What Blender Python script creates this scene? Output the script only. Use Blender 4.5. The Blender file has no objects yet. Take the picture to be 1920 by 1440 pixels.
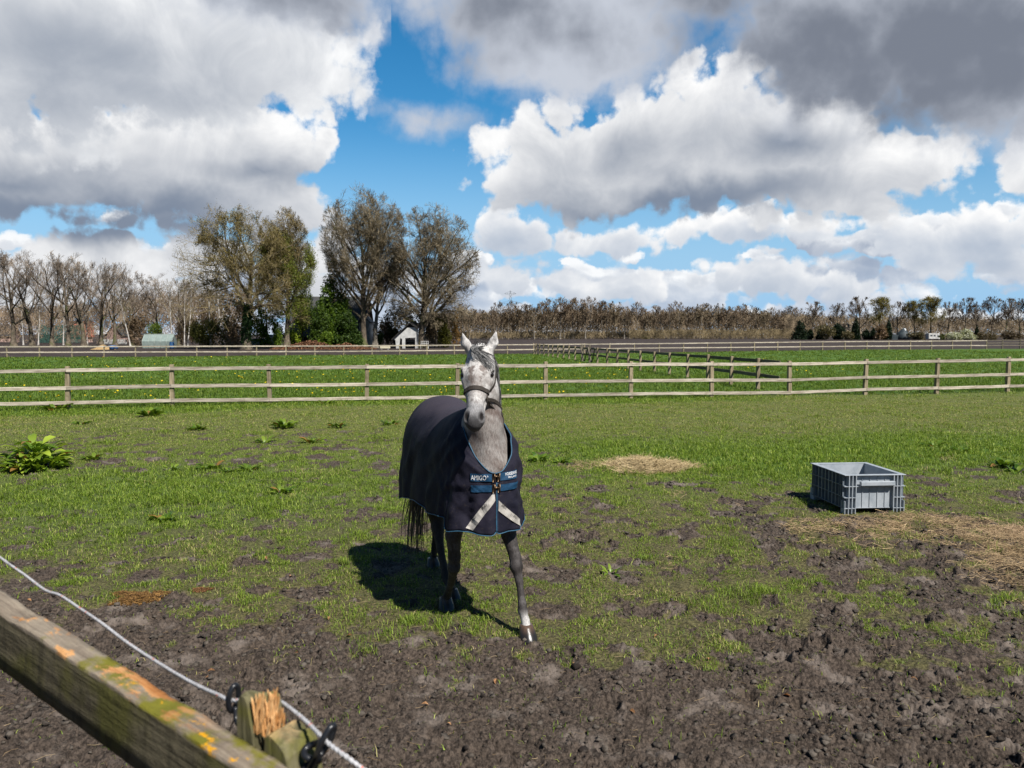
import bpy, bmesh, math, random
import numpy as np
from mathutils import Vector, Matrix

# ------------------------------------------------------------------ camera, light, sky
sc = bpy.context.scene
COL = sc.collection
H = 2.0                       # eye height, metres
F = 1500.0                    # focal length in photo pixels (1920 wide)
PITCH = math.atan(93 / F)
cam_d = bpy.data.cameras.new('camera')
cam = bpy.data.objects.new('camera', cam_d)
COL.objects.link(cam)
cam.location = (0, 0, H)
cam.rotation_euler = (math.radians(90) - PITCH, 0, 0)
cam_d.sensor_width = 36
cam_d.lens = 36 * F / 1920
cam_d.clip_start = 0.05
cam_d.clip_end = 9000
cam_d.dof.use_dof = True
cam_d.dof.focus_distance = 7.0
cam_d.dof.aperture_fstop = 7.0
sc.camera = cam

SUN_EL = math.radians(49)
SUN_H = Vector((0.60, -0.80))          # horizontal direction towards the sun
SUN_DIR = Vector((SUN_H.x * math.cos(SUN_EL), SUN_H.y * math.cos(SUN_EL), math.sin(SUN_EL)))
sun_d = bpy.data.lights.new('sun', 'SUN')
sun_d.energy = 5.0
sun_d.angle = math.radians(0.53)
sun_d.color = (1.0, 0.955, 0.89)
sun = bpy.data.objects.new('sun', sun_d)
COL.objects.link(sun)
sun.location = (20, -20, 40)
sun.rotation_euler = (-SUN_DIR).to_track_quat('-Z', 'Y').to_euler()

sc.view_settings.view_transform = 'Standard'
sc.view_settings.look = 'None'
sc.view_settings.gamma = 1
sc.view_settings.exposure = 0.45
sc.cycles.max_bounces = 5
sc.cycles.diffuse_bounces = 2
sc.cycles.glossy_bounces = 2
sc.cycles.transmission_bounces = 3
sc.cycles.transparent_max_bounces = 6
sc.cycles.sample_clamp_indirect = 6
sc.cycles.caustics_reflective = False
sc.cycles.caustics_refractive = False


def ray(x, y):
    """world direction (Y component 1) through a photo pixel, used while surveying positions"""
    cx, cy = (x - 960) / F, (720 - y) / F
    d = Vector((cx, math.cos(PITCH) + cy * math.sin(PITCH), -math.sin(PITCH) + cy * math.cos(PITCH)))
    return d / d.y


def at(x, y, d):
    r = ray(x, y)
    return Vector((r.x * d, d, H + r.z * d))


def gd(x, y, z=0.0):
    r = ray(x, y)
    return at(x, y, (z - H) / r.z)


class NT:
    """small helper to write node trees as expressions"""
    def __init__(self, tree):
        self.t = tree
        tree.nodes.clear()

    def n(self, typ, **kw):
        nd = self.t.nodes.new(typ)
        for k, v in kw.items():
            if k.startswith('i_'):
                nd.inputs[k[2:].replace('_', ' ')].default_value = v
            else:
                setattr(nd, k, v)
        return nd

    def put(self, sock, v):
        if isinstance(v, bpy.types.NodeSocket):
            self.t.links.new(v, sock)
        elif v is not None:
            sock.default_value = v

    def m(self, op, a, b=None, c=None, clamp=False):
        nd = self.t.nodes.new('ShaderNodeMath')
        nd.operation = op
        nd.use_clamp = clamp
        for s, v in zip(nd.inputs, (a, b, c)):
            self.put(s, v)
        return nd.outputs[0]

    def vm(self, op, a, b=None, c=None, out=0):
        nd = self.t.nodes.new('ShaderNodeVectorMath')
        nd.operation = op
        for s, v in zip(nd.inputs, (a, b, c)):
            self.put(s, v)
        return nd.outputs[out]

    def step(self, x, lo, hi, a=0.0, b=1.0, smooth=True):
        nd = self.t.nodes.new('ShaderNodeMapRange')
        nd.interpolation_type = 'SMOOTHSTEP' if smooth else 'LINEAR'
        for i, v in enumerate((x, lo, hi, a, b)):
            self.put(nd.inputs[i], v)
        return nd.outputs[0]

    def mix(self, f, a, b, blend='MIX'):
        nd = self.t.nodes.new('ShaderNodeMix')
        nd.data_type = 'RGBA'
        nd.blend_type = blend
        self.put(nd.inputs[0], f)
        for s, v in ((nd.inputs[6], a), (nd.inputs[7], b)):
            if isinstance(v, (tuple, list)) and len(v) == 3:
                v = (*v, 1)
            self.put(s, v)
        return nd.outputs[2]

    def noise(self, vec, scale, detail=4, rough=0.5, dims='3D', out=0, dist=0.0):
        nd = self.t.nodes.new('ShaderNodeTexNoise')
        nd.noise_dimensions = dims
        self.put(nd.inputs['Vector'], vec)
        nd.inputs['Scale'].default_value = scale
        nd.inputs['Detail'].default_value = detail
        nd.inputs['Roughness'].default_value = rough
        nd.inputs['Distortion'].default_value = dist
        return nd.outputs[out]

    def vor(self, vec, scale, feature='F1', dims='3D', detail=0.0, out=0, rnd=1.0):
        nd = self.t.nodes.new('ShaderNodeTexVoronoi')
        nd.voronoi_dimensions = dims
        nd.feature = feature
        self.put(nd.inputs['Vector'], vec)
        nd.inputs['Scale'].default_value = scale
        if 'Detail' in nd.inputs:
            nd.inputs['Detail'].default_value = detail
        nd.inputs['Randomness'].default_value = rnd
        return nd.outputs[out]

    def ramp(self, f, stops):
        nd = self.t.nodes.new('ShaderNodeValToRGB')
        e = nd.color_ramp.elements
        while len(e) < len(stops):
            e.new(0.5)
        for el, (p, c) in zip(e, stops):
            el.position = p
            el.color = (*c, 1)
        self.put(nd.inputs[0], f)
        return nd.outputs[0]


world = bpy.data.worlds.new('World')
sc.world = world
world.use_nodes = True
W = NT(world.node_tree)


def ae(x, y):
    r = ray(x, y)
    return math.atan2(r.x, r.y), math.atan2(r.z, math.hypot(r.x, r.y))


def build_sky():
    # cloud outlines: (x, y, rx, ry) of billows in photo pixels -> azimuth / elevation of each billow, then free of any camera
    def lay(lst):
        return [(*ae(x, y), rx / F, ry / F) for x, y, rx, ry in lst]
    # (billows, base elevation line or None)
    white_r = [
        (lay([(1345, 215, 130, 105), (1240, 250, 170, 90), (1390, 320, 160, 95), (1180, 300, 200, 100), (1050, 320, 160, 90),
              (1290, 380, 260, 70), (1000, 290, 120, 60), (1030, 225, 75, 45), (1480, 355, 90, 70), (940, 335, 70, 35)]), 420),
        (lay([(1560, 330, 190, 75), (1700, 300, 140, 55), (1480, 270, 190, 90), (1780, 310, 70, 22), (1560, 395, 150, 40)]), None),
        (lay([(1935, 305, 70, 55)]), None),
    ]
    low_r = [(lay([(960, 440, 95, 52), (1060, 450, 70, 34), (1150, 452, 85, 40), (1180, 440, 40, 24)]), 500),
             (lay([(1400, 435, 190, 34), (1560, 448, 200, 36), (1300, 470, 90, 34)]), 472),
             (lay([(1730, 440, 90, 42), (1860, 430, 110, 50), (1690, 480, 90, 36), (1820, 490, 100, 40), (1930, 500, 80, 44)]), 540),
             (lay([(950, 520, 90, 38), (1060, 530, 90, 36), (1180, 535, 100, 36), (1010, 500, 60, 24)]), 580), (lay([(1440, 515, 130, 34), (1540, 520, 70, 34), (1350, 505, 80, 28), (1620, 545, 90, 26)]), 575)]
    base_r = [(lay([(1270, 392, 230, 30), (1110, 385, 110, 26), (1420, 385, 110, 24)]), None), (lay([(1140, 285, 26, 18)]), None), (lay([(1500, 285, 90, 30)]), None)]
    base_l = [(lay([(140, 405, 250, 42), (330, 420, 170, 36), (40, 345, 90, 26), (250, 385, 180, 30)]), None), (lay([(520, 345, 90, 22)]), None)]
    base_t = [(lay([(150, 225, 160, 60), (60, 250, 120, 45), (230, 170, 170, 45)]), None), (lay([(150, 95, 150, 50)]), None)]
    white_l = [
        (lay([(450, 260, 170, 85), (250, 290, 230, 100), (520, 290, 100, 75), (60, 320, 190, 100), (330, 370, 250, 90),
              (90, 370, 170, 70), (500, 340, 90, 60)]), 446),
        (lay([(520, 430, 70, 60), (600, 420, 50, 45), (560, 500, 90, 60), (610, 480, 60, 60)]), None),
        (lay([(70, 485, 120, 45), (240, 485, 140, 50), (330, 500, 90, 55), (150, 530, 230, 55)]), None),
    ]
    topleft = [
        (lay([(100, 60, 300, 160), (380, 90, 280, 130), (560, 110, 150, 85), (250, 150, 250, 80), (120, 200, 130, 75), (20, 180, 110, 90),
              (640, 85, 75, 55), (665, 110, 45, 40)]), None),
    ]
    wide = lay([(800, -30, 100, 38)])
    dark_r = [
        (wide + lay([(1060, 70, 210, 105), (985, 20, 190, 70), (1040, 120, 130, 55), (1130, 10, 130, 50), (1320, -40, 160, 70)]), None),
        (lay([(1570, 90, 200, 120), (1760, 70, 260, 130), (1600, 160, 140, 65), (1900, 160, 170, 100), (1740, 205, 140, 50)]), None),
        (lay([(795, 225, 45, 16), (840, 232, 40, 12)]), None),
    ]
    dark_l = [
        (wide, None),
        (lay([(795, 225, 45, 16), (840, 232, 40, 12)]), None),
        (lay([(540, -5, 170, 60), (600, 40, 75, 34)]), None),
    ]
    tc = W.n('ShaderNodeTexCoord')
    sep = W.n('ShaderNodeSeparateXYZ')
    W.t.links.new(tc.outputs['Generated'], sep.inputs[0])
    az = W.m('ARCTAN2', sep.outputs[0], sep.outputs[1])
    el = W.m('ARCSINE', sep.outputs[2])
    cmb = W.n('ShaderNodeCombineXYZ')
    W.put(cmb.inputs[0], az)
    W.put(cmb.inputs[1], el)
    P0 = cmb.outputs[0]

    def outline(Q, groups):
        best = None
        for lst, base in groups:
            g = None
            for (a, e, rx, ry) in lst:
                v = W.vm('MULTIPLY_ADD', Q, (1 / rx, 1 / ry, 0), (-a / rx, -e / ry, 0))
                ln = W.vm('LENGTH', v, out=1)
                rm = min(rx, ry) * 0.6 + max(rx, ry) * 0.25
                d = W.m('MULTIPLY_ADD', ln, -rm, rm)
                g = d if g is None else W.m('SMOOTH_MAX', g, d, 0.012)
            if base is not None:
                sp = W.n('ShaderNodeSeparateXYZ')
                W.t.links.new(Q, sp.inputs[0])
                eb = ae(960, base)[1]
                b = W.m('MULTIPLY_ADD', sp.outputs[1], 1.0, -eb)
                g = W.m('SMOOTH_MIN', g, b, 0.02)
            best = g if best is None else W.m('MAXIMUM', best, g)
        return best

    def dens(off, groups, warp, amp, fine, wscale=7.0, det=7):
        P = P0 if off is None else W.vm('ADD', P0, off)
        nz = W.noise(P, wscale, det, 0.56, '2D', out=1)
        wv = W.vm('MULTIPLY_ADD', nz, (warp, warp * .8, 0), (-warp * .5, -warp * .4, 0))
        Q = W.vm('ADD', P, wv)
        o = outline(Q, groups)
        if not amp:
            return o
        v1 = W.vor(Q, 21, dims='2D', detail=2.0)
        d = W.m('MULTIPLY_ADD', v1, -amp, amp * .42)
        if fine:
            f = W.noise(P, 26, 5, 0.62, '2D')
            d = W.m('ADD', d, W.m('MULTIPLY_ADD', f, fine, -fine * .5))
        return W.m('ADD', o, d)

    # --- clear sky
    sky = W.n('ShaderNodeTexSky')
    sky.sky_type = 'NISHITA'
    sky.sun_disc = False
    sky.sun_elevation = SUN_EL
    sky.sun_rotation = math.atan2(SUN_H.x, SUN_H.y)
    sky.air_density = 1.0
    sky.dust_density = 0.2
    sky.ozone_density = 4.0
    hs = W.n('ShaderNodeHueSaturation')
    hs.inputs['Saturation'].default_value = 1.36
    hs.inputs['Hue'].default_value = 0.492
    hs.inputs['Value'].default_value = 1.2
    W.put(hs.inputs['Color'], sky.outputs[0])
    K = 10.0     # cloud radiance is written for background strength 0.1
    clear = W.mix(W.step(el, 0.01, 0.27), (3.4, 5.9, 8.6), hs.outputs[0])

    tex = W.noise(P0, 11, 6, .6, '2D', dist=.35)

    def col(c):
        return tuple(v * K for v in c)

    def bgnode(c, k=0.073):
        bg = W.n('ShaderNodeBackground')
        bg.inputs['Strength'].default_value = k
        W.put(bg.inputs['Color'], c)
        return bg.outputs[0]

    def choose(f, a, b):
        nd = W.n('ShaderNodeMixShader')
        W.put(nd.inputs[0], f)
        W.t.links.new(a, nd.inputs[1])
        W.t.links.new(b, nd.inputs[2])
        return nd.outputs[0]

    # --- far banks of small cumulus near the horizon
    def bank(off):
        P = P0 if off is None else W.vm('ADD', P0, off)
        nz = W.noise(P, 16, 6, 0.6, '2D', out=1)
        Q = W.vm('MULTIPLY_ADD', nz, (.06, .04, 0), P)
        S = W.vm('MULTIPLY', Q, (1, 1.9, 1))
        big = W.noise(S, 5.2, 2, 0.5, '2D')
        v = W.vor(S, 15, dims='2D', detail=1.5)
        return W.m('ADD', W.m('MULTIPLY_ADD', big, .17, -.07), W.m('MULTIPLY_ADD', v, -.085, .038))

    def banks(c):
        lowmask = W.step(el, 0.05, 0.21, .030, -.075)
        ba = W.step(W.m('ADD', bank(None), lowmask), 0.0, 0.02)
        t1 = W.m('MAXIMUM', W.m('ADD', bank((0.004, 0.012, 0)), lowmask), 0)
        t2 = W.m('MAXIMUM', W.m('ADD', bank((0.008, 0.032, 0)), lowmask), 0)
        lit = W.m('EXPONENT', W.m('MULTIPLY', W.m('ADD', t1, t2), -15))
        bcol = W.mix(lit, W.mix(W.step(el, 0, .14), col((.36, .47, .64)), col((.24, .30, .42))), col((.96, .98, 1.0)))
        return W.mix(ba, c, bcol)

    # --- standing cumulus, lit from above: the more cloud lies above a point, the darker
    def cumulus(c, groups, dark_c, lit_c, k, warp=.07, amp=.034, fine=.036, soft=.016, bias=.014, offs=((.005, .014, 0), (.012, .045, 0)), ws=(1.0, 1.15), shade=None, sdark=.06):
        d0 = dens(None, groups, warp, amp, fine)
        tau = None
        for j, (o, w) in enumerate(zip(offs, ws)):
            dj = dens(o, groups, warp, amp, fine) if j == 0 else dens(o, groups, warp * 1.25, 0, 0, det=3)
            t = W.m('MULTIPLY', W.m('MAXIMUM', W.m('ADD', dj, bias), 0), w)
            tau = t if tau is None else W.m('ADD', tau, t)
        lit = W.m('EXPONENT', W.m('MULTIPLY', tau, -k))
        if shade:      # thick flat bases, where the sun does not reach
            sh = dens(None, shade, .12, 0, 0, 6.0, 5)
            lit = W.m('MULTIPLY', lit, W.step(sh, -.035, .045, 1, sdark))
        lit = W.m('MULTIPLY', lit, W.step(tex, .30, .70, .72, 1.16, smooth=False), clamp=True)
        cc = W.mix(lit, dark_c, lit_c)
        return W.mix(W.step(d0, -bias, soft - bias), c, cc)

    # --- near cloud bases, dark from below
    def bases(c, groups):
        dd = dens(None, groups, .09, .02, .03, 4.0)
        dn = W.noise(P0, 5.5, 4, 0.5, '2D')
        thick = W.m('ADD', W.m('MULTIPLY', dd, 11.0), W.m('MULTIPLY_ADD', dn, 2.0, -.85))
        dcol = W.mix(W.step(thick, -.1, 1.0), col((.58, .62, .70)), col((.20, .225, .28)))
        return W.mix(W.step(dd, -.03, .02), c, dcol)

    wd, wl = col((.19, .24, .33)), col((1.0, 1.0, 1.0))
    low = banks(clear)
    right = cumulus(low, low_r, col((.30, .39, .53)), col((1.0, 1.0, 1.0)), 14.0, warp=.06, amp=.030, fine=.03, soft=.012, bias=.008, offs=((.004, .008, 0), (.008, .026, 0)), ws=(1.0, 1.4))
    right = cumulus(right, white_r, wd, wl, 5.2, shade=base_r)
    right = bases(right, dark_r)
    left = cumulus(low, white_l, wd, wl, 5.4, shade=base_l)
    left = cumulus(left, topleft, col((.21, .26, .35)), col((.98, .99, 1.0)), 2.8, warp=.09, fine=.05, soft=.03, shade=base_t, sdark=.50)
    left = bases(left, dark_l)
    front = choose(W.m('GREATER_THAN', az, ae(735, 200)[0]), bgnode(left), bgnode(right))
    # --- the rest of the sky: scattered cloud overhead and behind, grey haze below the horizon
    rest_n = W.noise(W.vm('MULTIPLY', tc.outputs['Generated'], (1, 1, 1.6)), 2.6, 4, .55)
    rest = W.mix(W.step(rest_n, .52, .66), clear, col((.42, .46, .52)))
    inside = W.m('MULTIPLY', W.m('LESS_THAN', W.m('ABSOLUTE', az), .80), W.m('MULTIPLY', W.m('GREATER_THAN', el, 0.0), W.m('LESS_THAN', el, 0.50)))
    out = W.n('ShaderNodeOutputWorld')
    W.t.links.new(choose(inside, bgnode(rest, .034), front), out.inputs[0])


build_sky()
world.cycles.sampling_method = 'MANUAL'
world.cycles.sample_map_resolution = 512

# ------------------------------------------------------------------ shared helpers
RNG = np.random.default_rng(11)
random.seed(5)


def tag(o, label=None, cat=None, group=None, kind=None):
    if label: o['label'] = label
    if cat: o['category'] = cat
    if group: o['group'] = group
    if kind: o['kind'] = kind
    return o


def mesh_np(name, verts, faces_flat, sizes, attrs=None, smooth=False):
    """mesh from numpy arrays: verts (n,3), flat vertex indices, number of corners of each face"""
    me = bpy.data.meshes.new(name)
    verts = np.asarray(verts, np.float32)
    faces_flat = np.asarray(faces_flat, np.int32)
    sizes = np.asarray(sizes, np.int32)
    me.vertices.add(len(verts))
    me.vertices.foreach_set('co', verts.ravel())
    me.loops.add(len(faces_flat))
    me.loops.foreach_set('vertex_index', faces_flat)
    me.polygons.add(len(sizes))
    starts = np.zeros(len(sizes), np.int32)
    starts[1:] = np.cumsum(sizes)[:-1]
    me.polygons.foreach_set('loop_start', starts)
    if smooth:
        me.polygons.foreach_set('use_smooth', np.ones(len(sizes), bool))
    for k, (dom, typ, arr) in (attrs or {}).items():
        a = me.attributes.new(k, typ, dom)
        a.data.foreach_set('color' if 'COLOR' in typ else 'vector' if 'VECTOR' in typ else 'value', np.asarray(arr, np.float32).ravel())
    me.update(calc_edges=True)
    return me


def link(name, me, mat=None, parent=None, loc=None):
    o = bpy.data.objects.new(name, me)
    COL.objects.link(o)
    if mat is not None:
        me.materials.append(mat)
    if parent is not None:
        o.parent = parent
    if loc is not None:
        o.location = loc
    return o


def empty(name, loc=(0, 0, 0), rz=0.0):
    o = bpy.data.objects.new(name, None)
    COL.objects.link(o)
    o.location = loc
    o.rotation_euler = (0, 0, rz)
    o.empty_display_size = .1
    return o


def copy_tree(o, parent=None):
    c = o.copy()
    COL.objects.link(c)
    c.parent = parent
    for ch in list(o.children):
        copy_tree(ch, c)
    return c


_G = np.random.default_rng(3).uniform(-1, 1, (4, 256, 256))


def vnoise(x, y, k=0):
    """gradient noise, about -0.7..0.7"""
    xi, yi = np.floor(x).astype(int), np.floor(y).astype(int)
    fx, fy = x - xi, y - yi
    u = fx * fx * fx * (fx * (fx * 6 - 15) + 10)
    v = fy * fy * fy * (fy * (fy * 6 - 15) + 10)

    def g(ix, iy):
        a, b = _G[(2 * k) % 4][ix & 255, iy & 255], _G[(2 * k + 1) % 4][ix & 255, iy & 255]
        return a, b
    r = 0
    for dx in (0, 1):
        for dy in (0, 1):
            a, b = g(xi + dx, yi + dy)
            w = (u if dx else 1 - u) * (v if dy else 1 - v)
            r = r + w * (a * (fx - dx) + b * (fy - dy))
    return r


def fbm(x, y, scale, octv=5, gain=0.5, k=0):
    r, a, f, t = 0, 1.0, scale, 0
    for i in range(octv):
        r = r + a * vnoise(x * f + 17.3 * i, y * f - 9.1 * i, k + i)
        t += a
        a *= gain
        f *= 2.03
    return r / t * 2.6


_H = np.random.default_rng(8).uniform(0, 1, (3, 512, 512))


def worley(x, y, cell):
    """distance to the nearest random lump centre (in cells) and that lump's random value"""
    X, Y = x / cell, y / cell
    xi, yi = np.floor(X).astype(int), np.floor(Y).astype(int)
    best = np.full(X.shape, 9.0)
    val = np.zeros(X.shape)
    for dx in (-1, 0, 1):
        for dy in (-1, 0, 1):
            a, b = (xi + dx) & 511, (yi + dy) & 511
            px, py = xi + dx + _H[0][a, b], yi + dy + _H[1][a, b]
            d = np.hypot(X - px, Y - py)
            m = d < best
            best = np.where(m, d, best)
            val = np.where(m, _H[2][a, b], val)
    return best, val


def sstep(x, a, b):
    t = np.clip((x - a) / (b - a), 0, 1)
    return t * t * (3 - 2 * t)


# ------------------------------------------------------------------ terrain and what grows where
# paddock fence runs from A to B; the far fence from C to D; bare arable soil lies beyond the far fence
FA, FB = np.array((-12.41, 22.3)), np.array((17.1, 27.6))
FC, FD = np.array((-43.5, 69.0)), np.array((54.3, 95.0))


def side(x, y, P, Q):
    """signed distance beyond the line P-Q (positive is farther from the camera)"""
    d = (Q - P) / np.linalg.norm(Q - P)
    return (y - P[1]) * d[0] - (x - P[0]) * d[1]


def base_z(x, y):
    z = 0.05 * fbm(x, y, .09, 2, k=1)
    left = sstep(-x, 2, 16) * sstep(y, 12, 22) * (1 - sstep(y, 40, 60))
    z = z - 0.13 * left
    r = np.hypot(x, y)
    return z * (1 - sstep(r, 60, 110)) * sstep(r, 5, 9) + .25 * sstep(x, 5, 45) * sstep(y, 45, 90)


def mud_mask(x, y):
    n = fbm(x, y, .45, 5, .6, 1)
    n2 = fbm(x, y, 1.7, 4, .6, 2)
    n3 = fbm(x + 40, y, 4.5, 3, .6, 0)
    lim = 5.55 + .45 * np.exp(-((x - 3.6) / 1.3) ** 2) + .25 * np.sin(x * 1.3) - .55 * np.exp(-((x - 1.2) / .7) ** 2) + .3 * sstep(-x, .5, 2)
    d = y + 0.05 * x
    m = sstep(lim - d + 1.1 * n + 1.1 * n2 + 1.1 * n3, -.75, .9)
    # poached patches scattered through the grass, fewer with distance
    patch = sstep(.8 * n2 + .85 * n3 + .3 * n + .16 * np.exp(-(((x - 2.8) / 2.4) ** 2 + ((y - 7.6) / 1.9) ** 2)), .26, .60) * (1 - .35 * sstep(d, 8, 17)) * (1 - sstep(d, 15, 22))
    # poached hoof holes and kicked-up turf
    hx, hy = x + .09 * n3, y + .09 * n2
    for cell, big in ((.62, .40), (.34, .36)):
        f_, v_ = worley(hx + cell, hy, cell)
        patch = np.maximum(patch, sstep(big * np.clip(1.6 * v_ - .54 + .5 * n + .35 * n2, 0, 1) - f_, -.06, .05) * (1 - sstep(d, 13, 19)))
    lush = lush_mask(x, y)
    patch = patch * (1 - .9 * lush)
    # trampled ground about the crate and the hay
    crate = np.exp(-(((x - 4.3) / 1.7) ** 2 + ((y - 7.1) / 1.15) ** 2)) * sstep(n2 + n3, -.15, .35) * 1.15
    return np.clip(np.maximum(np.maximum(m, patch), .9 * crate), 0, 1) * (1 - sstep(side(x, y, FA, FB), -1.6, -.4))


def lush_mask(x, y):
    n = fbm(x, y, .3, 3, .5, 2)
    a = np.exp(-((y - (12.6 + .12 * x) + n) / 2.1) ** 2) * sstep(x, -1, 2.5)        # strip behind the crate
    b = sstep(side(x, y, FA, FB) + 1.2 * n, -2.6, -.6) * (1 - .75 * sstep(x, 4, 9))    # along the fence
    c = np.exp(-(((x + 4.5) / 3.0) ** 2 + ((y - 10) / 2.4) ** 2)) * .7
    p = sstep(side(x, y, FA, FB), -.2, .6)
    return np.clip(np.maximum(np.maximum(a, b), np.maximum(c, p)), 0, 1)


def soil_mask(x, y):
    s = side(x, y, FC, FD)
    return sstep(s + .5 * fbm(x, y, .5, 3), -.2, 1.0)


def straw_mask(x, y):
    n = fbm(x, y, .8, 4, .6, 0)
    a = np.exp(-(((x - 5.0) / 1.15) ** 2 + ((y - 6.85) / 1.25) ** 2)) * 1.25
    b = np.exp(-(((x - 3.9) / 1.5) ** 2 + ((y - 8.3) / .36) ** 2)) * .58
    c = np.exp(-(((x - 2.0) / 1.1) ** 2 + ((y - 12.1) / .7) ** 2)) * .8
    return np.clip((np.maximum(np.maximum(a, b), c)) + .55 * n - .18, 0, 1)


def terrain_z(x, y):
    mud = mud_mask(x, y)
    r = np.hypot(x, y)
    near = 1 - sstep(r, 14, 30)
    z = base_z(x, y)
    z = z + near * (.022 * fbm(x, y, 2.2, 3, .5, 0) + .012 * fbm(x, y, 7, 3, .55, 1))
    # hoof-trodden clods
    wx, wy = x + .03 * fbm(x, y, 9, 2, .5, 2), y + .03 * fbm(x + 9, y, 9, 2, .5, 0)
    rough = .30 + 1.05 * np.clip(.5 + 1.0 * fbm(x + 3, y, .85, 3, .5, 2), 0, 1)
    f, v = worley(x + 1.7, y, .46)
    hd_ = f * .46
    hp = (v > .42) * mud * near
    z = z + hp * (-.034 * (1 - sstep(hd_, .045, .075)) + .016 * np.exp(-((hd_ - .088) / .018) ** 2))
    rough = rough * (1 - .8 * hp * (1 - sstep(hd_, .05, .08)))
    for cell, amp, kk in ((.30, .046, 1.0), (.115, .038, 1.0), (.052, .026, .9), (.026, .014, .8)):
        f, v = worley(wx + 3 * cell, wy, cell)
        lump = np.sqrt(np.clip(1 - (f / .72) ** 2, 0, 1)) * (v ** 1.6) - .25
        z = z + mud * near * amp * lump * rough
    z = z + mud * near * (.010 * fbm(x, y, 16, 4, .65, 1) - .015 + .020 * (.35 - np.abs(fbm(x, y, 11, 4, .62, 2))) + .012 * (.35 - np.abs(fbm(x + 5, y, 30, 3, .6, 0))))
    return z


def build_ground():
    th_f = np.linspace(-50, 50, 1351)
    th = np.radians(np.concatenate([th_f, np.linspace(50, 310, 66)[1:-1]]))
    rs = [1.2, 1.8, 2.4, 2.8, 3.1]
    while rs[-1] < 32:
        rs.append(rs[-1] + max(.0095, rs[-1] ** 2 / 2000))
    while rs[-1] < 6000:
        rs.append(rs[-1] * 1.03 + .3)
    rs = np.array(rs)
    R, T = np.meshgrid(rs, th, indexing='ij')
    x, y = R * np.sin(T), R * np.cos(T)
    z = terrain_z(x, y)
    nr, nt = R.shape
    z = z + np.random.default_rng(1).uniform(-.0045, .0045, z.shape) * mud_mask(x, y) * (R < 9)
    verts = np.stack([x, y, z], -1).reshape(-1, 3)
    i = np.arange(nr - 1)[:, None] * nt
    j = np.arange(nt)[None, :]
    j2 = (j + 1) % nt
    q = np.stack([i + j, i + j2, i + nt + j2, i + nt + j], -1).reshape(-1, 4)[:, ::-1]
    n0 = len(verts)
    verts = np.vstack([verts, [[0, 0, 0]]])
    fan = np.stack([np.full(nt, n0), (np.arange(nt) + 1) % nt, np.arange(nt)], -1)
    flat = np.concatenate([q.ravel(), fan[:, ::-1].ravel()])
    sizes = np.concatenate([np.full(len(q), 4), np.full(nt, 3)])
    X, Y = verts[:, 0], verts[:, 1]
    far = np.hypot(X, Y) < 60
    mud = np.zeros(len(X)); mud[far] = mud_mask(X[far], Y[far])
    st = np.zeros(len(X)); st[far] = straw_mask(X[far], Y[far])
    me = mesh_np('ground', verts, flat, sizes, {
        'mud': ('POINT', 'FLOAT', mud), 'straw': ('POINT', 'FLOAT', st),
        'lush': ('POINT', 'FLOAT', lush_mask(X, Y)), 'soil': ('POINT', 'FLOAT', soil_mask(X, Y))}, smooth=True)
    mat = bpy.data.materials.new('ground')
    mat.use_nodes = True
    N = NT(mat.node_tree)

    def attr(nm):
        a = N.n('ShaderNodeAttribute')
        a.attribute_name = nm
        return a.outputs['Fac']
    pos = N.n('ShaderNodeNewGeometry').outputs['Position']
    n1 = N.noise(pos, 3.0, 6, .6)
    n2 = N.noise(pos, 45, 5, .65)
    n3 = N.noise(pos, .35, 3, .5)
    mudc = N.mix(N.step(n2, .3, .7), (.021, .0152, .0115), (.128, .098, .077))
    mudc = N.mix(N.step(n1, .52, .70), mudc, (.200, .165, .140))           # crusts that have dried
    under = N.mix(N.step(n2, .35, .65), (.048, .042, .018), (.150, .135, .058))  # thatch and soil between blades
    sy = N.n('ShaderNodeSeparateXYZ')
    N.t.links.new(pos, sy.inputs[0])
    under = N.mix(N.step(N.m('MULTIPLY_ADD', n1, 3.0, sy.outputs[1]), 9.0, 13.5), under, N.mix(N.step(n2, .35, .65), (.058, .068, .016), (.175, .19, .055)))
    lush = N.mix(N.step(n2, .3, .7), (.040, .085, .010), (.095, .175, .025))
    under = N.mix(attr('lush'), under, lush)
    c = N.mix(N.step(attr('mud'), .25, .6), under, mudc)
    c = N.mix(N.m('MULTIPLY', attr('straw'), N.step(n2, .4, .6)), c, (.115, .080, .045))
    soilc = N.mix(N.step(n3, .35, .65), (.030, .022, .019), (.052, .039, .034))
    soilc = N.mix(N.step(n1, .45, .7), soilc, (.062, .047, .040))
    c = N.mix(attr('soil'), c, soilc)
    b = N.n('ShaderNodeBsdfPrincipled')
    N.put(b.inputs['Base Color'], c)
    b.inputs['Roughness'].default_value = .9
    b.inputs['Specular IOR Level'].default_value = .25
    bump = N.n('ShaderNodeBump')
    bump.inputs['Distance'].default_value = .02
    bump.inputs['Strength'].default_value = .9
    hgt = N.m('ADD', N.noise(pos, 60, 6, .7), N.m('MULTIPLY', N.vor(pos, 30), -.6))
    N.put(bump.inputs['Height'], hgt)
    N.t.links.new(bump.outputs[0], b.inputs['Normal'])
    o = N.n('ShaderNodeOutputMaterial')
    N.t.links.new(b.outputs[0], o.inputs[0])
    g = link('ground', me, mat)
    tag(g, kind='structure')
    return g


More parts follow.
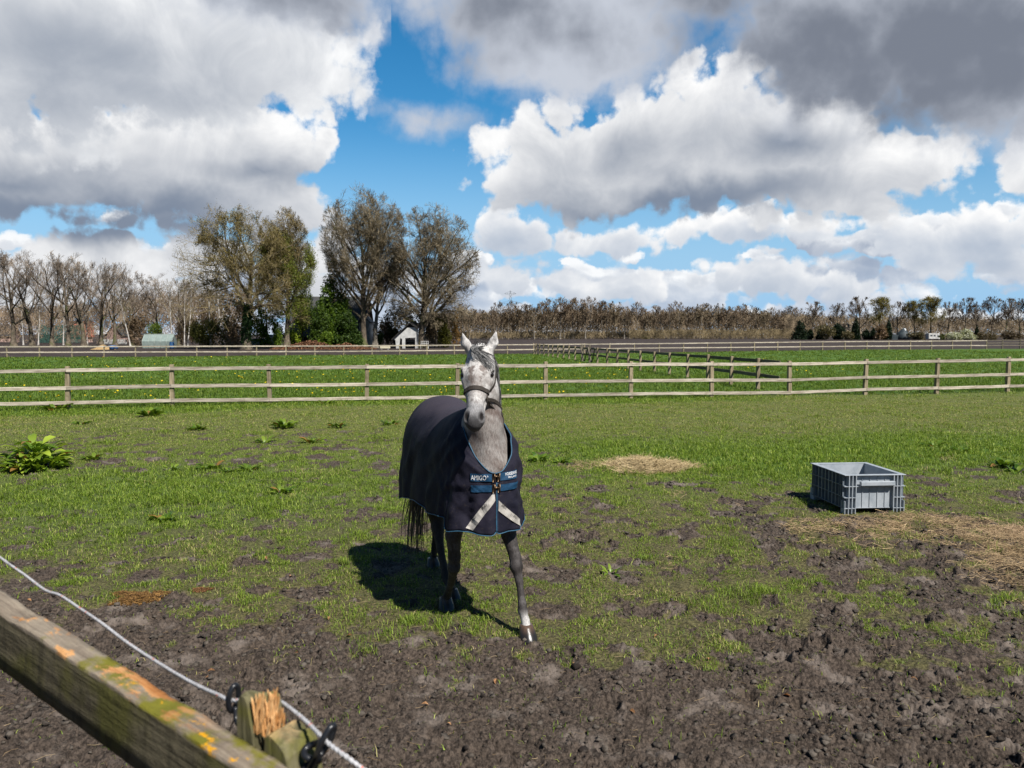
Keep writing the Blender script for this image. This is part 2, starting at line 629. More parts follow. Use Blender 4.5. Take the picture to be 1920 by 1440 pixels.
def leaf_mat(name, attr='tint', trans=.35, rough=.55, spec=.3):
    mat = bpy.data.materials.new(name)
    mat.use_nodes = True
    N = NT(mat.node_tree)
    a = N.n('ShaderNodeAttribute')
    a.attribute_name = attr
    b = N.n('ShaderNodeBsdfPrincipled')
    N.put(b.inputs['Base Color'], a.outputs['Color'])
    b.inputs['Roughness'].default_value = rough
    b.inputs['Specular IOR Level'].default_value = spec
    t = N.n('ShaderNodeBsdfTranslucent')
    N.put(t.inputs['Color'], N.mix(1.0, a.outputs['Color'], (1.1, 1.15, .55), 'MULTIPLY'))
    mx = N.n('ShaderNodeMixShader')
    mx.inputs[0].default_value = trans
    N.t.links.new(b.outputs[0], mx.inputs[1])
    N.t.links.new(t.outputs[0], mx.inputs[2])
    o = N.n('ShaderNodeOutputMaterial')
    N.t.links.new(mx.outputs[0], o.inputs[0])
    return mat


def blades(x, y, z, h, w, lean, col, rng):
    """five-point bent blades -> verts, flat, sizes, colours"""
    n = len(x)
    a = rng.uniform(0, 2 * np.pi, n)
    dx, dy = np.cos(a), np.sin(a)                     # lean direction
    b = a + np.pi / 2 + rng.uniform(-.6, .6, n)
    sx, sy = np.cos(b) * w / 2, np.sin(b) * w / 2
    V = np.zeros((n, 5, 3))
    V[:, 0] = np.stack([x - sx, y - sy, z], -1)
    V[:, 1] = np.stack([x + sx, y + sy, z], -1)
    mx, my, mz = x + dx * lean * h * .3, y + dy * lean * h * .3, z + h * .58
    V[:, 2] = np.stack([mx + sx * .8, my + sy * .8, mz], -1)
    V[:, 3] = np.stack([mx - sx * .8, my - sy * .8, mz], -1)
    V[:, 4] = np.stack([x + dx * lean * h, y + dy * lean * h, z + h * (1 - .35 * lean)], -1)
    o = np.arange(n)[:, None] * 5
    quads = o + np.array([0, 1, 2, 3])
    tris = o + np.array([3, 2, 4])
    C = np.repeat(col[:, None, :], 5, 1)
    return V.reshape(-1, 3), quads, tris, C.reshape(-1, 3)


def build_grass():
    rng = np.random.default_rng(21)
    out_v, out_q, out_t, out_c = [], [], [], []
    off = 0

    def add(V, Q, T, C):
        nonlocal off
        out_v.append(V); out_q.append(Q + off); out_t.append(T + off); out_c.append(C)
        off += len(V)
    half = math.radians(38)
    rings = [(2.6, 5, 7200, 1.0), (5, 8, 5600, 1.0), (8, 12, 3200, 1.15), (12, 18, 1700, 1.4), (18, 27, 850, 1.8), (27, 42, 260, 2.6), (42, 64, 80, 4.5), (64, 100, 26, 7)]
    for r0, r1, dn, wk in rings:
        area = half * (r1 * r1 - r0 * r0)
        n = int(area * dn)
        # tufted: pick tuft centres, then blades about them
        nt = max(10, n // 9)
        r = np.sqrt(rng.uniform(r0 * r0, r1 * r1, nt)); t = rng.uniform(-half, half, nt)
        tx, ty = r * np.sin(t), r * np.cos(t)
        k = rng.integers(0, nt, n)
        sp = .035 * wk ** .7
        x, y = tx[k] + rng.normal(0, sp, n), ty[k] + rng.normal(0, sp, n)
        soil = soil_mask(x, y)
        mud = mud_mask(x, y) if r0 < 30 else np.zeros(n)
        st = straw_mask(x, y) if r0 < 20 else np.zeros(n)
        lush = lush_mask(x, y)
        clump = fbm(x, y, 2.6, 3, .6, 1)
        keep = rng.uniform(0, 1, n) < np.clip(1.10 - 1.15 * sstep(mud + .22 * fbm(x, y, 9, 2, .6, 0), .10, .95), .03, 1) * (1 - .45 * st) * (1 - soil) * np.clip(.62 + 1.15 * clump * (1 - .6 * sstep(y, 8.5, 13)) + .5 * lush + .5 * sstep(y, 8.5, 13), .10, 1.3)
        # nothing grows under the hooves' shaded soles or the crate legs
        x, y, soil, lush, clump, mud = x[keep], y[keep], soil[keep], lush[keep], clump[keep], mud[keep]
        n = len(x)
        z = terrain_z(x, y) - .004
        big = sstep(fbm(x + 70, y, .9, 3, .6, 2), .25, .6)
        h = rng.uniform(.012, .036, n) * (1 + 1.3 * lush + 1.3 * big + .5 * np.clip(clump, 0, 1))
        h *= np.where(rng.uniform(0, 1, n) < .03, 1.6, 1) * min(wk, 1.5) ** .5
        past = sstep(side(x, y, FA, FB), -.2, .8)
        h *= 1 + .35 * past
        w = rng.uniform(.0028, .0052, n) * wk * (1 + .4 * lush)
        lean = rng.uniform(.25, 1.5, n)
        u = rng.uniform(0, 1, (n, 1))
        dry = np.clip(.13 + .62 * fbm(x, y, .9, 4, .65, 0) - .55 * lush - .35 * big + .12 * mud, 0, 1)[:, None]
        dry = dry + .25 * ((sstep(y, 14, 18) * (1 - past))[:, None]) * (1 - lush[:, None])
        g1, g2, g3 = np.array((.090, .165, .010)), np.array((.26, .36, .035)), np.array((.40, .46, .10))
        c = g1 * (1 - u) + g2 * u
        c = np.where(rng.uniform(0, 1, (n, 1)) < .12 * (1 - .6 * past[:, None]), g3, c)
        c = c * (1 - .18 * past[:, None])
        d1 = np.array((.52, .43, .21)) * (1 - u) + np.array((.36, .34, .10)) * u
        isd = rng.uniform(0, 1, (n, 1)) < np.clip(dry, 0, 1) * .75
        c = np.where(isd, d1, c)
        c = c * (1 - .15 * past[:, None]) + past[:, None] * .15 * np.array((.06, .17, .03))
        c = c * rng.uniform(.58, 1.10, (n, 1))
        add(*blades(x, y, z, h, w, lean, c, rng))
    V = np.vstack(out_v); Q = np.vstack(out_q); T = np.vstack(out_t); C = np.vstack(out_c)
    C4 = np.ones((len(C), 4)); C4[:, :3] = C
    me = mesh_np('grass', V, np.concatenate([Q.ravel(), T.ravel()]), np.concatenate([np.full(len(Q), 4), np.full(len(T), 3)]),
                 {'tint': ('POINT', 'FLOAT_COLOR', C4)})
    o = link('grass', me, leaf_mat('grass_blade', trans=.3))
    tag(o, kind='stuff')
    print('grass blades', len(Q))



def build_clods():
    """loose crumbs and clods of trodden soil, and small stones"""
    rng = np.random.default_rng(31)
    n = 60000
    half = math.radians(38)
    r = np.sqrt(rng.uniform(2.9 ** 2, 11 ** 2, n)); t = rng.uniform(-half, half, n)
    x, y = r * np.sin(t), r * np.cos(t)
    keep = rng.uniform(0, 1, n) < sstep(mud_mask(x, y), .3, .8) * np.clip(.35 + 1.1 * fbm(x, y, 1.6, 3, .6, 2), .06, 1)
    x, y = x[keep], y[keep]
    n = len(x)
    t = (1 + 5 ** .5) / 2
    base = np.array([(-1, t, 0), (1, t, 0), (-1, -t, 0), (1, -t, 0), (0, -1, t), (0, 1, t), (0, -1, -t), (0, 1, -t), (t, 0, -1), (t, 0, 1), (-t, 0, -1), (-t, 0, 1)]) / 1.9
    tri = np.array([(0, 11, 5), (0, 5, 1), (0, 1, 7), (0, 7, 10), (0, 10, 11), (1, 5, 9), (5, 11, 4), (11, 10, 2), (10, 7, 6), (7, 1, 8), (3, 9, 4), (3, 4, 2), (3, 2, 6), (3, 6, 8), (3, 8, 9), (4, 9, 5), (2, 4, 11), (6, 2, 10), (8, 6, 7), (9, 8, 1)])
    s = .004 + .017 * rng.uniform(0, 1, n) ** 3.0
    P = base[None] * (1 + rng.normal(0, .34, (n, 12, 1))) * (s[:, None] * rng.uniform(.75, 1.3, (n, 3)))[:, None, :] * np.array([1.1, 1.1, .75])
    a = rng.uniform(0, 6.28, n)
    ca, sa = np.cos(a)[:, None], np.sin(a)[:, None]
    X = P[..., 0] * ca - P[..., 1] * sa + x[:, None]
    Y = P[..., 0] * sa + P[..., 1] * ca + y[:, None]
    Z = P[..., 2] + (terrain_z(x, y) + s * .25)[:, None]
    V = np.stack([X, Y, Z], -1).reshape(-1, 3)
    Fq = (tri[None] + np.arange(n)[:, None, None] * 12).reshape(-1)
    mat = bpy.data.materials.new('soil_crumb'); mat.use_nodes = True
    N = NT(mat.node_tree)
    pos = N.n('ShaderNodeNewGeometry').outputs['Position']
    c = N.mix(N.step(N.noise(pos, 9, 4, .7), .35, .65), (.022, .0165, .0135), (.135, .114, .094))
    b = N.n('ShaderNodeBsdfPrincipled'); N.put(b.inputs['Base Color'], c)
    b.inputs['Roughness'].default_value = .9; b.inputs['Specular IOR Level'].default_value = .2
    bp = N.n('ShaderNodeBump'); bp.inputs['Distance'].default_value = .006
    N.put(bp.inputs['Height'], N.noise(pos, 170, 4, .7)); N.t.links.new(bp.outputs[0], b.inputs['Normal'])
    o = N.n('ShaderNodeOutputMaterial'); N.t.links.new(b.outputs[0], o.inputs[0])
    tag(link('soil_clods', mesh_np('soil_clods', V, Fq, np.full(n * 20, 3)), mat), kind='stuff')


build_ground()
build_grass()
build_clods()

# ------------------------------------------------------------------ materials in common use
def new_mat(name):
    m = bpy.data.materials.new(name)
    m.use_nodes = True
    return m, NT(m.node_tree)


def finish(N, col, rough=.7, spec=.3, height=None, bdist=.01, bstr=.6, metal=0.0, **kw):
    b = N.n('ShaderNodeBsdfPrincipled')
    N.put(b.inputs['Base Color'], (*col, 1) if isinstance(col, tuple) and len(col) == 3 else col)
    N.put(b.inputs['Roughness'], rough)
    b.inputs['Specular IOR Level'].default_value = spec
    b.inputs['Metallic'].default_value = metal
    for k, v in kw.items():
        b.inputs[k.replace('_', ' ')].default_value = v
    if height is not None:
        bp = N.n('ShaderNodeBump')
        bp.inputs['Distance'].default_value = bdist
        bp.inputs['Strength'].default_value = bstr
        N.put(bp.inputs['Height'], height)
        N.t.links.new(bp.outputs[0], b.inputs['Normal'])
    o = N.n('ShaderNodeOutputMaterial')
    N.t.links.new(b.outputs[0], o.inputs[0])
    return b


def plain(name, col, rough=.7, spec=.3, var=.25, scale=8.0, metal=0.0, bump=0.0):
    m, N = new_mat(name)
    p = N.n('ShaderNodeTexCoord').outputs['Object']
    n = N.noise(p, scale, 5, .6)
    f = N.step(n, .3, .7)
    c = N.mix(f, tuple(v * (1 - var) for v in col), tuple(min(1, v * (1 + var)) for v in col))
    finish(N, c, rough, spec, n if bump else None, bump or .01, .5, metal)
    return m


def wood(name, c0, c1, c2, moss=None, grain=(2.2, 30, 30)):
    """weathered timber, grain along local X, tint varied per board"""
    m, N = new_mat(name)
    p = N.n('ShaderNodeTexCoord').outputs['Object']
    oi = N.n('ShaderNodeObjectInfo').outputs['Random']
    q = N.vm('ADD', N.vm('MULTIPLY', p, grain), N.vm('SCALE', (7, 3, 11), None) if False else (0, 0, 0))
    cmb = N.n('ShaderNodeCombineXYZ')
    N.put(cmb.inputs[0], N.m('MULTIPLY', oi, 37.0))
    q = N.vm('ADD', q, cmb.outputs[0])
    g = N.noise(q, 1.0, 6, .62)
    blot = N.noise(N.vm('ADD', p, cmb.outputs[0]), 3.0, 5, .65)
    c = N.mix(N.step(g, .32, .66), c0, c1)
    c = N.mix(N.step(blot, .52, .72), c, c2)
    tint = N.step(oi, 0, 1, .78, 1.12)
    tc = N.n('ShaderNodeCombineColor')
    for s in tc.inputs[:3]:
        N.put(s, tint)
    c = N.mix(1.0, c, tc.outputs[0], 'MULTIPLY')
    if moss is not None:
        mz = N.noise(N.vm('ADD', p, (5, 2, 9)), 5, 5, .6)
        c = N.mix(N.step(mz, .5, .68, 0, .8), c, moss)
    finish(N, c, .8, .25, g, .004, .7)
    return m


M_RAIL = wood('sunbleached_rail', (.27, .225, .175), (.55, .485, .40), (.25, .215, .15))
M_POST = wood('fence_post', (.17, .135, .085), (.33, .27, .18), (.13, .115, .06), grain=(30, 30, 2.2))
M_SHADERAIL = wood('shaded_rail', (.10, .085, .065), (.20, .17, .13), (.09, .085, .06))  # fences seen from their shaded side: that shade is in the colour


def board(name, p0, p1, hgt, thk, mat, parent, seg=4, wob=.006, rng=random):
    """plank from p0 to p1, local X along it, slightly warped"""
    p0, p1 = Vector(p0), Vector(p1)
    d = p1 - p0
    L = d.length
    x = d.normalized()
    y = Vector((0, 0, 1)).cross(x).normalized()
    z = x.cross(y)
    bm = bmesh.new()
    rings = []
    for i in range(seg + 1):
        u = -L / 2 + L * i / seg
        oy, oz = rng.uniform(-wob, wob), rng.uniform(-wob, wob)
        e = .004
        pr = []
        for sy, sz in ((-1, -1), (1, -1), (1, 1), (-1, 1)):
            pr.append(bm.verts.new((u, oy + sy * thk / 2, oz + sz * hgt / 2)))
        rings.append(pr)
    for a, b in zip(rings, rings[1:]):
        for k in range(4):
            bm.faces.new((a[k], a[(k + 1) % 4], b[(k + 1) % 4], b[k]))
    bm.faces.new(rings[0][::-1]); bm.faces.new(rings[-1])
    bmesh.ops.recalc_face_normals(bm, faces=bm.faces)
    lng = [ed for ed in bm.edges if abs(ed.verts[0].co.x - ed.verts[1].co.x) > 1e-4]
    bmesh.ops.bevel(bm, geom=lng, offset=min(.006, thk * .15), segments=1, affect='EDGES')
    me = bpy.data.meshes.new(name)
    bm.to_mesh(me); bm.free()
    o = link(name, me, mat, parent)
    o.matrix_basis = Matrix.Translation((p0 + p1) / 2) @ Matrix((x, y, z)).transposed().to_4x4()
    return o


def post(name, base, height, w, mat, parent, lean=(0, 0), rz=0.0):
    bm = bmesh.new()
    rows = []
    for f, s in ((-.25, 1.0), (.0, 1.0), (.5, .99), (.985, .97), (1.0, .80)):
        r = []
        for sx, sy in ((-1, -1), (1, -1), (1, 1), (-1, 1)):
            r.append(bm.verts.new((sx * w / 2 * s + lean[0] * f * height, sy * w / 2 * s + lean[1] * f * height, f * height)))
        rows.append(r)
    for a, b in zip(rows, rows[1:]):
        for k in range(4):
            bm.faces.new((a[k], a[(k + 1) % 4], b[(k + 1) % 4], b[k]))
    bm.faces.new(rows[-1])
    bm.faces.new(rows[0][::-1])
    vert = [e for e in bm.edges if abs(e.verts[0].co.z - e.verts[1].co.z) > .05]
    bmesh.ops.bevel(bm, geom=vert, offset=.012, segments=1, affect='EDGES')
    me = bpy.data.meshes.new(name)
    bm.to_mesh(me); bm.free()
    o = link(name, me, mat, parent)
    o.location = base
    o.rotation_euler = (0, 0, rz)
    return o


def on_line(xpix, P, Q, ypix=690):
    """point of the line P-Q under a photo column"""
    k = ray(xpix, ypix).x
    d = Q - P
    t = (k * P[1] - P[0]) / (d[0] - k * d[1])
    return P + t * d


def fence(name, label, P, Q, rows, w_post, rail_h, rail_t, m_rail, m_post, off, group=None, lean=0.0):
    """rows: (photo column, y of post top, [y of each rail], y of base)"""
    pts = []
    for (x, yt, yr, yb) in rows:
        p = on_line(x, P, Q)
        zt = at(x, yt, p[1]).z
        zr = [at(x, y, p[1]).z for y in yr]
        gz = float(base_z(np.array([p[0]]), np.array([p[1]]))[0])
        pts.append((Vector((p[0], p[1], gz)), zt, zr))
    root = empty(name, pts[0][0])
    tag(root, label, 'fence', group)
    bpy.context.view_layer.update()
    d = (Q - P) / np.linalg.norm(Q - P)
    nrm = Vector((d[1], -d[0], 0))
    if nrm.y > 0:
        nrm = -nrm
    rz = math.atan2(d[1], d[0])
    org = pts[0][0].copy()
    for p, zt, zr in pts:
        post('post', p - org, zt - p.z, w_post, m_post, root, (random.uniform(-.02, .02) + lean, random.uniform(-.015, .015)), rz)
    for k in range(len(pts[0][2])):
        for (a, _, za), (b, _, zb) in zip(pts, pts[1:]):
            o2 = nrm * (w_post / 2 + rail_t / 2 + .003) * off
            g = (b - a).normalized() * .003
            A = Vector((a.x, a.y, za[k])) + o2 + g - org
            B = Vector((b.x, b.y, zb[k])) + o2 - g - org
            board('rail', A, B, rail_h * random.uniform(.93, 1.05), rail_t, m_rail, root)
    return root, pts, nrm


def build_fences():
    near = [(-85, 692, (698.5, 731, 758.5), 760), (125, 687, (694, 727.7, 755), 759), (321, 683.5, (691, 723.4, 750.4), 760), (505, 683, (690, 722, 749.2), 760), (687, 682.5, (688, 720.5, 746.5), 755),
            (857, 681, (686.6, 718, 743.8), 753), (1023, 678, (685.4, 715.4, 741), 751), (1183, 677.5, (683.2, 713.5, 738.3), 748), (1335, 677, (682.6, 712.7, 736.6), 745),
            (1481, 676.5, (682.6, 712.4, 735.8), 742), (1623, 673, (679.5, 707.2, 730), 741), (1757, 671.5, (677.3, 705, 727.4), 740), (1890, 669, (674.6, 702, 723.7), 737), (2020, 667, (672.6, 699, 720.5), 735)]
    near = [(x, t, tuple(r), b) for x, t, r, b in near]
    fence('paddock_fence', 'long weathered three-rail timber fence crossing just behind the horse', FA, FB, near, .115, .098, .032, M_RAIL, M_POST, 1.0, lean=.0)
    xs = [-47, 14.3, 75.3, 136, 196, 255, 312.7, 369.7, 426.7, 482, 537, 591, 644.7, 698, 749.7, 800.7, 852, 902, 951.4, 1000.6, 1049, 1096, 1142.6, 1189, 1235.7, 1281, 1325.7, 1369.6, 1413.7, 1457, 1499, 1541, 1583, 1624, 1665, 1705.6, 1745, 1784, 1818.7, 1848]
    f = lambda x, px, py: float(np.interp(x, px, py))
    far = []
    for x in xs:
        r1 = f(x, (0, 640, 951, 1235, 1400, 1600, 1745, 1900), (650.2, 648.7, 646.5, 644.3, 642.4, 640.4, 639.6, 638))
        r2 = f(x, (0, 640, 951, 1235, 1400, 1600, 1800), (660.7, 659, 655.8, 652.4, 651.2, 649.2, 647.8))
        far.append((x, r1 - 1.6, (r1, r2), r2 + 9))
    fence('paddock_fence', 'far pale two-rail fence between the green pasture and the ploughed soil', FC, FD, far, .11, .115, .035, M_RAIL, M_POST, 1.0)
    E = on_line(1848, FC, FD)
    dark = [(x, y - 1.5, (y, y + 5, y + 9.5), y + 16) for x, y in ((1848.8, 638.3), (1878, 638), (1911, 638), (1948, 638))]
    fence('paddock_fence', 'dark close-railed fence at the right end of the far pale fence', E, E + np.array((6.0, .9)), dark, .12, .10, .03, M_SHADERAIL, M_SHADERAIL, 1.0)
    # fence running away from the camera across the pasture
    N_, M_ = np.array((9.22, 27.7)), np.array((2.2, 83.0))
    cols = [1000.6, 1005, 1011.9, 1019.7, 1028.2, 1036.3, 1045.6, 1056.3, 1066.7, 1078, 1120, 1138.4, 1157.3, 1177.8, 1200.8, 1227, 1255, 1288.9, 1327.4, 1371, 1421.6]
    cross = []
    for x in cols:
        r1 = f(x, (1000, 1091, 1200, 1327, 1421, 1460), (646.3, 652.6, 660.2, 669.4, 676.4, 679.6))
        r2 = f(x, (1000, 1091, 1200, 1327, 1421, 1460), (655, 663.4, 676.2, 691.4, 703, 708.6))
        cross.append((x, r1 - 3 if x < 1300 else r1 - 5, (r1, r2), 700))
    root, pts, nrm = fence('paddock_fence', 'two-rail pasture fence running away from the camera to the far fence', N_, M_, cross[::-1], .12, .125, .035, M_SHADERAIL, M_POST, -1.0)
    org = root.location.copy()
    # last bay: the rails meet the near fence
    p = on_line(1459, N_, M_)
    a = pts[0][0]
    for k, y in enumerate((679.6, 708.6)):
        s = -nrm * .08
        board('rail', Vector((a.x, a.y, pts[0][2][k])) + s - org, Vector((p[0], p[1] + .05, at(1459, y, p[1]).z)) + s - org, .12, .035, M_SHADERAIL, root)
    # braced gateway in it
    gate = []
    for x in (1091.5, 1105.5, 1119):
        q = on_line(x, N_, M_)
        gate.append(Vector((q[0], q[1], float(base_z(np.array([q[0]]), np.array([q[1]]))[0]))))
    for q in gate[:2]:
        post('gate_post', q - org, 1.25, .17, M_SHADERAIL, root)
    for a, b in ((gate[0], gate[1]), (gate[1], gate[0]), (gate[1], gate[2]), (gate[2], gate[1])):
        m = a.lerp(b, .45)
        board('brace', a + Vector((-.12, 0, 1.1)) - org, m + Vector((-.12, 0, .08)) - org, .09, .06, M_SHADERAIL, root)


build_fences()


# ------------------------------------------------------------------ the old fence right at the camera
def tube(name, pts, rad, mat, parent=None, sides=8, closed=False):
    """smooth tube through points, rad a number or one per point"""
    pts = [Vector(p) for p in pts]
    n = len(pts)
    rads = rad if hasattr(rad, '__len__') else [rad] * n
    V, Fc = [], []
    up = Vector((0, 0, 1))
    for i, p in enumerate(pts):
        a = pts[(i - 1) % n] if closed or i > 0 else p
        b = pts[(i + 1) % n] if closed or i < n - 1 else p
        t = (b - a).normalized()
        if i == 0:
            u = t.orthogonal().normalized()
        else:
            u = (u - t * u.dot(t)).normalized()
        v = t.cross(u)
        for k in range(sides):
            an = 2 * math.pi * k / sides
            V.append(p + (u * math.cos(an) + v * math.sin(an)) * rads[i])
    for i in range(n if closed else n - 1):
        for k in range(sides):
            i2 = (i + 1) % n
            Fc.append((i * sides + k, i * sides + (k + 1) % sides, i2 * sides + (k + 1) % sides, i2 * sides + k))
    if not closed:
        Fc.append(tuple(range(sides))[::-1]); Fc.append(tuple((n - 1) * sides + k for k in range(sides)))
    me = bpy.data.meshes.new(name or 'band')
    me.from_pydata([tuple(v) for v in V], [], Fc)
    me.polygons.foreach_set('use_smooth', [True] * len(me.polygons))
    me.update()
    return link(name, me, mat, parent) if name else me


def catmull(pts, n=8):
    pts = [Vector(p) for p in pts]
    P = [pts[0] * 2 - pts[1]] + pts + [pts[-1] * 2 - pts[-2]]
    out = []
    for i in range(1, len(P) - 2):
        for k in range(n):
            t = k / n
            a, b, c, d = P[i - 1:i + 3]
            out.append(.5 * ((2 * b) + (c - a) * t + (2 * a - 5 * b + 4 * c - d) * t * t + (3 * b - a - 3 * c + d) * t ** 3))
    out.append(pts[-1])
    return out


def build_foreground():
    # old mossy timber: grey-green weathered faces, torn orange wood, yellow lichen
    m, N = new_mat('mossy_timber')
    p = N.n('ShaderNodeTexCoord').outputs['Object']
    g = N.noise(N.vm('MULTIPLY', p, (3, 45, 45)), 1, 7, .65)
    blot = N.noise(p, 9, 6, .65)
    geo = N.n('ShaderNodeNewGeometry')
    sp = N.n('ShaderNodeSeparateXYZ')
    N.t.links.new(p, sp.inputs[0])
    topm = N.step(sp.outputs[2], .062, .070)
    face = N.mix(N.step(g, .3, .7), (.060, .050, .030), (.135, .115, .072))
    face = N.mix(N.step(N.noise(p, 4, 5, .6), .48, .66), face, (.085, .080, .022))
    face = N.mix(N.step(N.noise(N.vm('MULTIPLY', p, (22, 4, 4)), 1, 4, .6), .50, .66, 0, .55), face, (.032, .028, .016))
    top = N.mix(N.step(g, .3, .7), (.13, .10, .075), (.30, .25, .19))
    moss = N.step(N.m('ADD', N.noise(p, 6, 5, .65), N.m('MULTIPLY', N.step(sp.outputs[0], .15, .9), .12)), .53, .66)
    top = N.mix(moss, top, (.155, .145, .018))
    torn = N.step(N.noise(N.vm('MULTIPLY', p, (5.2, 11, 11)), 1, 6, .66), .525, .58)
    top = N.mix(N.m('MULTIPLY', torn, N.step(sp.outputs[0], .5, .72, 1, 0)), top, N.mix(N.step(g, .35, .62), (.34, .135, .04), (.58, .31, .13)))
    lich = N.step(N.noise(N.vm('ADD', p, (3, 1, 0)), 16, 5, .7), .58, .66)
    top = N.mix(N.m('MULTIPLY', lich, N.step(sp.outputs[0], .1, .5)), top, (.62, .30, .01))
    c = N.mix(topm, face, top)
    finish(N, c, .85, .2, N.m('ADD', g, N.m('MULTIPLY', blot, 1.5)), .008, .9)
    M_BEAM = m
    dirv = Vector((.821, -.571, -.104)).normalized()
    nv = Vector((.571, .821, 0))
    p0 = Vector((-1.235, 1.93, 1.30))
    A = p0 - dirv * 1.6
    B = p0 + dirv * 1.75
    root = empty('old_fence', (-.41, 1.53, 0))
    tag(root, 'mossy grey fence beam nailed to a split post, closest to the camera', 'fence')
    org = root.location
    # beam with a chewed, splintered upper side
    L = (B - A).length
    nx, hh, tt = 260, .152, .062
    ys = np.array([-.5, -.48, -.3, -.1, .1, .3, .48, .5, .5, .5, .5, .3, -.3, -.5, -.5, -.5])
    zs = np.array([.47, .5, .5, .5, .5, .5, .5, .47, .2, -.2, -.48, -.5, -.5, -.48, -.2, .2])
    u = np.linspace(-L / 2, L / 2, nx)
    U, K = np.meshgrid(u, np.arange(len(ys)), indexing='ij')
    Y, Z = ys[K] * tt, zs[K] * hh
    bite = np.clip(fbm(U * 1.0 + 3, Y, 5, 4, .6, 1) - .1, 0, 1) * .014 + .0025 * fbm(U, Y, 30, 3, .6, 2)
    Z = Z - np.where(zs[K] > .4, bite, 0)
    Y = Y + .003 * fbm(U, Z * 3, 9, 3, .6, 0)
    V = np.stack([U, Y, Z], -1).reshape(-1, 3)
    m_ = len(ys)
    i, k = np.meshgrid(np.arange(nx - 1), np.arange(m_), indexing='ij')
    q = np.stack([i * m_ + k, i * m_ + (k + 1) % m_, (i + 1) * m_ + (k + 1) % m_, (i + 1) * m_ + k], -1).reshape(-1, 4)
    flat = np.concatenate([q.ravel(), np.arange(m_)[::-1], (nx - 1) * m_ + np.arange(m_)])
    me = mesh_np('rail', V, flat, [4] * len(q) + [m_, m_])
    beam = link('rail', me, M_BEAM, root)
    ctr = (A + B) / 2 + nv * tt / 2 - Vector((0, 0, hh / 2))
    yv = Vector((0, 0, 1)).cross(dirv).normalized()
    zv = dirv.cross(yv)
    beam.matrix_basis = Matrix.Translation(ctr - org) @ Matrix((dirv, yv, zv)).transposed().to_4x4()
    # split post behind it: outline of its face with the split, pulled to depth
    m, N = new_mat('mossy_post')
    p = N.n('ShaderNodeTexCoord').outputs['Object']
    g = N.noise(N.vm('MULTIPLY', p, (60, 60, 4)), 1, 6, .65)
    c = N.mix(N.step(g, .3, .7), (.075, .068, .034), (.19, .17, .095))
    c = N.mix(N.step(N.noise(p, 10, 5, .6), .45, .65), c, (.135, .13, .03))
    sp = N.n('ShaderNodeSeparateXYZ')
    N.t.links.new(p, sp.inputs[0])
    topz = N.m('ADD', sp.outputs[2], N.m('MULTIPLY_ADD', N.noise(p, 30, 4, .7), .05, -.025))
    c = N.mix(N.m('MULTIPLY', N.step(topz, 1.243, 1.272), N.step(sp.outputs[0], .0, .012)), c, (.40, .27, .13))
    finish(N, c, .85, .2, g, .006, .8)
    M_OLD = m
    prof = [(-.072, 0), (-.073, .6), (-.074, 1.1), (-.073, 1.27), (-.069, 1.302), (-.060, 1.312), (-.050, 1.311), (-.043, 1.300), (-.036, 1.27), (-.028, 1.245), (-.022, 1.21), (-.015, 1.13), (-.010, 1.04), (-.006, .98),
            (.000, 1.05), (.004, 1.15), (.006, 1.22), (.010, 1.256), (.022, 1.266), (.034, 1.259), (.050, 1.256), (.062, 1.246), (.069, 1.232), (.072, 1.19), (.073, .6), (.072, 0)]
    bm = bmesh.new()
    layers = []
    for j in range(7):
        f = j / 6
        lay = []
        for (a, z) in prof:
            ins = .006 * ((2 * f - 1) ** 4)
            zz = z + (.010 * math.sin(a * 190 + f * 5) * f + .012 * (f - .5) * math.sin(31 * a) if z > 1.1 else 0)
            lay.append(bm.verts.new((a * 1.06 * (1 - ins * 6), f * .085, zz - (ins + .022 * f * f if z > 1.1 else 0))))
        layers.append(lay)
    n = len(prof)
    for a, b in zip(layers, layers[1:]):
        for k in range(n):
            bm.faces.new((a[k], a[(k + 1) % n], b[(k + 1) % n], b[k]))
    bm.faces.new(layers[0][::-1]); bm.faces.new(layers[-1])
    bmesh.ops.triangulate(bm, faces=[f for f in bm.faces if len(f.verts) > 4])
    bmesh.ops.recalc_face_normals(bm, faces=bm.faces)
    me = bpy.data.meshes.new('split_post')
    bm.to_mesh(me); bm.free()
    po = link('split_post', me, M_OLD, root)
    ang = math.atan2(-.571, .821)
    rot = Matrix.Rotation(ang, 4, 'Z')
    pl = Vector((-.480, 1.478, -.014)) - Vector((org.x, org.y, 0)) + nv * .004
    po.matrix_basis = Matrix.Translation(pl) @ rot
    # fresh splinters standing out of the split: many thin slivers grown into one lump
    m, N = new_mat('torn_wood')
    p = N.n('ShaderNodeTexCoord').outputs['Object']
    g = N.noise(N.vm('MULTIPLY', p, (90, 90, 12)), 1, 5, .6)
    finish(N, N.mix(N.step(g, .3, .7), (.46, .20, .055), (.78, .50, .24)), .8, .2, g, .004, .8)
    V, Fc = [], []
    rs = random.Random(4)
    for s in range(120):
        x0, y0 = rs.uniform(-.036, .004), rs.uniform(.004, .055)
        top = 1.318 - abs(x0 + .028) * .7 + rs.uniform(-.036, .008) - (.024 if x0 > -.012 else 0)
        lx, w = rs.uniform(-.014, .016), rs.uniform(.0011, .0034)
        b = len(V)
        for (z, ww, o) in ((1.245, w * .5, 0), (top - .03, w, lx * .5), (top - .006, w * .8, lx), (top, w * .25, lx * 1.2)):
            for k in range(4):
                an = math.pi / 2 * k + s
                V.append((x0 + o + ww * math.cos(an), y0 + ww * math.sin(an), z))
        for r in range(3):
            for k in range(4):
                Fc.append((b + r * 4 + k, b + r * 4 + (k + 1) % 4, b + r * 4 + 4 + (k + 1) % 4, b + r * 4 + 4 + k))
        Fc.append((b + 12, b + 13, b + 14, b + 15))
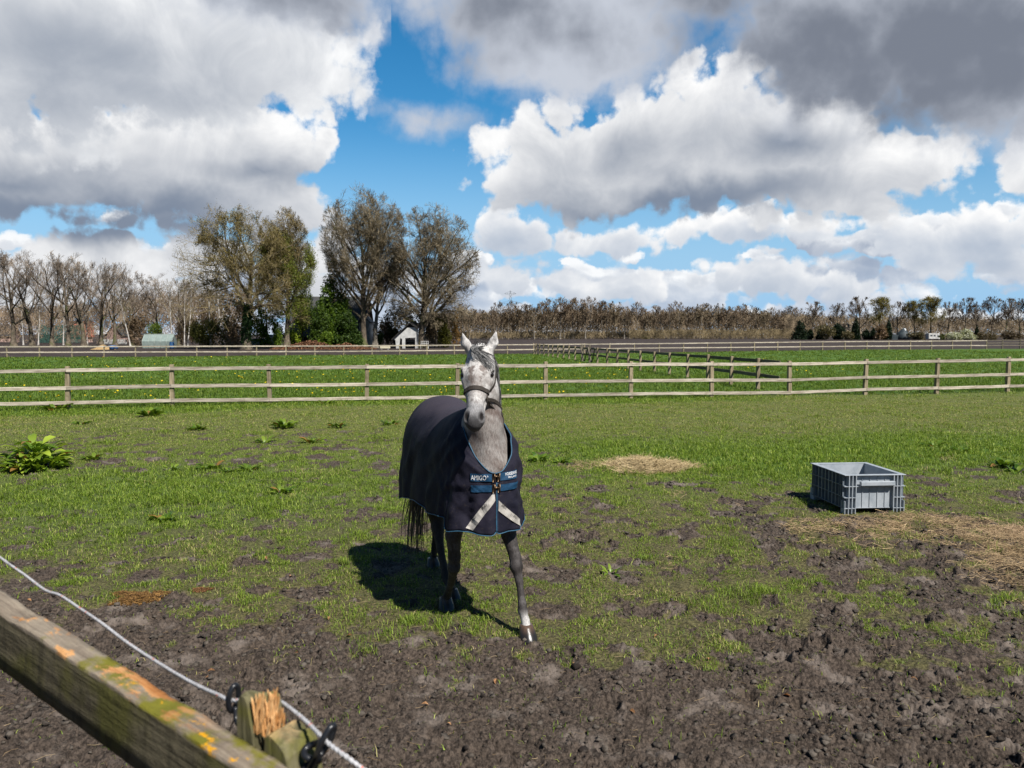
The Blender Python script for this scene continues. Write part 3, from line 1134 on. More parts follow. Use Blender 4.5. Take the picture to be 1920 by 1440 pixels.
    me = bpy.data.meshes.new('splinters')
    me.from_pydata(V, [], Fc)
    sp_ = link('splinters', me, m, root)
    sp_.matrix_basis = Matrix.Translation(pl) @ rot
    # rope insulators
    M_BLACK = plain('black_plastic', (.012, .013, .016), .32, .5, .2, 40)
    def L(px, py, d):
        return at(px, py, d) - org
    pos_r, pos_l = (606, 1388, 1.42), (437, 1305, 1.63)
    c = L(597, 1392, 1.44)
    ax = Vector((.55, .25, .62)).normalized()
    u_ = ax.orthogonal().normalized(); v_ = ax.cross(u_)
    def ring(cen, major, minor, axis, stretch, roll):
        axis = axis.normalized()
        a = (stretch - axis * stretch.dot(axis)).normalized(); b = axis.cross(a)
        return [cen + a * math.cos(t) * major[0] + b * math.sin(t) * major[1] for t in np.linspace(0, 2 * math.pi, 40, endpoint=False)]
    ins = tube('insulator', ring(L(611, 1389, 1.43), (.030, .012), .0065, Vector((.75, -.5, -.3)), Vector((.55, 0, .75)), 0), .0062, M_BLACK, root, 10, True)
    coil = []
    c0 = L(583, 1424, 1.455)
    for t in np.linspace(0, 3.4 * 2 * math.pi, 120):
        coil.append(c0 + Vector((.014 * math.cos(t), .010 * math.sin(t) + .004, .030 - .0065 * t / 1.2)))
    tube('coil', coil, .0068, M_BLACK, ins, 8)
    rod = catmull([L(601, 1402, 1.43), L(592, 1420, 1.44), L(578, 1445, 1.45), L(560, 1470, 1.46)], 5)
    tube('screw', rod, .006, M_BLACK, ins, 8)
    ins2 = tube('insulator', ring(L(438, 1309, 1.66), (.028, .012), .007, Vector((.7, -.5, -.1)), Vector((0.1, 0, 1)), 0), .006, M_BLACK, root, 10, True)
    tube('screw', catmull([L(441, 1325, 1.65), L(443, 1350, 1.64), L(450, 1362, 1.62)], 5), .0055, M_BLACK, ins2, 8)
    tube('wire', catmull([L(443, 1342, 1.66), L(434, 1360, 1.67), L(427, 1382, 1.68), L(421, 1405, 1.69)], 5), .0016, M_BLACK, root, 6)
    # white polyrope, two twisted strands with a fleck of red
    way = [(-150, 935, 3.05), (0, 1045, 2.54), (45, 1077, 2.42), (84, 1106, 2.32), (112, 1116, 2.26), (150, 1141, 2.18), (190, 1168, 2.08), (232, 1200, 2.0), (270, 1226, 1.93), (328, 1262, 1.82), (372, 1286, 1.745),
           (408, 1302, 1.69), (434, 1313, 1.655), (474, 1309, 1.63), (502, 1308, 1.615), (527, 1316, 1.585), (552, 1334, 1.535), (576, 1354, 1.49), (600, 1378, 1.44), (616, 1394, 1.42), (640, 1412, 1.40), (678, 1440, 1.385), (760, 1500, 1.36), (860, 1580, 1.3)]
    path = catmull([at(*w) for w in way], 26)
    m, N = new_mat('polyrope')
    tcn = N.n('ShaderNodeNewGeometry').outputs['Position']
    nz = N.noise(tcn, 260, 4, .6)
    cc = N.mix(N.step(nz, .35, .65), (.30, .30, .31), (.52, .52, .54))
    cc = N.mix(N.step(N.noise(tcn, 120, 2, .5), .66, .70), cc, (.55, .16, .10))
    finish(N, cc, .6, .3, nz, .001, .8)
    # ropy cross-section: lobed tube with a twist
    V, Fc = [], []
    S = 12
    acc = 0
    for i, pt in enumerate(path):
        t = (path[min(i + 1, len(path) - 1)] - path[max(i - 1, 0)]).normalized()
        u = Vector((0, 0, 1)).cross(t).normalized(); v = t.cross(u)
        if i: acc += (path[i] - path[i - 1]).length
        for k in range(S):
            an = 2 * math.pi * k / S
            r = .0038 * (1 + .24 * math.cos(3 * (an - acc * 190)))
            V.append(pt + (u * math.cos(an) + v * math.sin(an)) * r)
    for i in range(len(path) - 1):
        for k in range(S):
            Fc.append((i * S + k, i * S + (k + 1) % S, (i + 1) * S + (k + 1) % S, (i + 1) * S + k))
    KS = .72      # the whole group is about a metre away
    V = [cam.location + KS * (v - cam.location) for v in V]
    root.location = cam.location + KS * (root.location - cam.location)
    root.scale = (KS, KS, KS)
    me = bpy.data.meshes.new('fence_rope')
    me.from_pydata([tuple(v) for v in V], [], Fc)
    me.polygons.foreach_set('use_smooth', [True] * len(me.polygons))
    ro = link('fence_rope', me, m)
    tag(ro, 'white electric fence rope sagging along the mossy beam and split post', 'rope')


build_foreground()

# ------------------------------------------------------------------ trees
def bark(name, c0, c1, green=None):
    m, N = new_mat(name)
    p = N.n('ShaderNodeNewGeometry').outputs['Position']
    n = N.noise(p, 2.2, 6, .65)
    c = N.mix(N.step(n, .35, .65), c0, c1)
    if green is not None:
        c = N.mix(N.step(N.noise(p, .8, 4, .6), .5, .65), c, green)
    finish(N, c, .9, .15)
    return m


M_BARK = bark('bark', (.075, .060, .045), (.19, .155, .115), (.10, .105, .045))
M_BARKGREY = bark('grey_bark', (.12, .105, .085), (.27, .24, .20))
M_BIRCH = bark('birch_bark', (.30, .27, .24), (.62, .59, .55))
M_TWIG = leaf_mat('twigs', trans=.0, rough=.85, spec=.15)
M_LEAF = leaf_mat('leaves', trans=.35)


class Tree:
    def __init__(self, seed):
        self.r = random.Random(seed)
        self.np = np.random.default_rng(seed)
        self.poly = {}          # sides -> list of (points, radii)
        self.tips = []

    def grow(self, p, d, L, r0, lvl, env, spec):
        nseg, jit, up, nch, t0, ang, ratio, sides, target = spec[lvl]
        pts = [p]
        q = p.copy()
        dd = d.normalized()
        step = L / nseg
        for i in range(nseg):
            dd = (dd + Vector((self.r.gauss(0, jit), self.r.gauss(0, jit), self.r.gauss(0, jit) + up))).normalized()
            q = q + dd * step
            pts.append(q)
            if lvl > 0 and i > 0 and not env(q):
                break
        n = len(pts)
        r1 = r0 * (.32 if lvl < 2 else .25)
        rad = [r0 + (r1 - r0) * (i / (n - 1)) for i in range(n)]
        self.poly.setdefault((sides, target), []).append((pts, rad))
        if lvl + 1 >= len(spec):
            self.tips.append(pts[-1])
            return
        for c in range(nch):
            t = t0 + (1 - t0) * ((c + self.r.random()) / nch)
            k = min(int(t * (n - 1)), n - 2)
            f = t * (n - 1) - k
            o = pts[k].lerp(pts[k + 1], f)
            if lvl > 0 and not env(o):
                continue
            ax = (pts[k + 1] - pts[k]).normalized()
            a = math.radians(self.r.gauss(*ang)) * (1.22 - .42 * (t - t0) / (1 - t0) if lvl == 0 else 1)
            az = self.r.uniform(0, 2 * math.pi) if lvl else c * 2.399 + self.r.uniform(-.5, .5)
            s = ax.orthogonal().normalized()
            s = Matrix.Rotation(az, 3, ax) @ s
            cd = ax * math.cos(a) + s * math.sin(a)
            rr = (rad[k] + (rad[k + 1] - rad[k]) * f) * (.62 if lvl == 0 else .52)
            self.grow(o, cd, L * ratio * (1.15 - .55 * t) * self.r.uniform(.75, 1.2), rr, lvl + 1, env, spec)

    def mesh(self, target, tint=None, flare=0.0):
        V, Q, off = [], [], 0
        for (sides, tg), lst in self.poly.items():
            if tg != target:
                continue
            byn = {}
            for pts, rad in lst:
                byn.setdefault(len(pts), []).append((pts, rad))
            for n, grp in byn.items():
                P = np.array([[tuple(p) for p in g[0]] for g in grp])          # m,n,3
                R = np.array([g[1] for g in grp])
                T = np.gradient(P, axis=1)
                T /= np.linalg.norm(T, axis=2, keepdims=True) + 1e-9
                ref = np.where(np.abs(T[:, :, 2:3]) > .9, np.array([1.0, 0, 0]), np.array([0, 0, 1.0]))
                ref = ref[:, :1, :].repeat(n, 1)
                U = np.cross(T, ref); U /= np.linalg.norm(U, axis=2, keepdims=True) + 1e-9
                W_ = np.cross(T, U)
                if sides == 2:
                    rings = np.stack([P + U * R[..., None], P - U * R[..., None]], 2)
                else:
                    an = np.arange(sides) * 2 * np.pi / sides
                    rings = P[:, :, None, :] + (U[:, :, None, :] * np.cos(an)[:, None] + W_[:, :, None, :] * np.sin(an)[:, None]) * R[:, :, None, None]
                m = len(grp)
                V.append(rings.reshape(-1, 3))
                bi = off + np.arange(m)[:, None, None] * n * sides + np.arange(n - 1)[None, :, None] * sides
                if sides == 2:
                    q = np.stack([bi + 0, bi + 1, bi + 3, bi + 2], -1)
                else:
                    k = np.arange(sides)[None, None, :]
                    q = np.stack([bi + k, bi + (k + 1) % sides, bi + sides + (k + 1) % sides, bi + sides + k], -1)
                Q.append(q.reshape(-1, 4))
                off += m * n * sides
        V = np.vstack(V); Q = np.vstack(Q)
        attrs = {}
        if tint is not None:
            C = np.ones((len(V), 4)); C[:, :3] = tint(V, self.np)
            attrs = {'tint': ('POINT', 'FLOAT_COLOR', C)}
        return mesh_np('tree', V, Q.ravel(), np.full(len(Q), 4), attrs, smooth=(target == 'trunk'))


def leaves_mesh(P, size, cols, rng, tall=1.0):
    """one small kite-shaped leaf spray per point; cols (n,3)"""
    n = len(P)
    a = rng.normal(0, 1, (n, 3)); a /= np.linalg.norm(a, axis=1, keepdims=True)
    b = np.cross(a, rng.normal(0, 1, (n, 3))); b /= np.linalg.norm(b, axis=1, keepdims=True)
    s = size * rng.uniform(.6, 1.3, (n, 1))
    V = np.stack([P - a * s, P + b * s * .55, P + a * s * tall, P - b * s * .55], 1)
    Q = np.arange(4 * n).reshape(n, 4)
    C = np.ones((4 * n, 4)); C[:, :3] = np.repeat(cols, 4, 0)
    return V.reshape(-1, 3), Q, C


def tint_of(c0, c1, tip=None, zr=(0, 1)):
    c0, c1 = np.array(c0), np.array(c1)
    def f(V, rng):
        n = len(V)
        u = np.clip(.5 + 1.3 * fbm(V[:, 0] + V[:, 2], V[:, 1] + 2 * V[:, 2], .6, 3), 0, 1)[:, None]
        return c0 * (1 - u) + c1 * u
    return f


def make_tree(name, seed, Ht, r0, env, spec, mat_bark, tint, d0=(0, 0, 1), trunkL=None, buds=None, ivy=False, fill=None):
    t = Tree(seed)
    t.grow(Vector((0, 0, -.2)), Vector(d0), trunkL or Ht * .8, r0, 0, env, spec)
    if fill:          # reach the parts of the crown that the limbs left empty
        nfill, lvl, zlo, cx, rx = fill
        src = np.array([tuple(p) for (sd, tg), lst in t.poly.items() if sd >= 4 for pts, _ in lst for p in pts[1:]])
        src = src[src[:, 2] > zlo * .75]
        done = 0
        while done < nfill:
            q = Vector((cx + t.r.uniform(-rx, rx), t.r.uniform(-rx, rx), t.r.uniform(zlo, Ht * 1.02)))
            if not env(q):
                continue
            done += 1
            dq = src - np.array(q)
            dist = np.linalg.norm(dq, axis=1) + 1.2 * np.maximum(dq[:, 2], -.5) + .25 * np.hypot(src[:, 0] - cx, src[:, 1])
            b = Vector(src[int(np.argmin(dist))])
            L = (q - b).length
            if L < .5:
                continue
            t.grow(b, (q - b) + Vector((0, 0, -.15 * L)), max(L * 1.1, 1.6), .022 + .006 * L, lvl, env, spec)
    root = empty(name)
    me = t.mesh('trunk')
    # root flare
    co = np.zeros(len(me.vertices) * 3, np.float32); me.vertices.foreach_get('co', co); co = co.reshape(-1, 3)
    k = 1 + .9 * np.exp(-np.maximum(co[:, 2], 0) / .45) * (co[:, 2] < 3)
    co[:, 0] *= k; co[:, 1] *= k
    me.vertices.foreach_set('co', co.ravel()); me.update()
    link('trunk', me, mat_bark, root)
    crown = link('crown', t.mesh('crown', tint), M_TWIG, root)
    if buds is not None:
        nper, spread, size, c0, c1, zmax = buds
        tips = np.array([tuple(p) for p in t.tips])
        tips = tips[tips[:, 2] < zmax(tips) if callable(zmax) else tips[:, 2] < zmax]
        P = np.repeat(tips, nper, 0) + t.np.normal(0, spread, (len(tips) * nper, 3))
        u = t.np.uniform(0, 1, (len(P), 1))
        V, Q, C = leaves_mesh(P, size, np.array(c0) * (1 - u) + np.array(c1) * u, t.np)
        link('foliage', mesh_np('foliage', V, Q.ravel(), np.full(len(Q), 4), {'tint': ('POINT', 'FLOAT_COLOR', C)}), M_LEAF, root)
    if ivy:
        n = 2600
        z = t.np.uniform(.0, 1, n) ** .8 * Ht * .27 + .8
        a = t.np.uniform(0, 2 * np.pi, n)
        tr = t.poly[(spec[0][7], 'trunk')][0]
        pz = np.array([p.z for p in tr[0]]); px = np.array([p.x for p in tr[0]]); py = np.array([p.y for p in tr[0]])
        rr = np.interp(z, pz, tr[1]) + t.np.uniform(.02, .22, n)
        P = np.stack([np.interp(z, pz, px) + rr * np.cos(a), np.interp(z, pz, py) + rr * np.sin(a), z], -1)
        u = t.np.uniform(0, 1, (n, 1))
        V, Q, C = leaves_mesh(P, .13, np.array((.012, .035, .010)) * (1 - u) + np.array((.03, .075, .015)) * u, t.np)
        link('ivy', mesh_np('ivy', V, Q.ravel(), np.full(len(Q), 4), {'tint': ('POINT', 'FLOAT_COLOR', C)}), M_LEAF, root)
    return root


def egg(cx, cy, z0, z1, rx, ry=None, zw=.55, p=2.0, low=.5):
    """crown envelope: widest at fraction zw of its height"""
    ry = ry or rx
    def f(q):
        t = (q.z - z0) / (z1 - z0)
        if t > 1:
            return False
        if t < 0:
            return q.z > z0 - 3
        w = (1 - ((t - zw) / (1 - zw)) ** 2) ** .5 if t > zw else low + (1 - low) * (t / zw) ** .7
        return ((q.x - cx) / (rx * w + .01)) ** 2 + ((q.y - cy) / (ry * w + .01)) ** 2 < 1
    return f


def foliage_thing(name, label, cat, loc, blobs, n, size, c0, c1, seed, stem=None, group=None, mat=None, noise=.5, shell=.55):
    """leafy bush or evergreen: leaf sprays through the volume of uneven clumps"""
    rng = np.random.default_rng(seed)
    root = empty(name, loc)
    tag(root, label, cat, group)
    blobs = np.array(blobs)
    vol = blobs[:, 3] * blobs[:, 4] * blobs[:, 5]
    k = rng.choice(len(blobs), n * 2, p=vol ** .75 / (vol ** .75).sum())
    d = rng.normal(0, 1, (n * 2, 3)); d /= np.linalg.norm(d, axis=1, keepdims=True)
    r = rng.uniform(shell ** 3, 1.1, (n * 2, 1)) ** (1 / 3)
    P = blobs[k, :3] + d * r * blobs[k, 3:6]
    fr = 1.4 / max(.3, blobs[:, 3:6].mean())
    nz = fbm(P[:, 0] + 31 * seed, P[:, 2] + P[:, 1] * .7, fr, 4, .6, 1)
    P = P[(nz > noise - .62) & (P[:, 2] > .02)][:n]
    u = np.clip(rng.uniform(0, 1, (len(P), 1)) * .6 + .2 + .8 * fbm(P[:, 0], P[:, 2] + P[:, 1], fr * 1.5, 3, .5, 2)[:, None], 0, 1)
    V, Q, C = leaves_mesh(P, size, np.array(c0) * (1 - u) + np.array(c1) * u, rng, 1.2)
    link('foliage', mesh_np('foliage', V, Q.ravel(), np.full(len(Q), 4), {'tint': ('POINT', 'FLOAT_COLOR', C)}), mat or M_LEAF, root)
    if stem:
        h, rad = stem
        tube('trunk', catmull([(0, 0, -.1), (.02 * h, 0, h * .4), (0, .02 * h, h)], 4), [rad * (1 - .06 * i) for i in range(9)], M_BARK, root, 7)
    return root


def spec_big(limb=(7, .10, .05), twigr=.5):
    #    nseg jit   up   nch t0   angle      ratio sides target
    return [(9, .035, .02, 9, .28, (36, 9), .80, 9, 'trunk'),
            (9, .075, .075, 9, .22, (36, 10), .48, 6, 'trunk'),
            (6, .11, .05, 8, .18, (40, 12), .50, 4, 'crown'),
            (4, .14, .03, 7, .15, (42, 14), .52, 3, 'crown'),
            (3, .18, .03, 5, .1, (42, 16), .6, 3, 'crown'),
            (2, .2, .02, 0, 0, (0, 0), 0, 2, 'crown')]


BROWN = tint_of((.14, .112, .085), (.33, .265, .20))
REDBROWN = tint_of((.145, .118, .076), (.34, .28, .185))
OLIVE = tint_of((.13, .105, .055), (.32, .255, .125))


def minr(t, r):
    """twigs never thinner than they are in life: a thumb's width at the base of a spray"""
    for key, lst in t.poly.items():
        for pts, rad in lst:
            for i in range(len(rad)):
                rad[i] = max(rad[i], r)


_old_mesh = Tree.mesh


def _mesh(self, target, tint=None, flare=0.0):
    if target == 'crown':
        minr(self, self.twig)
    return _old_mesh(self, target, tint)


Tree.mesh = _mesh
Tree.twig = .012


def build_big_trees():
    S = spec_big()
    Tree.twig = .013
    # broad oak with ivy, leaning limbs to the left
    s = [list(x) for x in S]; s[0][3] = 14; s[0][4] = .31; s[1][2] = .035; s[0][5] = (50, 16); s[0][6] = .95; s[1][5] = (42, 14); s[1][1] = .11
    a = make_tree('oak_tree', 3, 19, .52, egg(-1.6, 0, 2.5, 19.2, 7.4, 7, .50, low=.8), s, M_BARK, OLIVE, (-.02, 0, 1), 13.0, buds=(1, .16, .065, (.15, .125, .035), (.32, .26, .09), 99), ivy=True, fill=(170, 3, 6.5, -1.6, 7.4))
    a.location = at(462, 655, 106) * 1; a.location.z = 0
    tag(a, 'broad budding oak with ivy climbing its flared trunk, left of the farmhouse', 'tree')
    # tall narrow oak, green in its lower half
    s = [list(x) for x in S]; s[0][5] = (34, 12); s[0][4] = .20; s[1][2] = .05; s[0][3] = 13
    b = make_tree('oak_tree', 8, 20, .38, egg(-.2, 0, 4, 20.0, 3.9, 4, .45, low=.8), s, M_BARK, OLIVE, (-.03, 0, 1), 15.5, buds=(4, .26, .085, (.085, .12, .012), (.24, .27, .04), lambda t: 13.2 + 2.5 * np.sin(t[:, 0] * 2)), fill=(160, 3, 5, -.2, 3.9))
    b.location = at(538, 650, 113); b.location.z = 0
    tag(b, 'tall narrow oak with fresh yellow-green leaves low down, in front of farmhouse roof', 'tree')
    # vase-shaped elms
    s = [list(x) for x in S]; s[0][3] = 22; s[0][4] = .28; s[0][5] = (38, 11); s[0][6] = 1.0; s[1][2] = .035; s[1][5] = (27, 9); s[2][5] = (32, 12)
    c = make_tree('elm_tree', 14, 23, .46, egg(.3, 0, 5, 23.4, 6.4, 6.2, .60, low=.5), s, M_BARK, REDBROWN, (0, 0, 1), 13.5, fill=(480, 3, 7, .3, 6.6))
    c.location = at(681, 648, 117); c.location.z = 0
    tag(c, 'tallest tree, a bare vase-shaped elm right of the dark evergreen', 'tree')
    s = [list(x) for x in S]; s[0][3] = 22; s[0][4] = .22; s[0][5] = (44, 13); s[0][6] = 1.05; s[1][2] = .03; s[1][5] = (30, 10); s[2][5] = (34, 12)
    d = make_tree('elm_tree', 23, 21, .55, egg(2.0, 0, 3, 21.2, 6.8, 6.2, .48, low=.8), s, M_BARK, REDBROWN, (.03, 0, 1), 12.0, fill=(520, 3, 4.5, 2.0, 6.8))
    d.location = at(788, 645, 118); d.location.z = 0
    tag(d, 'broad bare elm standing behind the white shed and garden bench', 'tree')
    # slighter grey tree between the elms
    s = [list(x) for x in S]; s[0][3] = 7; s[0][4] = .35; s[2][3] = 6; s[3][3] = 5
    e = make_tree('ash_tree', 31, 13, .36, egg(0, 0, 4, 13, 3.8, 4, .55), s, M_BARKGREY, BROWN, (0, 0, 1), 11)
    e.location = at(703, 649, 119); e.location.z = 0
    tag(e, 'slender grey-barked bare tree between the two elms', 'tree')


def build_left_row():
    Tree.twig = .013
    S = [(8, .05, .02, 7, .26, (46, 10), .98, 8, 'trunk'), (8, .09, .06, 6, .25, (34, 12), .55, 6, 'trunk'), (5, .12, .07, 6, .2, (34, 12), .55, 4, 'crown'),
         (4, .14, .05, 6, .15, (36, 14), .58, 3, 'crown'), (3, .16, .03, 4, .1, (38, 15), .6, 2, 'crown'), (2, .16, .02, 0, 0, (0, 0), 0, 2, 'crown')]
    protos = []
    for sd in (41, 45, 52):
        pr = make_tree('walnut_tree', sd, 15.5, .36, egg(0, 0, 3, 16.4, 6.4, 6.4, .62, low=.5), S, M_BARK, BROWN, (0, 0, 1), 10)
        protos.append(pr)
    spots = [(26, 652, 128, 1.06), (61, 652, 129, 1.0), (98, 653, 127, .96), (128.5, 652, 128, .97), (158, 652, 128, .98), (190, 650, 134, .98), (216, 649, 140, .9), (-16, 652, 128, 1.0), (-60, 652, 128, 1.02), (247, 647, 146, .92), (300, 646, 152, .90), (335, 646, 150, .85)]
    names = ['second', 'third', 'fourth', 'fifth', 'sixth', 'seventh', 'eighth', 'first', None, 'ninth', 'tenth', 'eleventh']
    for i, (x, y, d, sc_) in enumerate(spots):
        o = protos[i % 3] if i < 3 else copy_tree(protos[i % 3])
        p = at(x, y, d)
        o.location = (p.x, p.y, 0)
        o.scale = (sc_, sc_, sc_)
        o.rotation_euler = (0, 0, i * 2.1)
        lab = 'bare open-branched tree of the left-hand row, %s from its left end' % names[i] if names[i] else 'outermost bare open-branched tree beginning the left-hand row'
        tag(o, lab, 'tree', 'bare trees in a row on the left')
    # birches with white stems
    Sb = [(8, .03, .03, 16, .25, (30, 8), .36, 6, 'trunk'), (5, .10, .0, 6, .2, (40, 10), .5, 4, 'crown'), (4, .14, -.02, 5, .15, (40, 12), .6, 3, 'crown'), (3, .16, -.05, 0, 0, (0, 0), 0, 2, 'crown')]
    bp = make_tree('birch_tree', 61, 12, .13, egg(0, 0, 2, 12, 2.3, 2.3, .45), Sb, M_BIRCH, REDBROWN, (0, 0, 1), 11.5)
    for i, (x, d, s, lean, lab) in enumerate([(245, 126, .85, -.13, 'leaning white-stemmed birch left of the greenhouse'), (323, 132, .95, .0, 'tall thin birch right behind the greenhouse roof'), (346, 124, .8, .03, 'left birch of the pair right of the greenhouse'),
                                               (352, 125, .85, -.05, 'right birch of the pair right of the greenhouse'), (395, 118, 1.0, .02, 'white-stemmed birch at the left edge of the ivy oak thicket'), (418, 121, 1.1, -.02, 'white-stemmed birch nearest the ivy oak'),
                                               (44, 150, .8, .02, 'far thin birch between first left-row trunks'), (119, 150, .85, .0, 'far thin birch in front of the green netting'), (72, 148, .8, -.02, 'far thin birch just left of the green netting'), (164, 140, .75, .06, 'forked pale birch in front of the red roof')]):
        o = bp if i == 0 else copy_tree(bp)
        p = at(x, 650, d)
        o.location = (p.x, p.y, 0); o.scale = (s, s, s); o.rotation_euler = (0, lean, i * 1.3)
        tag(o, lab, 'tree', 'birches')


def build_far_trees():
    Tree.twig = .045
    S = [(6, .03, .03, 12, .26, (40, 11), .55, 5, 'trunk'), (5, .09, .05, 7, .2, (36, 12), .5, 4, 'crown'), (4, .12, .04, 6, .15, (38, 12), .55, 3, 'crown'), (3, .15, .03, 4, .1, (40, 14), .6, 2, 'crown'), (2, .15, .02, 0, 0, (0, 0), 0, 2, 'crown')]
    tn = [tint_of((.125, .092, .062), (.29, .215, .145)), tint_of((.12, .094, .06), (.28, .22, .14)), tint_of((.135, .10, .066), (.30, .23, .155))]
    protos = [make_tree('wood_tree', 70 + i, 14.5, .24, egg(0, 0, 1.5, 14.6, 3.9, 3.9, .6, low=.55), S, M_BARKGREY, tn[i], (0, 0, 1), 12.5) for i in range(3)]
    rs = random.Random(9)
    first = [True] * 3
    # the wood edge across the ploughed field
    x = 838
    i = 0
    while x < 1500:
        d = rs.uniform(318, 348)
        top = float(np.interp(x, (838, 960, 1090, 1130, 1200, 1300, 1380, 1440, 1500), (577, 572, 563, 566, 575, 571, 572, 576, 580)))
        k = i % 3
        o = protos[k] if first[k] else copy_tree(protos[k])
        first[k] = False
        p = at(x, 636, d)
        s = ((634.5 - top) / F * d + rs.uniform(-1.6, 1.8)) / 14.6
        o.location = (p.x, d, .2); o.scale = (s * rs.uniform(.85, 1.2), s * rs.uniform(.85, 1.2), s); o.rotation_euler = (0, 0, rs.uniform(0, 6.28))
        tag(o, 'bare brown tree along the edge of the wood across the ploughed field', 'tree', 'trees of the far wood edge')
        x += rs.uniform(7, 15)
        i += 1
    # row on the right, open crowns against the sky
    Tree.twig = .04
    S2 = [(6, .03, .02, 11, .34, (42, 10), .62, 6, 'trunk'), (6, .09, .06, 8, .2, (38, 12), .48, 4, 'crown'), (4, .12, .04, 7, .15, (40, 12), .52, 3, 'crown'), (3, .15, .03, 5, .1, (40, 14), .6, 2, 'crown'), (2, .15, .02, 0, 0, (0, 0), 0, 2, 'crown')]
    DUSK = tint_of((.085, .066, .048), (.21, .162, .115))
    pro2 = [make_tree('field_tree', 81, 15, .28, egg(0, 0, 4.2, 15.2, 4.6, 4.6, .6, low=.6), S2, M_BARK, DUSK, (0, 0, 1), 12), make_tree('field_tree', 84, 15, .28, egg(0, 0, 4.2, 15.2, 4.6, 4.6, .6, low=.6), S2, M_BARK, DUSK, (0, 0, 1), 12),
            make_tree('field_tree', 87, 15, .28, egg(0, 0, 4.2, 15.2, 4.9, 4.9, .55, low=.6), S2, M_BARK, OLIVE, (0, 0, 1), 12, buds=(2, .3, .16, (.13, .12, .025), (.27, .22, .06), 99))]
    fst = [True] * 3
    row = [(1912, 562, 0, 'rightmost'), (1885, 561, 1, 'second'), (1858, 559, 0, 'third'), (1832, 573, 1, 'fourth'), (1808, 560, 1, 'fifth'), (1776, 568, 0, 'sixth'), (1744, 558, 2, 'seventh, broad and olive-tinged,'), (1714, 566, 2, 'eighth, olive-tinged,'), (1682, 568, 0, 'ninth'),
           (1648, 559, 2, 'tenth, olive-tinged,'), (1612, 559, 1, 'eleventh'), (1572, 570, 0, 'twelfth'), (1522, 567, 1, 'thirteenth'), (1940, 560, 1, 'outermost')]
    for j, (x, top, k, nm) in enumerate(row):
        o = pro2[k] if fst[k] else copy_tree(pro2[k])
        fst[k] = False
        d = 272 + rs.uniform(-8, 8)
        p = at(x, 636, d)
        s = ((636 - top) / F * d) / 14.6
        o.location = (p.x, d, .2); o.scale = (s, s, s); o.rotation_euler = (0, 0, j * 1.7)
        tag(o, '%s bare tree from the right end of the field row' % nm if nm not in ('rightmost', 'outermost') else '%s bare tree at the right end of the field row' % nm, 'tree', 'open-crowned trees in the right-hand field row')
    # woods that read as one mass: behind the wood edge, and behind the left row
    V, Q, C = [], [], []
    off = 0
    rng = np.random.default_rng(5)

    def mass(n, xa, xb, da, db, hx, hy, size, c0, c1):
        nonlocal off
        px = rng.uniform(xa, xb, n); dd = rng.uniform(da, db, n)
        h = np.interp(px, hx, hy)
        wv = 9 + 3 * np.sin(dd * 1.7)
        ph = ((px + 40 * np.sin(dd * 3.1)) % wv) / wv * 2 - 1
        crown = (.66 + .34 * np.sqrt(1 - ph ** 2)) * np.clip(.96 + .24 * fbm(px * .06, dd * .15, 1.0, 3, .55, 1), .7, 1.08)
        zt = 2 + (627 - h) / F * dd
        z = zt * crown * rng.uniform(0, 1, n) ** .55
        X = (px - 960) / F * dd
        a = rng.normal(0, .8, n); b = rng.normal(0, .5, n)
        L = size * rng.uniform(.6, 1.4, n) * 2.6
        w = size * .22
        dirv = np.stack([np.sin(a), np.sin(b), np.cos(a)], -1)
        P = np.stack([X, dd, z], -1)
        side_ = np.stack([np.cos(a), np.zeros(n), -np.sin(a)], -1)
        tri = np.stack([P - side_ * w, P + side_ * w, P + dirv * L[:, None] + side_ * w * .4, P + dirv * L[:, None] - side_ * w * .4], 1)
        V.append(tri.reshape(-1, 3)); Q.append(np.arange(4 * n).reshape(n, 4) + off); off += 4 * n
        u = np.clip(rng.uniform(0, 1, (n, 1)) * .7 + .15 + .9 * fbm(px * .08, z * .3, 1, 2)[:, None], 0, 1)
        C.append(np.repeat(np.array(c0) * (1 - u) + np.array(c1) * u, 4, 0))
    mass(46000, 800, 1520, 338, 400, (800, 960, 1100, 1200, 1300, 1400, 1500), (588, 586, 582, 588, 584, 586, 596), .42, (.095, .073, .047), (.25, .19, .122))
    mass(9000, 800, 1240, 322, 338, (800, 1240), (625, 622), .35, (.09, .07, .04), (.22, .17, .10))
    mass(22000, 1470, 2010, 296, 350, (1470, 1560, 1700, 2010), (590, 592, 596, 598), .40, (.085, .065, .042), (.22, .168, .108))
    mass(9000, 1180, 1540, 300, 318, (1180, 1540), (620, 618), .30, (.085, .066, .036), (.22, .17, .095))
    mass(26000, -160, 470, 160, 215, (-160, 0, 120, 220, 300, 470), (560, 575, 572, 560, 550, 540), .26, (.11, .08, .055), (.27, .20, .135))
    V = np.vstack(V); Q = np.vstack(Q); C3 = np.vstack(C); C4 = np.ones((len(C3), 4)); C4[:, :3] = C3
    o = link('wood', mesh_np('wood', V, Q.ravel(), np.full(len(Q), 4), {'tint': ('POINT', 'FLOAT_COLOR', C4)}), M_TWIG)
    tag(o, kind='stuff')


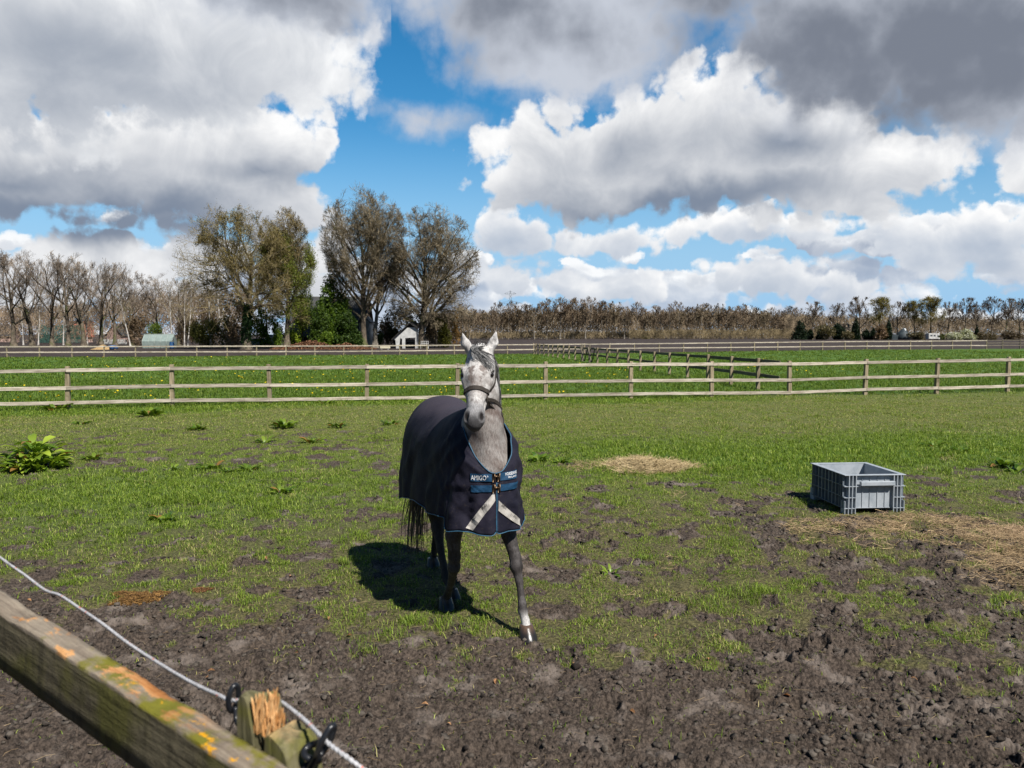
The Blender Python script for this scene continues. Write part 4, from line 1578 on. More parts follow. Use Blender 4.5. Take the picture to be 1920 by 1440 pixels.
def build_bushes():
    def loc(x, d):
        p = at(x, 640, d)
        return (p.x, p.y, 0)
    # the dark evergreen by the farmhouse, tiered
    rs = random.Random(3)
    bl = []
    for k in range(26):
        t = k / 25
        w = 3.1 * (1 - t) ** .8 + .35
        z = .8 + t * 12.4
        for q in range(max(1, int(5 * (1 - t)) + 1)):
            a = rs.uniform(0, 6.28)
            bl.append((w * .6 * math.cos(a), w * .6 * math.sin(a), z + rs.uniform(-.4, .4), w * .5, w * .5, .55 + .35 * (1 - t)))
    foliage_thing('evergreen_tree', 'tall green conical evergreen in front of the dark farmhouse roof', 'tree', loc(626, 116), bl, 15000, .16, (.018, .052, .006), (.14, .22, .022), 2, (9, .22), noise=.42)
    def bush(x, d, w, h, n, size, c0, c1, label, sd, name='shrub', stem=None, nb=9, noise=.45, cat='shrub', sh=.3):
        r = random.Random(sd)
        bl = []
        for k in range(nb):
            a, rr, z = r.uniform(0, 6.28), r.uniform(0, .62) * w / 2, r.uniform(.15, .8) * h
            s = r.uniform(.24, .42)
            bl.append((rr * math.cos(a), rr * math.sin(a), z, s * w, s * w, s * h * .75))
        foliage_thing(name, label, cat, loc(x, d), bl, n, size, c0, c1, sd, stem, noise=noise, shell=sh)
    G0, G1 = (.035, .085, .008), (.24, .34, .03)
    L0, L1 = (.09, .15, .012), (.40, .50, .05)
    bush(652, 114, 3.6, 5.6, 6000, .14, (.012, .034, .005), (.07, .12, .014), 'dark green leafy bush to the right below the evergreen', 41)
    bush(600, 113, 3.4, 6.2, 5000, .14, (.014, .036, .006), (.09, .145, .016), 'dark green leafy bush to the left below the evergreen', 45)
    bush(612, 109, 2.2, 2.6, 1800, .11, G0, G1, 'round green bush in front of the farmhouse wall', 42)
    bush(500, 120, 5.2, 8.0, 5200, .15, G0, G1, 'green leafing tree between the ivy oak and the narrow oak', 43, 'leafing_tree', (5, .16), 12, .55, 'tree')
    bush(566, 122, 3.6, 8.6, 3800, .15, L0, L1, 'bright yellow-green leafing tree right of the narrow oak', 44, 'leafing_tree', (5, .14), 10, .6, 'tree')
    bush(520, 112, 1.5, 3.4, 1300, .10, G0, G1, 'narrow ivy-green shrub beside the white wall panel', 46)
    bush(833, 121, 2.6, 5.0, 4200, .13, (.05, .055, .008), (.20, .19, .03), 'olive-yellow conifer bush right of the white shed', 47, noise=.4)
    bush(852, 124, 2.0, 6.5, 1500, .12, (.16, .085, .02), (.34, .20, .06), 'orange-brown weeping shrub behind the olive conifer bush', 48, noise=.6)
    bush(742, 126, 2.2, 4.4, 2000, .12, (.02, .03, .008), (.07, .085, .02), 'dark ivy bush behind the white shed\'s left eave', 49)
    bush(712, 121, 1.2, 2.6, 900, .1, G0, (.10, .14, .02), 'small green shrub at the grey-barked tree foot', 50)
    for k, (x, w, h, lab) in enumerate([(372, 3.4, 4.4, 'left clump of olive undergrowth beside the ivy oak'), (398, 3.6, 5.4, 'middle clump of olive undergrowth beside the ivy oak'), (428, 3.0, 4.6, 'right clump of olive undergrowth beside the ivy oak'), (290, 3.2, 4.6, 'fresh green bush behind the greenhouse')]):
        bush(x, 118 if k < 3 else 135, w, h, 2600, .12, (.045, .05, .010) if k < 3 else L0, (.17, .17, .035) if k < 3 else (.16, .22, .03), lab, 55 + k, noise=.5)
    # brown thicket between birches
    for k, (x, w, h, lab) in enumerate([(385, 5.5, 9.0, 'brown leafless thicket left of the ivy oak'), (440, 4.5, 8.0, 'brown leafless thicket behind the ivy oak trunk'), (258, 4.0, 5.5, 'brown leafless thicket left behind the greenhouse'), (352, 4.5, 6.5, 'brown leafless thicket right of the greenhouse'), (755, 6, 6.5, 'red-brown leafless thicket behind the white shed'), (722, 4, 5.5, 'red-brown leafless thicket left of the white shed'), (812, 4, 6, 'brown leafless thicket right of the white shed')]):
        bush(x, 128 if x != 440 else 114, w, h, 4200, .13, (.11, .078, .048), (.27, .19, .12), lab, 70 + k, 'thicket', noise=.62)
    # right-hand garden: evergreens, hedge, blossom
    D0, D1 = (.006, .014, .008), (.022, .042, .016)
    for k, (x, w, top, lab) in enumerate([(1499, 5.2, 598, 'largest dark conical evergreen at the left end of the far garden'), (1570, 4.6, 606, 'round dark evergreen in the far garden middle'), (1604, 3.0, 594, 'tall slim dark evergreen in the far garden'), (1537, 2.4, 613, 'small dark evergreen between the conical and round ones'),
                                          (1519, 2.0, 617, 'low dark evergreen beside the largest conical one'), (1637, 2.4, 615, 'small pointed dark evergreen near the brown bush'), (1624, 2.6, 618, 'low dark evergreen right of the slim tall one'), (1665, 2.8, 600, 'dark evergreen left of the dark cone-roofed shed'), (1831, 1.8, 612, 'thin dark evergreen right of the blossom bushes')]):
        d = 262
        h = (637 - top) / F * d
        r = random.Random(90 + k)
        bl = []
        for q in range(14):
            t = q / 13
            ww = w / 2 * ((1 - t) ** .7 + .12) if k not in (1, 4, 6) else w / 2 * (1 - (2 * t - .9) ** 2 * .7)
            bl.append((r.uniform(-.2, .2) * ww, r.uniform(-.3, .3) * ww, .3 + t * h * .92, ww, ww, h * .12))
        foliage_thing('evergreen_tree', lab, 'tree', loc(x, d), bl, 2200, .28, D0, D1, 100 + k, (h * .5, .15), noise=.38)
    for k, (x, w, h, c0, c1, lab) in enumerate([(1652, 4.4, 5.2, (.10, .065, .04), (.23, .15, .09), 'round red-brown bush between the far evergreens'), (1548, 6.0, 5.4, (.07, .06, .03), (.18, .15, .07), 'olive-brown bush between two far dark evergreens'), (1590, 3.6, 3.6, (.07, .06, .03), (.17, .14, .07), 'olive-brown bush right of the round far evergreen'),
                                                (1788, 6.4, 3.6, (.30, .31, .20), (.62, .62, .50), 'left white blossoming bush near the motorhome'), (1814, 5.0, 3.8, (.30, .31, .20), (.62, .62, .50), 'right white blossoming bush near the motorhome'), (1720, 5.0, 3.2, (.06, .055, .025), (.16, .13, .07), 'olive hedge between the shed and the motorhome'),
                                                (1765, 3.2, 2.6, (.04, .05, .015), (.12, .13, .04), 'green-brown hedge just right of the motorhome'), (1850, 7.0, 3.0, (.06, .05, .03), (.16, .12, .07), 'brown hedge right of the blossom bushes'), (1895, 8.0, 3.4, (.06, .045, .03), (.15, .11, .07), 'last brown hedge at the right of the field row'), (1211, 3.0, 3.6, (.09, .10, .02), (.24, .24, .06), 'yellow-green bush at the foot of the far wood')]):
        bush(x, 258 if x > 1400 else 312, w, h, 1500, .26, c0, c1, lab, 120 + k, noise=.45)


build_big_trees()
build_left_row()
build_far_trees()
build_bushes()

# ------------------------------------------------------------------ the grey horse
HO = Vector((-.376, 5.88, 0))
HF = Vector((.345, -.939, 0)).normalized()       # the way it walks
HL = Vector((-HF.y, HF.x, 0))                     # its left side


def hb(a, b, z):
    return HO + HF * a + HL * b + Vector((0, 0, z))


class Field:
    """signed-distance volume that shapes are melted into, turned into one continuous skin"""
    def __init__(self, lo, hi, h):
        self.lo, self.h = np.array(lo), h
        self.n = np.ceil((np.array(hi) - self.lo) / h).astype(int) + 1
        self.d = np.full(self.n, .5, np.float32)

    def box(self, lo, hi):
        i0 = np.clip(np.floor((lo - self.lo) / self.h).astype(int), 0, self.n)
        i1 = np.clip(np.ceil((hi - self.lo) / self.h).astype(int) + 1, 0, self.n)
        sl = tuple(slice(a, b) for a, b in zip(i0, i1))
        ax = [np.arange(a, b) * self.h + l for a, b, l in zip(i0, i1, self.lo)]
        return sl, np.stack(np.meshgrid(*ax, indexing='ij'), -1).astype(np.float32)

    def put(self, sl, e, k, sub=False):
        c = self.d[sl]
        if sub:
            e = -e
            h = np.maximum(k - np.abs(c - e), 0) / k
            self.d[sl] = np.maximum(c, e) + h * h * k * .25
        else:
            h = np.maximum(k - np.abs(c - e), 0) / k
            self.d[sl] = np.minimum(c, e) - h * h * k * .25

    def cap(self, a, b, ra, rb, k=.03, flat=None, sub=False):
        a, b = np.array(a, np.float32), np.array(b, np.float32)
        R = max(ra, rb) * (1 if flat is None else max(1, flat[1])) + k + .02
        sl, p = self.box(np.minimum(a, b) - R, np.maximum(a, b) + R)
        ab = b - a
        t = np.clip(((p - a) @ ab) / (ab @ ab), 0, 1)
        q = p - a - t[..., None] * ab
        if flat is not None:
            f = np.array(flat[0], np.float32); f /= np.linalg.norm(f)
            q = q + f * ((q @ f) * (1 / flat[1] - 1))[..., None]
        self.put(sl, np.linalg.norm(q, axis=-1) - (ra + t * (rb - ra)), k, sub)

    def ell(self, c, axes, r, k=.03, sub=False):
        c = np.array(c, np.float32); A = np.array([tuple(Vector(v).normalized()) for v in axes], np.float32); r = np.array(r, np.float32)
        R = r.max() + k + .02
        sl, p = self.box(c - R, c + R)
        q = (p - c) @ A.T
        k0 = np.linalg.norm(q / r, axis=-1); k1 = np.linalg.norm(q / (r * r), axis=-1) + 1e-9
        self.put(sl, k0 * (k0 - 1) / k1, k, sub)

    def at(self, p):
        g = (np.array(p) - self.lo) / self.h
        i = np.clip(np.floor(g).astype(int), 0, self.n - 2)
        f = g - i
        v = 0
        for dx in (0, 1):
            for dy in (0, 1):
                for dz in (0, 1):
                    v += self.d[i[0] + dx, i[1] + dy, i[2] + dz] * (f[0] if dx else 1 - f[0]) * (f[1] if dy else 1 - f[1]) * (f[2] if dz else 1 - f[2])
        return v

    def hit(self, o, d, far=.4):
        """outermost surface point along a ray from inside"""
        o, d = Vector(o), Vector(d).normalized()
        s = 0.0
        for _ in range(120):
            s += max(.002, .6 * abs(self.at(o + d * s)))
            if self.at(o + d * s) > 0:
                break
            if s > far:
                break
        return o + d * s

    def skin(self):
        d = self.d
        nx, ny, nz = d.shape
        ins = d < 0
        cnt = np.zeros((nx - 1, ny - 1, nz - 1), np.int8)
        for a in (0, 1):
            for b in (0, 1):
                for c in (0, 1):
                    cnt += ins[a:nx - 1 + a, b:ny - 1 + b, c:nz - 1 + c]
        cells = np.argwhere((cnt > 0) & (cnt < 8))
        idx = np.full(cnt.shape, -1, np.int32)
        idx[tuple(cells.T)] = np.arange(len(cells))
        acc = np.zeros((len(cells), 3)); num = np.zeros(len(cells))
        for ax in range(3):
            o1, o2 = [k for k in range(3) if k != ax]
            for u in (0, 1):
                for v in (0, 1):
                    c0 = cells.copy(); c0[:, o1] += u; c0[:, o2] += v
                    c1 = c0.copy(); c1[:, ax] += 1
                    d0, d1 = d[tuple(c0.T)], d[tuple(c1.T)]
                    m = (d0 < 0) != (d1 < 0)
                    t = d0 / (d0 - d1 + 1e-12)
                    pt = c0.astype(float); pt[:, ax] += t
                    acc[m] += pt[m]; num[m] += 1
        V = acc / num[:, None] * self.h + self.lo
        Q = []
        for ax in range(3):
            o1, o2 = [(1, 2), (2, 0), (0, 1)][ax]
            s0 = [slice(None)] * 3; s1 = [slice(None)] * 3
            s0[ax] = slice(0, -1); s1[ax] = slice(1, None)
            a, b = ins[tuple(s0)], ins[tuple(s1)]
            e = np.argwhere(a != b)
            e = e[(e[:, o1] > 0) & (e[:, o2] > 0) & (e[:, o1] < d.shape[o1] - 1) & (e[:, o2] < d.shape[o2] - 1)]
            def cell(u, v):
                c = e.copy(); c[:, o1] -= u; c[:, o2] -= v
                return idx[tuple(c.T)]
            q = np.stack([cell(1, 1), cell(0, 1), cell(0, 0), cell(1, 0)], -1)
            flip = ~a[tuple(e.T)]
            q[flip] = q[flip][:, ::-1]
            Q.append(q)
        Q = np.vstack(Q)
        Q = Q[(Q >= 0).all(1)]
        # relax the stair-steps a little
        E = np.vstack([Q[:, [0, 1]], Q[:, [1, 2]], Q[:, [2, 3]], Q[:, [3, 0]]])
        for lam in (.5, -.52, .5, -.52, .4):
            s = np.zeros_like(V); n = np.zeros(len(V))
            np.add.at(s, E[:, 0], V[E[:, 1]]); np.add.at(n, E[:, 0], 1)
            np.add.at(s, E[:, 1], V[E[:, 0]]); np.add.at(n, E[:, 1], 1)
            V = V + lam * (s / np.maximum(n, 1)[:, None] - V)
        return V, Q


def T3(v):
    return tuple(v)


def build_horse():
    rng = np.random.default_rng(77)
    rs = random.Random(6)
    S = Field((-1.02, 4.78, .03), (.22, 6.98, 2.10), .0075)
    lat = HL
    # ---- trunk and neck
    S.cap(hb(.34, 0, 1.12), hb(-.42, 0, 1.13), .27, .285, .06, (lat, .86))
    S.ell(hb(-.52, 0, 1.18), (HF, HL, (0, 0, 1)), (.27, .265, .28), .08)
    S.ell(hb(.44, 0, 1.14), (HF, HL, (0, 0, 1)), (.27, .21, .30), .08)
    S.cap(hb(.30, 0, 1.36), hb(.42, 0, 1.38), .075, .075, .10)
    for s in (-1, 1):
        S.ell(hb(.60, .08 * s, 1.02), (HF, HL, (0, 0, 1)), (.13, .095, .17), .05)
        S.ell(hb(-.50, .15 * s, 1.05), (HF, HL, (0, 0, 1)), (.24, .13, .30), .08)
    n0, n1, n2, n3 = hb(.44, 0, 1.22), hb(.585, -.015, 1.42), hb(.640, -.035, 1.62), hb(.655, -.055, 1.80)
    S.cap(n0, n1, .205, .150, .09, (lat, .80))
    S.cap(n1, n2, .148, .114, .05, (lat, .78))
    S.cap(n2, n3, .114, .090, .04, (lat, .84))
    S.cap(hb(.67, 0, 1.12), hb(.665, -.03, 1.45), .085, .06, .07)            # windpipe, front of the neck
    for s in (-1, 1):                                                        # strap muscles down to the breast
        S.cap(hb(.64, .07 * s, 1.10), hb(.60, .055 * s - .02, 1.40), .06, .045, .04)
    # ---- head
    P = Vector((-.212, 5.235, 1.865)); M = at(889, 793, 4.955)
    ha = (M - P).normalized()
    hs = ha.cross(Vector((0, 0, 1))).normalized()
    if hs.x < 0: hs = -hs
    hn = hs.cross(ha)
    if hn.y > 0: hn = -hn                                                     # forehead side
    HLn = (M - P).length

    def hd(t, s, n):
        return P + ha * (t * HLn) + hs * s + hn * n
    S.cap(hd(-.02, 0, -.02), hd(.32, 0, -.005), .078, .092, .04, (hs, 1.0))   # skull
    S.cap(hd(.20, 0, .015), hd(.36, 0, .022), .070, .072, .03, (hs, 1.16))    # forehead
    S.cap(hd(.36, 0, .008), hd(.86, 0, .010), .076, .046, .035, (hs, .92))    # nose bridge
    S.cap(hd(.62, 0, -.004), hd(.95, 0, -.006), .050, .050, .03)
    for s in (-1, 1):
        S.ell(hd(.30, .048 * s, -.105), (ha, hs, hn), (.125, .042, .105), .04)   # jowl
        S.cap(hd(.36, .082 * s, .020), hd(.60, .052 * s, .002), .026, .020, .03)  # facial crest
        S.ell(hd(.30, .084 * s, .040), (ha, hs, hn), (.040, .028, .028), .018)   # brow
        S.cap(hd(.42, .036 * s, -.10), hd(.80, .022 * s, -.052), .036, .028, .04)  # jaw bars
        S.ell(hd(.925, .037 * s, .012), (ha, hs, hn), (.046, .030, .042), .02)    # nostril wing
    S.ell(hd(.975, 0, -.012), (ha, hs, hn), (.046, .054, .056), .03)           # muzzle
    S.ell(hd(1.035, 0, -.010), (ha, hs, hn), (.022, .040, .030), .02)          # upper lip
    S.ell(hd(.985, 0, -.058), (ha, hs, hn), (.040, .036, .026), .018)          # lower lip, chin
    S.cap(hd(-.02, 0, -.06), hd(.18, 0, -.13), .085, .085, .05, (hs, .72))     # throat
    S.cap(n3, hd(.10, 0, -.06), .088, .085, .05, (hs, .85))
    for s in (-1, 1):
        e0 = hd(.955, .047 * s, .046)
        S.cap(hd(.885, .042 * s, .062), hd(.975, .050 * s, .034), .013, .021, .007, None, True)   # nostril
        S.ell(hd(.345, .100 * s, .040), (ha, hs, hn), (.030, .016, .018), .010, True)     # eye hollow
        S.cap(hd(.55, .075 * s, -.035), hd(.75, .058 * s, -.025), .012, .010, .03, None, True)    # hollow below the crest
        S.cap(hd(.14, .068 * s, .052), hd(.20, .074 * s, .048), .014, .014, .03, None, True)      # temple hollow
    S.cap(hd(1.04, -.04, -.036), hd(1.04, .04, -.036), .004, .004, .008, None, True)      # mouth line
    # ears
    for s, tip in ((-1, at(867, 625, 5.20)), (1, at(930, 621, 5.22))):
        cut = s > 0
        e0 = hd(-.05, .058 * s, .010)
        mid = e0.lerp(tip, .45) + hs * .012 * s
        fl = (hn + hs * (.35 * s) + ha * .2).normalized()
        S.cap(e0, mid, .032, .031, .02, (fl, .72))
        S.cap(mid, tip, .031, .006, .012, (fl, .72))
        if cut: S.cap(e0.lerp(tip, .22) + fl * .029, mid + fl * .027, .016, .017, .008, None, True)
        if cut: S.cap(mid + fl * .024, e0.lerp(tip, .88) + fl * .012, .018, .003, .008, None, True)
    # ---- legs
    def leg(js, rr, ks, flats=None):
        for i in range(len(js) - 1):
            S.cap(js[i], js[i + 1], rr[i], rr[i + 1], ks, flats)
    # left fore, reaching forward
    lf = [hb(.50, .11, 1.0), hb(.575, .145, .83), at(954, 1003, 5.36), at(966, 1045, 5.31), at(968, 1062, 5.295), at(974, 1092, 5.27), at(979, 1132, 5.235), at(980, 1145, 5.225), at(985, 1163, 5.20), at(987, 1178, 5.185)]
    leg(lf, [.10, .078, .049, .039, .039, .0235, .026, .030, .025, .033], .018)
    S.cap(lf[2] + Vector((-.012, -.01, .03)), lf[3] + Vector((-.004, 0, .05)), .034, .022, .02)
    S.ell(lf[4] + Vector((0, -.012, .006)), ((1, 0, 0), (0, 1, 0), (0, 0, 1)), (.039, .034, .044), .02)
    S.cap(lf[5] + Vector((.0, .024, 0)), lf[7] + Vector((0, .024, .01)), .011, .014, .012)      # tendons
    # right fore, trailing under the body
    rf = [hb(.48, -.11, 1.0), hb(.49, -.145, .83), at(850, 1003, 5.41), at(852, 1045, 5.45), at(851, 1064, 5.47), at(846, 1092, 5.60), at(839, 1116, 5.74), at(834, 1124, 5.80), at(836, 1135, 5.765)]
    leg(rf, [.10, .078, .054, .041, .040, .025, .027, .031, .032], .018)
    S.ell(rf[4] + Vector((0, -.012, .006)), ((1, 0, 0), (0, 1, 0), (0, 0, 1)), (.040, .034, .044), .02)
    S.cap(rf[2] + Vector((.014, -.008, .02)), rf[3] + Vector((.006, 0, .05)), .034, .022, .02)
    # right hind stepping under, left hind behind
    rh = [hb(-.48, -.13, 1.02), hb(-.30, -.17, .86), at(818, 965, 6.26), at(821, 992, 6.22), at(826, 1030, 6.14), at(835, 1076, 6.05), at(838, 1086, 6.03), at(845, 1100, 5.97), at(848, 1110, 5.95)]
    leg(rh, [.16, .13, .060, .047, .028, .029, .033, .028, .034], .02)
    lh = [hb(-.52, .13, 1.02), hb(-.48, .17, .86), hb(-.80, .115, .60), at(820, 985, 6.72), at(816, 1020, 6.80), at(812, 1048, 6.84), at(811, 1055, 6.84), at(812, 1064, 6.80)]
    leg(lh, [.16, .13, .058, .044, .028, .029, .033, .034], .02)
    V, Q = S.skin()
    # keep only what shows or is just under the rug: everything, as one body
    X, Y, Z = V[:, 0], V[:, 1], V[:, 2]
    rel = V - np.array(P)
    tt = rel @ np.array(ha) / HLn; ss = rel @ np.array(hs); nn = rel @ np.array(hn)
    a_ = (V - np.array(HO)) @ np.array(HF); b_ = (V - np.array(HO)) @ np.array(HL)
    W3 = lambda u, v, s, o=4: fbm(u, v, s, o, .6, 1)
    # coat colours of a flea-bitten grey: dark legs, freckled neck, pale face with brown smudges
    white, pale = np.array((.60, .58, .56)), np.array((.38, .352, .33))
    brown, dgrey, blk = np.array((.135, .100, .086)), np.array((.050, .045, .044)), np.array((.018, .016, .016))
    def blend(c, m, col):
        return c * (1 - m[:, None]) + m[:, None] * col
    sp = .5 + 1.1 * W3(a_ * 1.0 + b_ * .4, Z * 1.0 + b_ * .7, 9, 5)
    fine = .5 + .9 * fbm(a_ + b_ * 1.3, Z * .45 + b_, 60, 3, .6, 2)
    neck = blend(np.tile(pale * .93, (len(V), 1)), np.clip(.52 + .60 * (sp - .5) + .55 * (fine - .5), 0, .95), brown * .95)
    C = neck
    legm = sstep(-Z, -.80, -.62)
    legc = blend(np.tile(dgrey, (len(V), 1)), np.clip(.42 * sstep(.5 + W3(a_ * 2, Z, 10), .45, .75), 0, .7), np.array((.15, .14, .137)))
    legc = blend(legc, sstep(W3(b_ * 3 + 4, Z, 14), .05, .3) * .7, blk)
    hind = sstep(-a_, -.25, .05)
    legc = blend(legc, hind * .8, blk)
    C = blend(C, legm, 0) + legm[:, None] * legc
    lfm = (np.abs(X - .09) < .12) * (Y < 5.40)
    C = blend(C, lfm * sstep(-Z, -.19, -.10), white * .95)
    # head
    hm = sstep(nn - (-.215 + .10 * np.clip(tt, 0, 1)), 0, .035) * sstep(tt, -.25, -.05) * (tt < 1.15)
    face = np.tile(white, (len(V), 1))
    side_m = sstep(np.abs(ss), .055, .095)
    smud = sstep(W3(ss * 1.0 + .3, tt * .55, 13, 4) * .8 + .62 * np.exp(-((tt - .34) / .10) ** 2) * np.exp(-((np.abs(ss) - .033) / .028) ** 2), .14, .46)
    face = blend(face, smud * .92, brown * 1.05)
    face = blend(face, np.exp(-((tt - .55) / .13) ** 2) * np.clip(.45 + W3(ss, tt * .6, 14), 0, .75), brown * 1.25)
    face = blend(face, np.clip(.6 * fine - .08, 0, .5), pale * .7)
    muz = sstep(tt, .70, .84)
    face = blend(face, muz * .8, np.array((.23, .23, .24)))
    face = blend(face, np.clip(sstep(tt, .88, .99) * sstep(.030 - np.abs(ss), -.02, .02) + sstep(tt, .97, 1.03), 0, 1) * .9, np.array((.045, .045, .048)))
    for s in (-1, 1):
        d2 = ((tt - .94) / .075) ** 2 + ((ss - .047 * s) / .017) ** 2
        face = blend(face, np.clip(np.exp(-d2 * 1.0) * 1.25, 0, 1), np.array((.014, .013, .014)))
        d3 = ((tt - .345) / .052) ** 2 + ((ss - .098 * s) / .022) ** 2 + ((nn - .036) / .03) ** 2
        face = blend(face, np.exp(-d3 * 1.2) * .9, np.array((.05, .048, .05)))
    C = blend(C, hm, 0) + hm[:, None] * face
    em = sstep(-tt, .02, .07) * (Z > 1.84)
    C = blend(C, em, white * .98)
    C4 = np.ones((len(V), 4)); C4[:, :3] = np.clip(C, .012, .8)
    me = mesh_np('body', V, Q.ravel(), np.full(len(Q), 4), {'coat': ('POINT', 'FLOAT_COLOR', C4)}, smooth=True)
    m, N = new_mat('coat')
    at_ = N.n('ShaderNodeAttribute'); at_.attribute_name = 'coat'
    p = N.n('ShaderNodeTexCoord').outputs['Object']
    fl = N.noise(p, 230, 4, .7)
    fl2 = N.noise(N.vm('MULTIPLY', p, (130, 130, 45)), 1, 4, .65)
    c = N.mix(N.step(fl, .35, .65, .0, .55), at_.outputs['Color'], N.mix(.5, at_.outputs['Color'], (.07, .055, .048)))
    c = N.mix(1.0, c, N.mix(N.step(fl2, .3, .7), (.72, .72, .72), (1.2, 1.2, 1.2)), 'MULTIPLY')
    finish(N, c, .58, .22, N.m('ADD', fl2, N.m('MULTIPLY', fl, .6)), .004, .5, Sheen_Weight=.0)
    root = empty('horse', HO)
    tag(root, 'grey horse in a navy rug and halter walking towards the camera', 'horse')
    inv = Matrix.Translation(-HO)

    def own(name, me_, mat, parent=root, smooth=True):
        me_.transform(inv)
        return link(name, me_, mat, parent)
    body = own('body', me, m)
    # eyes
    mE, N = new_mat('eye')
    finish(N, (.012, .009, .008), .06, .6)
    for s in (-1, 1):
        c = hd(.345, .090 * s, .036)
        bm = bmesh.new()
        bmesh.ops.create_uvsphere(bm, u_segments=18, v_segments=12, radius=.0185)
        bmesh.ops.scale(bm, vec=(1, 1, .82), verts=bm.verts)
        bmesh.ops.translate(bm, vec=c, verts=bm.verts)
        for f in bm.faces: f.smooth = True
        e = bpy.data.meshes.new('eye'); bm.to_mesh(e); bm.free()
        own('eye', e, mE)
    # upper lids: small folds over the eyes
    # hooves
    mH, N = new_mat('hoof')
    p = N.n('ShaderNodeTexCoord').outputs['Object']
    g = N.noise(N.vm('MULTIPLY', p, (60, 60, 8)), 1, 4, .6)
    sz = N.n('ShaderNodeSeparateXYZ'); N.t.links.new(p, sz.inputs[0])
    hc = N.mix(N.step(sz.outputs[2], .03, .085), (.018, .016, .015), (.115, .070, .048))
    finish(N, N.mix(N.step(g, .3, .7, 0, .5), hc, (.02, .016, .014)), .3, .5, g, .002, .4)

    def hoof(cor, toe, dirv, mat, hgt=.085):
        dirv = Vector((dirv.x, dirv.y, 0)).normalized(); sd = Vector((-dirv.y, dirv.x, 0))
        vs, fs = [], []
        n = 24
        rows = ((0, .066, .010), (.10, .0665, .009), (.55, .057, .002), (.9, .048, -.006), (1.0, .046, -.008), (1.06, .036, -.008))
        for f, r, sh in rows:
            cen = Vector(toe).lerp(Vector(cor), min(f, 1))
            cen.z = f * hgt
            for k in range(n):
                a = 2 * math.pi * k / n
                rr = r * (1 - .14 * max(0, -math.cos(a)) ** 2)
                v = cen + dirv * (rr * 1.08 * math.cos(a) + sh) + sd * rr * .96 * math.sin(a)
                vs.append(tuple(v))
        for i in range(len(rows) - 1):
            for k in range(n):
                fs.append((i * n + k, i * n + (k + 1) % n, (i + 1) * n + (k + 1) % n, (i + 1) * n + k))
        fs.append(tuple(range(n))[::-1]); fs.append(tuple((len(rows) - 1) * n + k for k in range(n)))
        e = bpy.data.meshes.new('hoof'); e.from_pydata(vs, [], fs)
        e.polygons.foreach_set('use_smooth', [True] * (len(fs) - 2) + [False, False])
        bm = bmesh.new(); bm.from_mesh(e); bmesh.ops.recalc_face_normals(bm, faces=bm.faces); bm.to_mesh(e); bm.free()
        e.transform(Matrix.Translation(Vector((0, 0, -.008))))
        return own('hoof', e, mat)
    dz = Vector((.20, -.98, 0))
    hoof(lf[-1], lf[-1] + Vector((.012, -.028, 0)), dz, mH, .088)
    hoof(rf[-1], rf[-1] + Vector((.004, -.020, 0)), HF, mH, .078)
    hoof(rh[-1], rh[-1] + Vector((.008, -.02, 0)), HF, mH, .08)
    hoof(lh[-1], lh[-1] + Vector((.004, -.02, 0)), HF, mH, .08)

    # ---- hair: tapered locks
    def locks(name, curves, w, mat):
        V_, F_, C_ = [], [], []
        for cv, col in curves:
            pts = catmull(cv, 5)
            n = len(pts); b = len(V_)
            for i, q in enumerate(pts):
                t = (pts[min(i + 1, n - 1)] - pts[max(i - 1, 0)]).normalized()
                sdv = t.cross(Vector((rs.uniform(-.2, .2), -1, .2))).normalized()
                ww = w * (1 - (i / (n - 1)) ** 2 * .9) * (1 if i else .6)
                up = sdv.cross(t)
                V_ += [tuple(q + sdv * ww), tuple(q - sdv * ww), tuple(q + up * ww * .7)]
                C_ += [(*col, 1)] * 3
            for i in range(n - 1):
                for k in range(3):
                    F_.append((b + i * 3 + k, b + i * 3 + (k + 1) % 3, b + i * 3 + 3 + (k + 1) % 3, b + i * 3 + 3 + k))
        e = bpy.data.meshes.new(name); e.from_pydata(V_, [], F_)
        a = e.attributes.new('tint', 'FLOAT_COLOR', 'POINT'); a.data.foreach_set('color', np.array(C_, np.float32).ravel())
        return own(name, e, mat)
    mHair = leaf_mat('hair', trans=.05, rough=.4, spec=.5)
    def greycol(lo=.03, hi=.30):
        g_ = lo + (hi - lo) * rs.random() ** 2.2
        return (g_ * 1.02, g_, g_ * .98)
    cur = []
    for i in range(95):     # forelock swept across to its left
        u = rs.random()
        r0 = hd(-.05 + rs.uniform(-.03, .05), rs.uniform(-.045, .04), .062 + rs.uniform(-.008, .012))
        sw = .02 + .075 * rs.random()
        end_t = rs.uniform(.10, .30)
        c1 = hd(.03, -.030 + rs.uniform(-.02, .03), .096 + rs.uniform(-.006, .012))
        c2 = hd(end_t * .55, -.018 + sw * .55 + rs.uniform(-.012, .012), .094 + rs.uniform(-.004, .010))
        c3 = hd(end_t, sw + .012 + rs.uniform(-.01, .012), .084 + rs.uniform(-.004, .006) - .25 * max(0, sw - .05))
        c4 = hd(end_t + .06, sw + .03, .062 - .5 * max(0, sw - .04))
        cur.append(([r0, c1, c2, c3, c4], greycol()))
    for i in range(26):      # lock falling over its right brow
        r0 = hd(-.04, rs.uniform(-.04, .0), .066)
        e1 = rs.uniform(.08, .2)
        cur.append(([r0, hd(.02, -.04, .094), hd(e1 * .6, -.030 + rs.uniform(-.01, .01), .099), hd(e1, -.012 + rs.uniform(-.012, .012), .101), hd(e1 + .05, .012, .099)], greycol(.08, .4)))
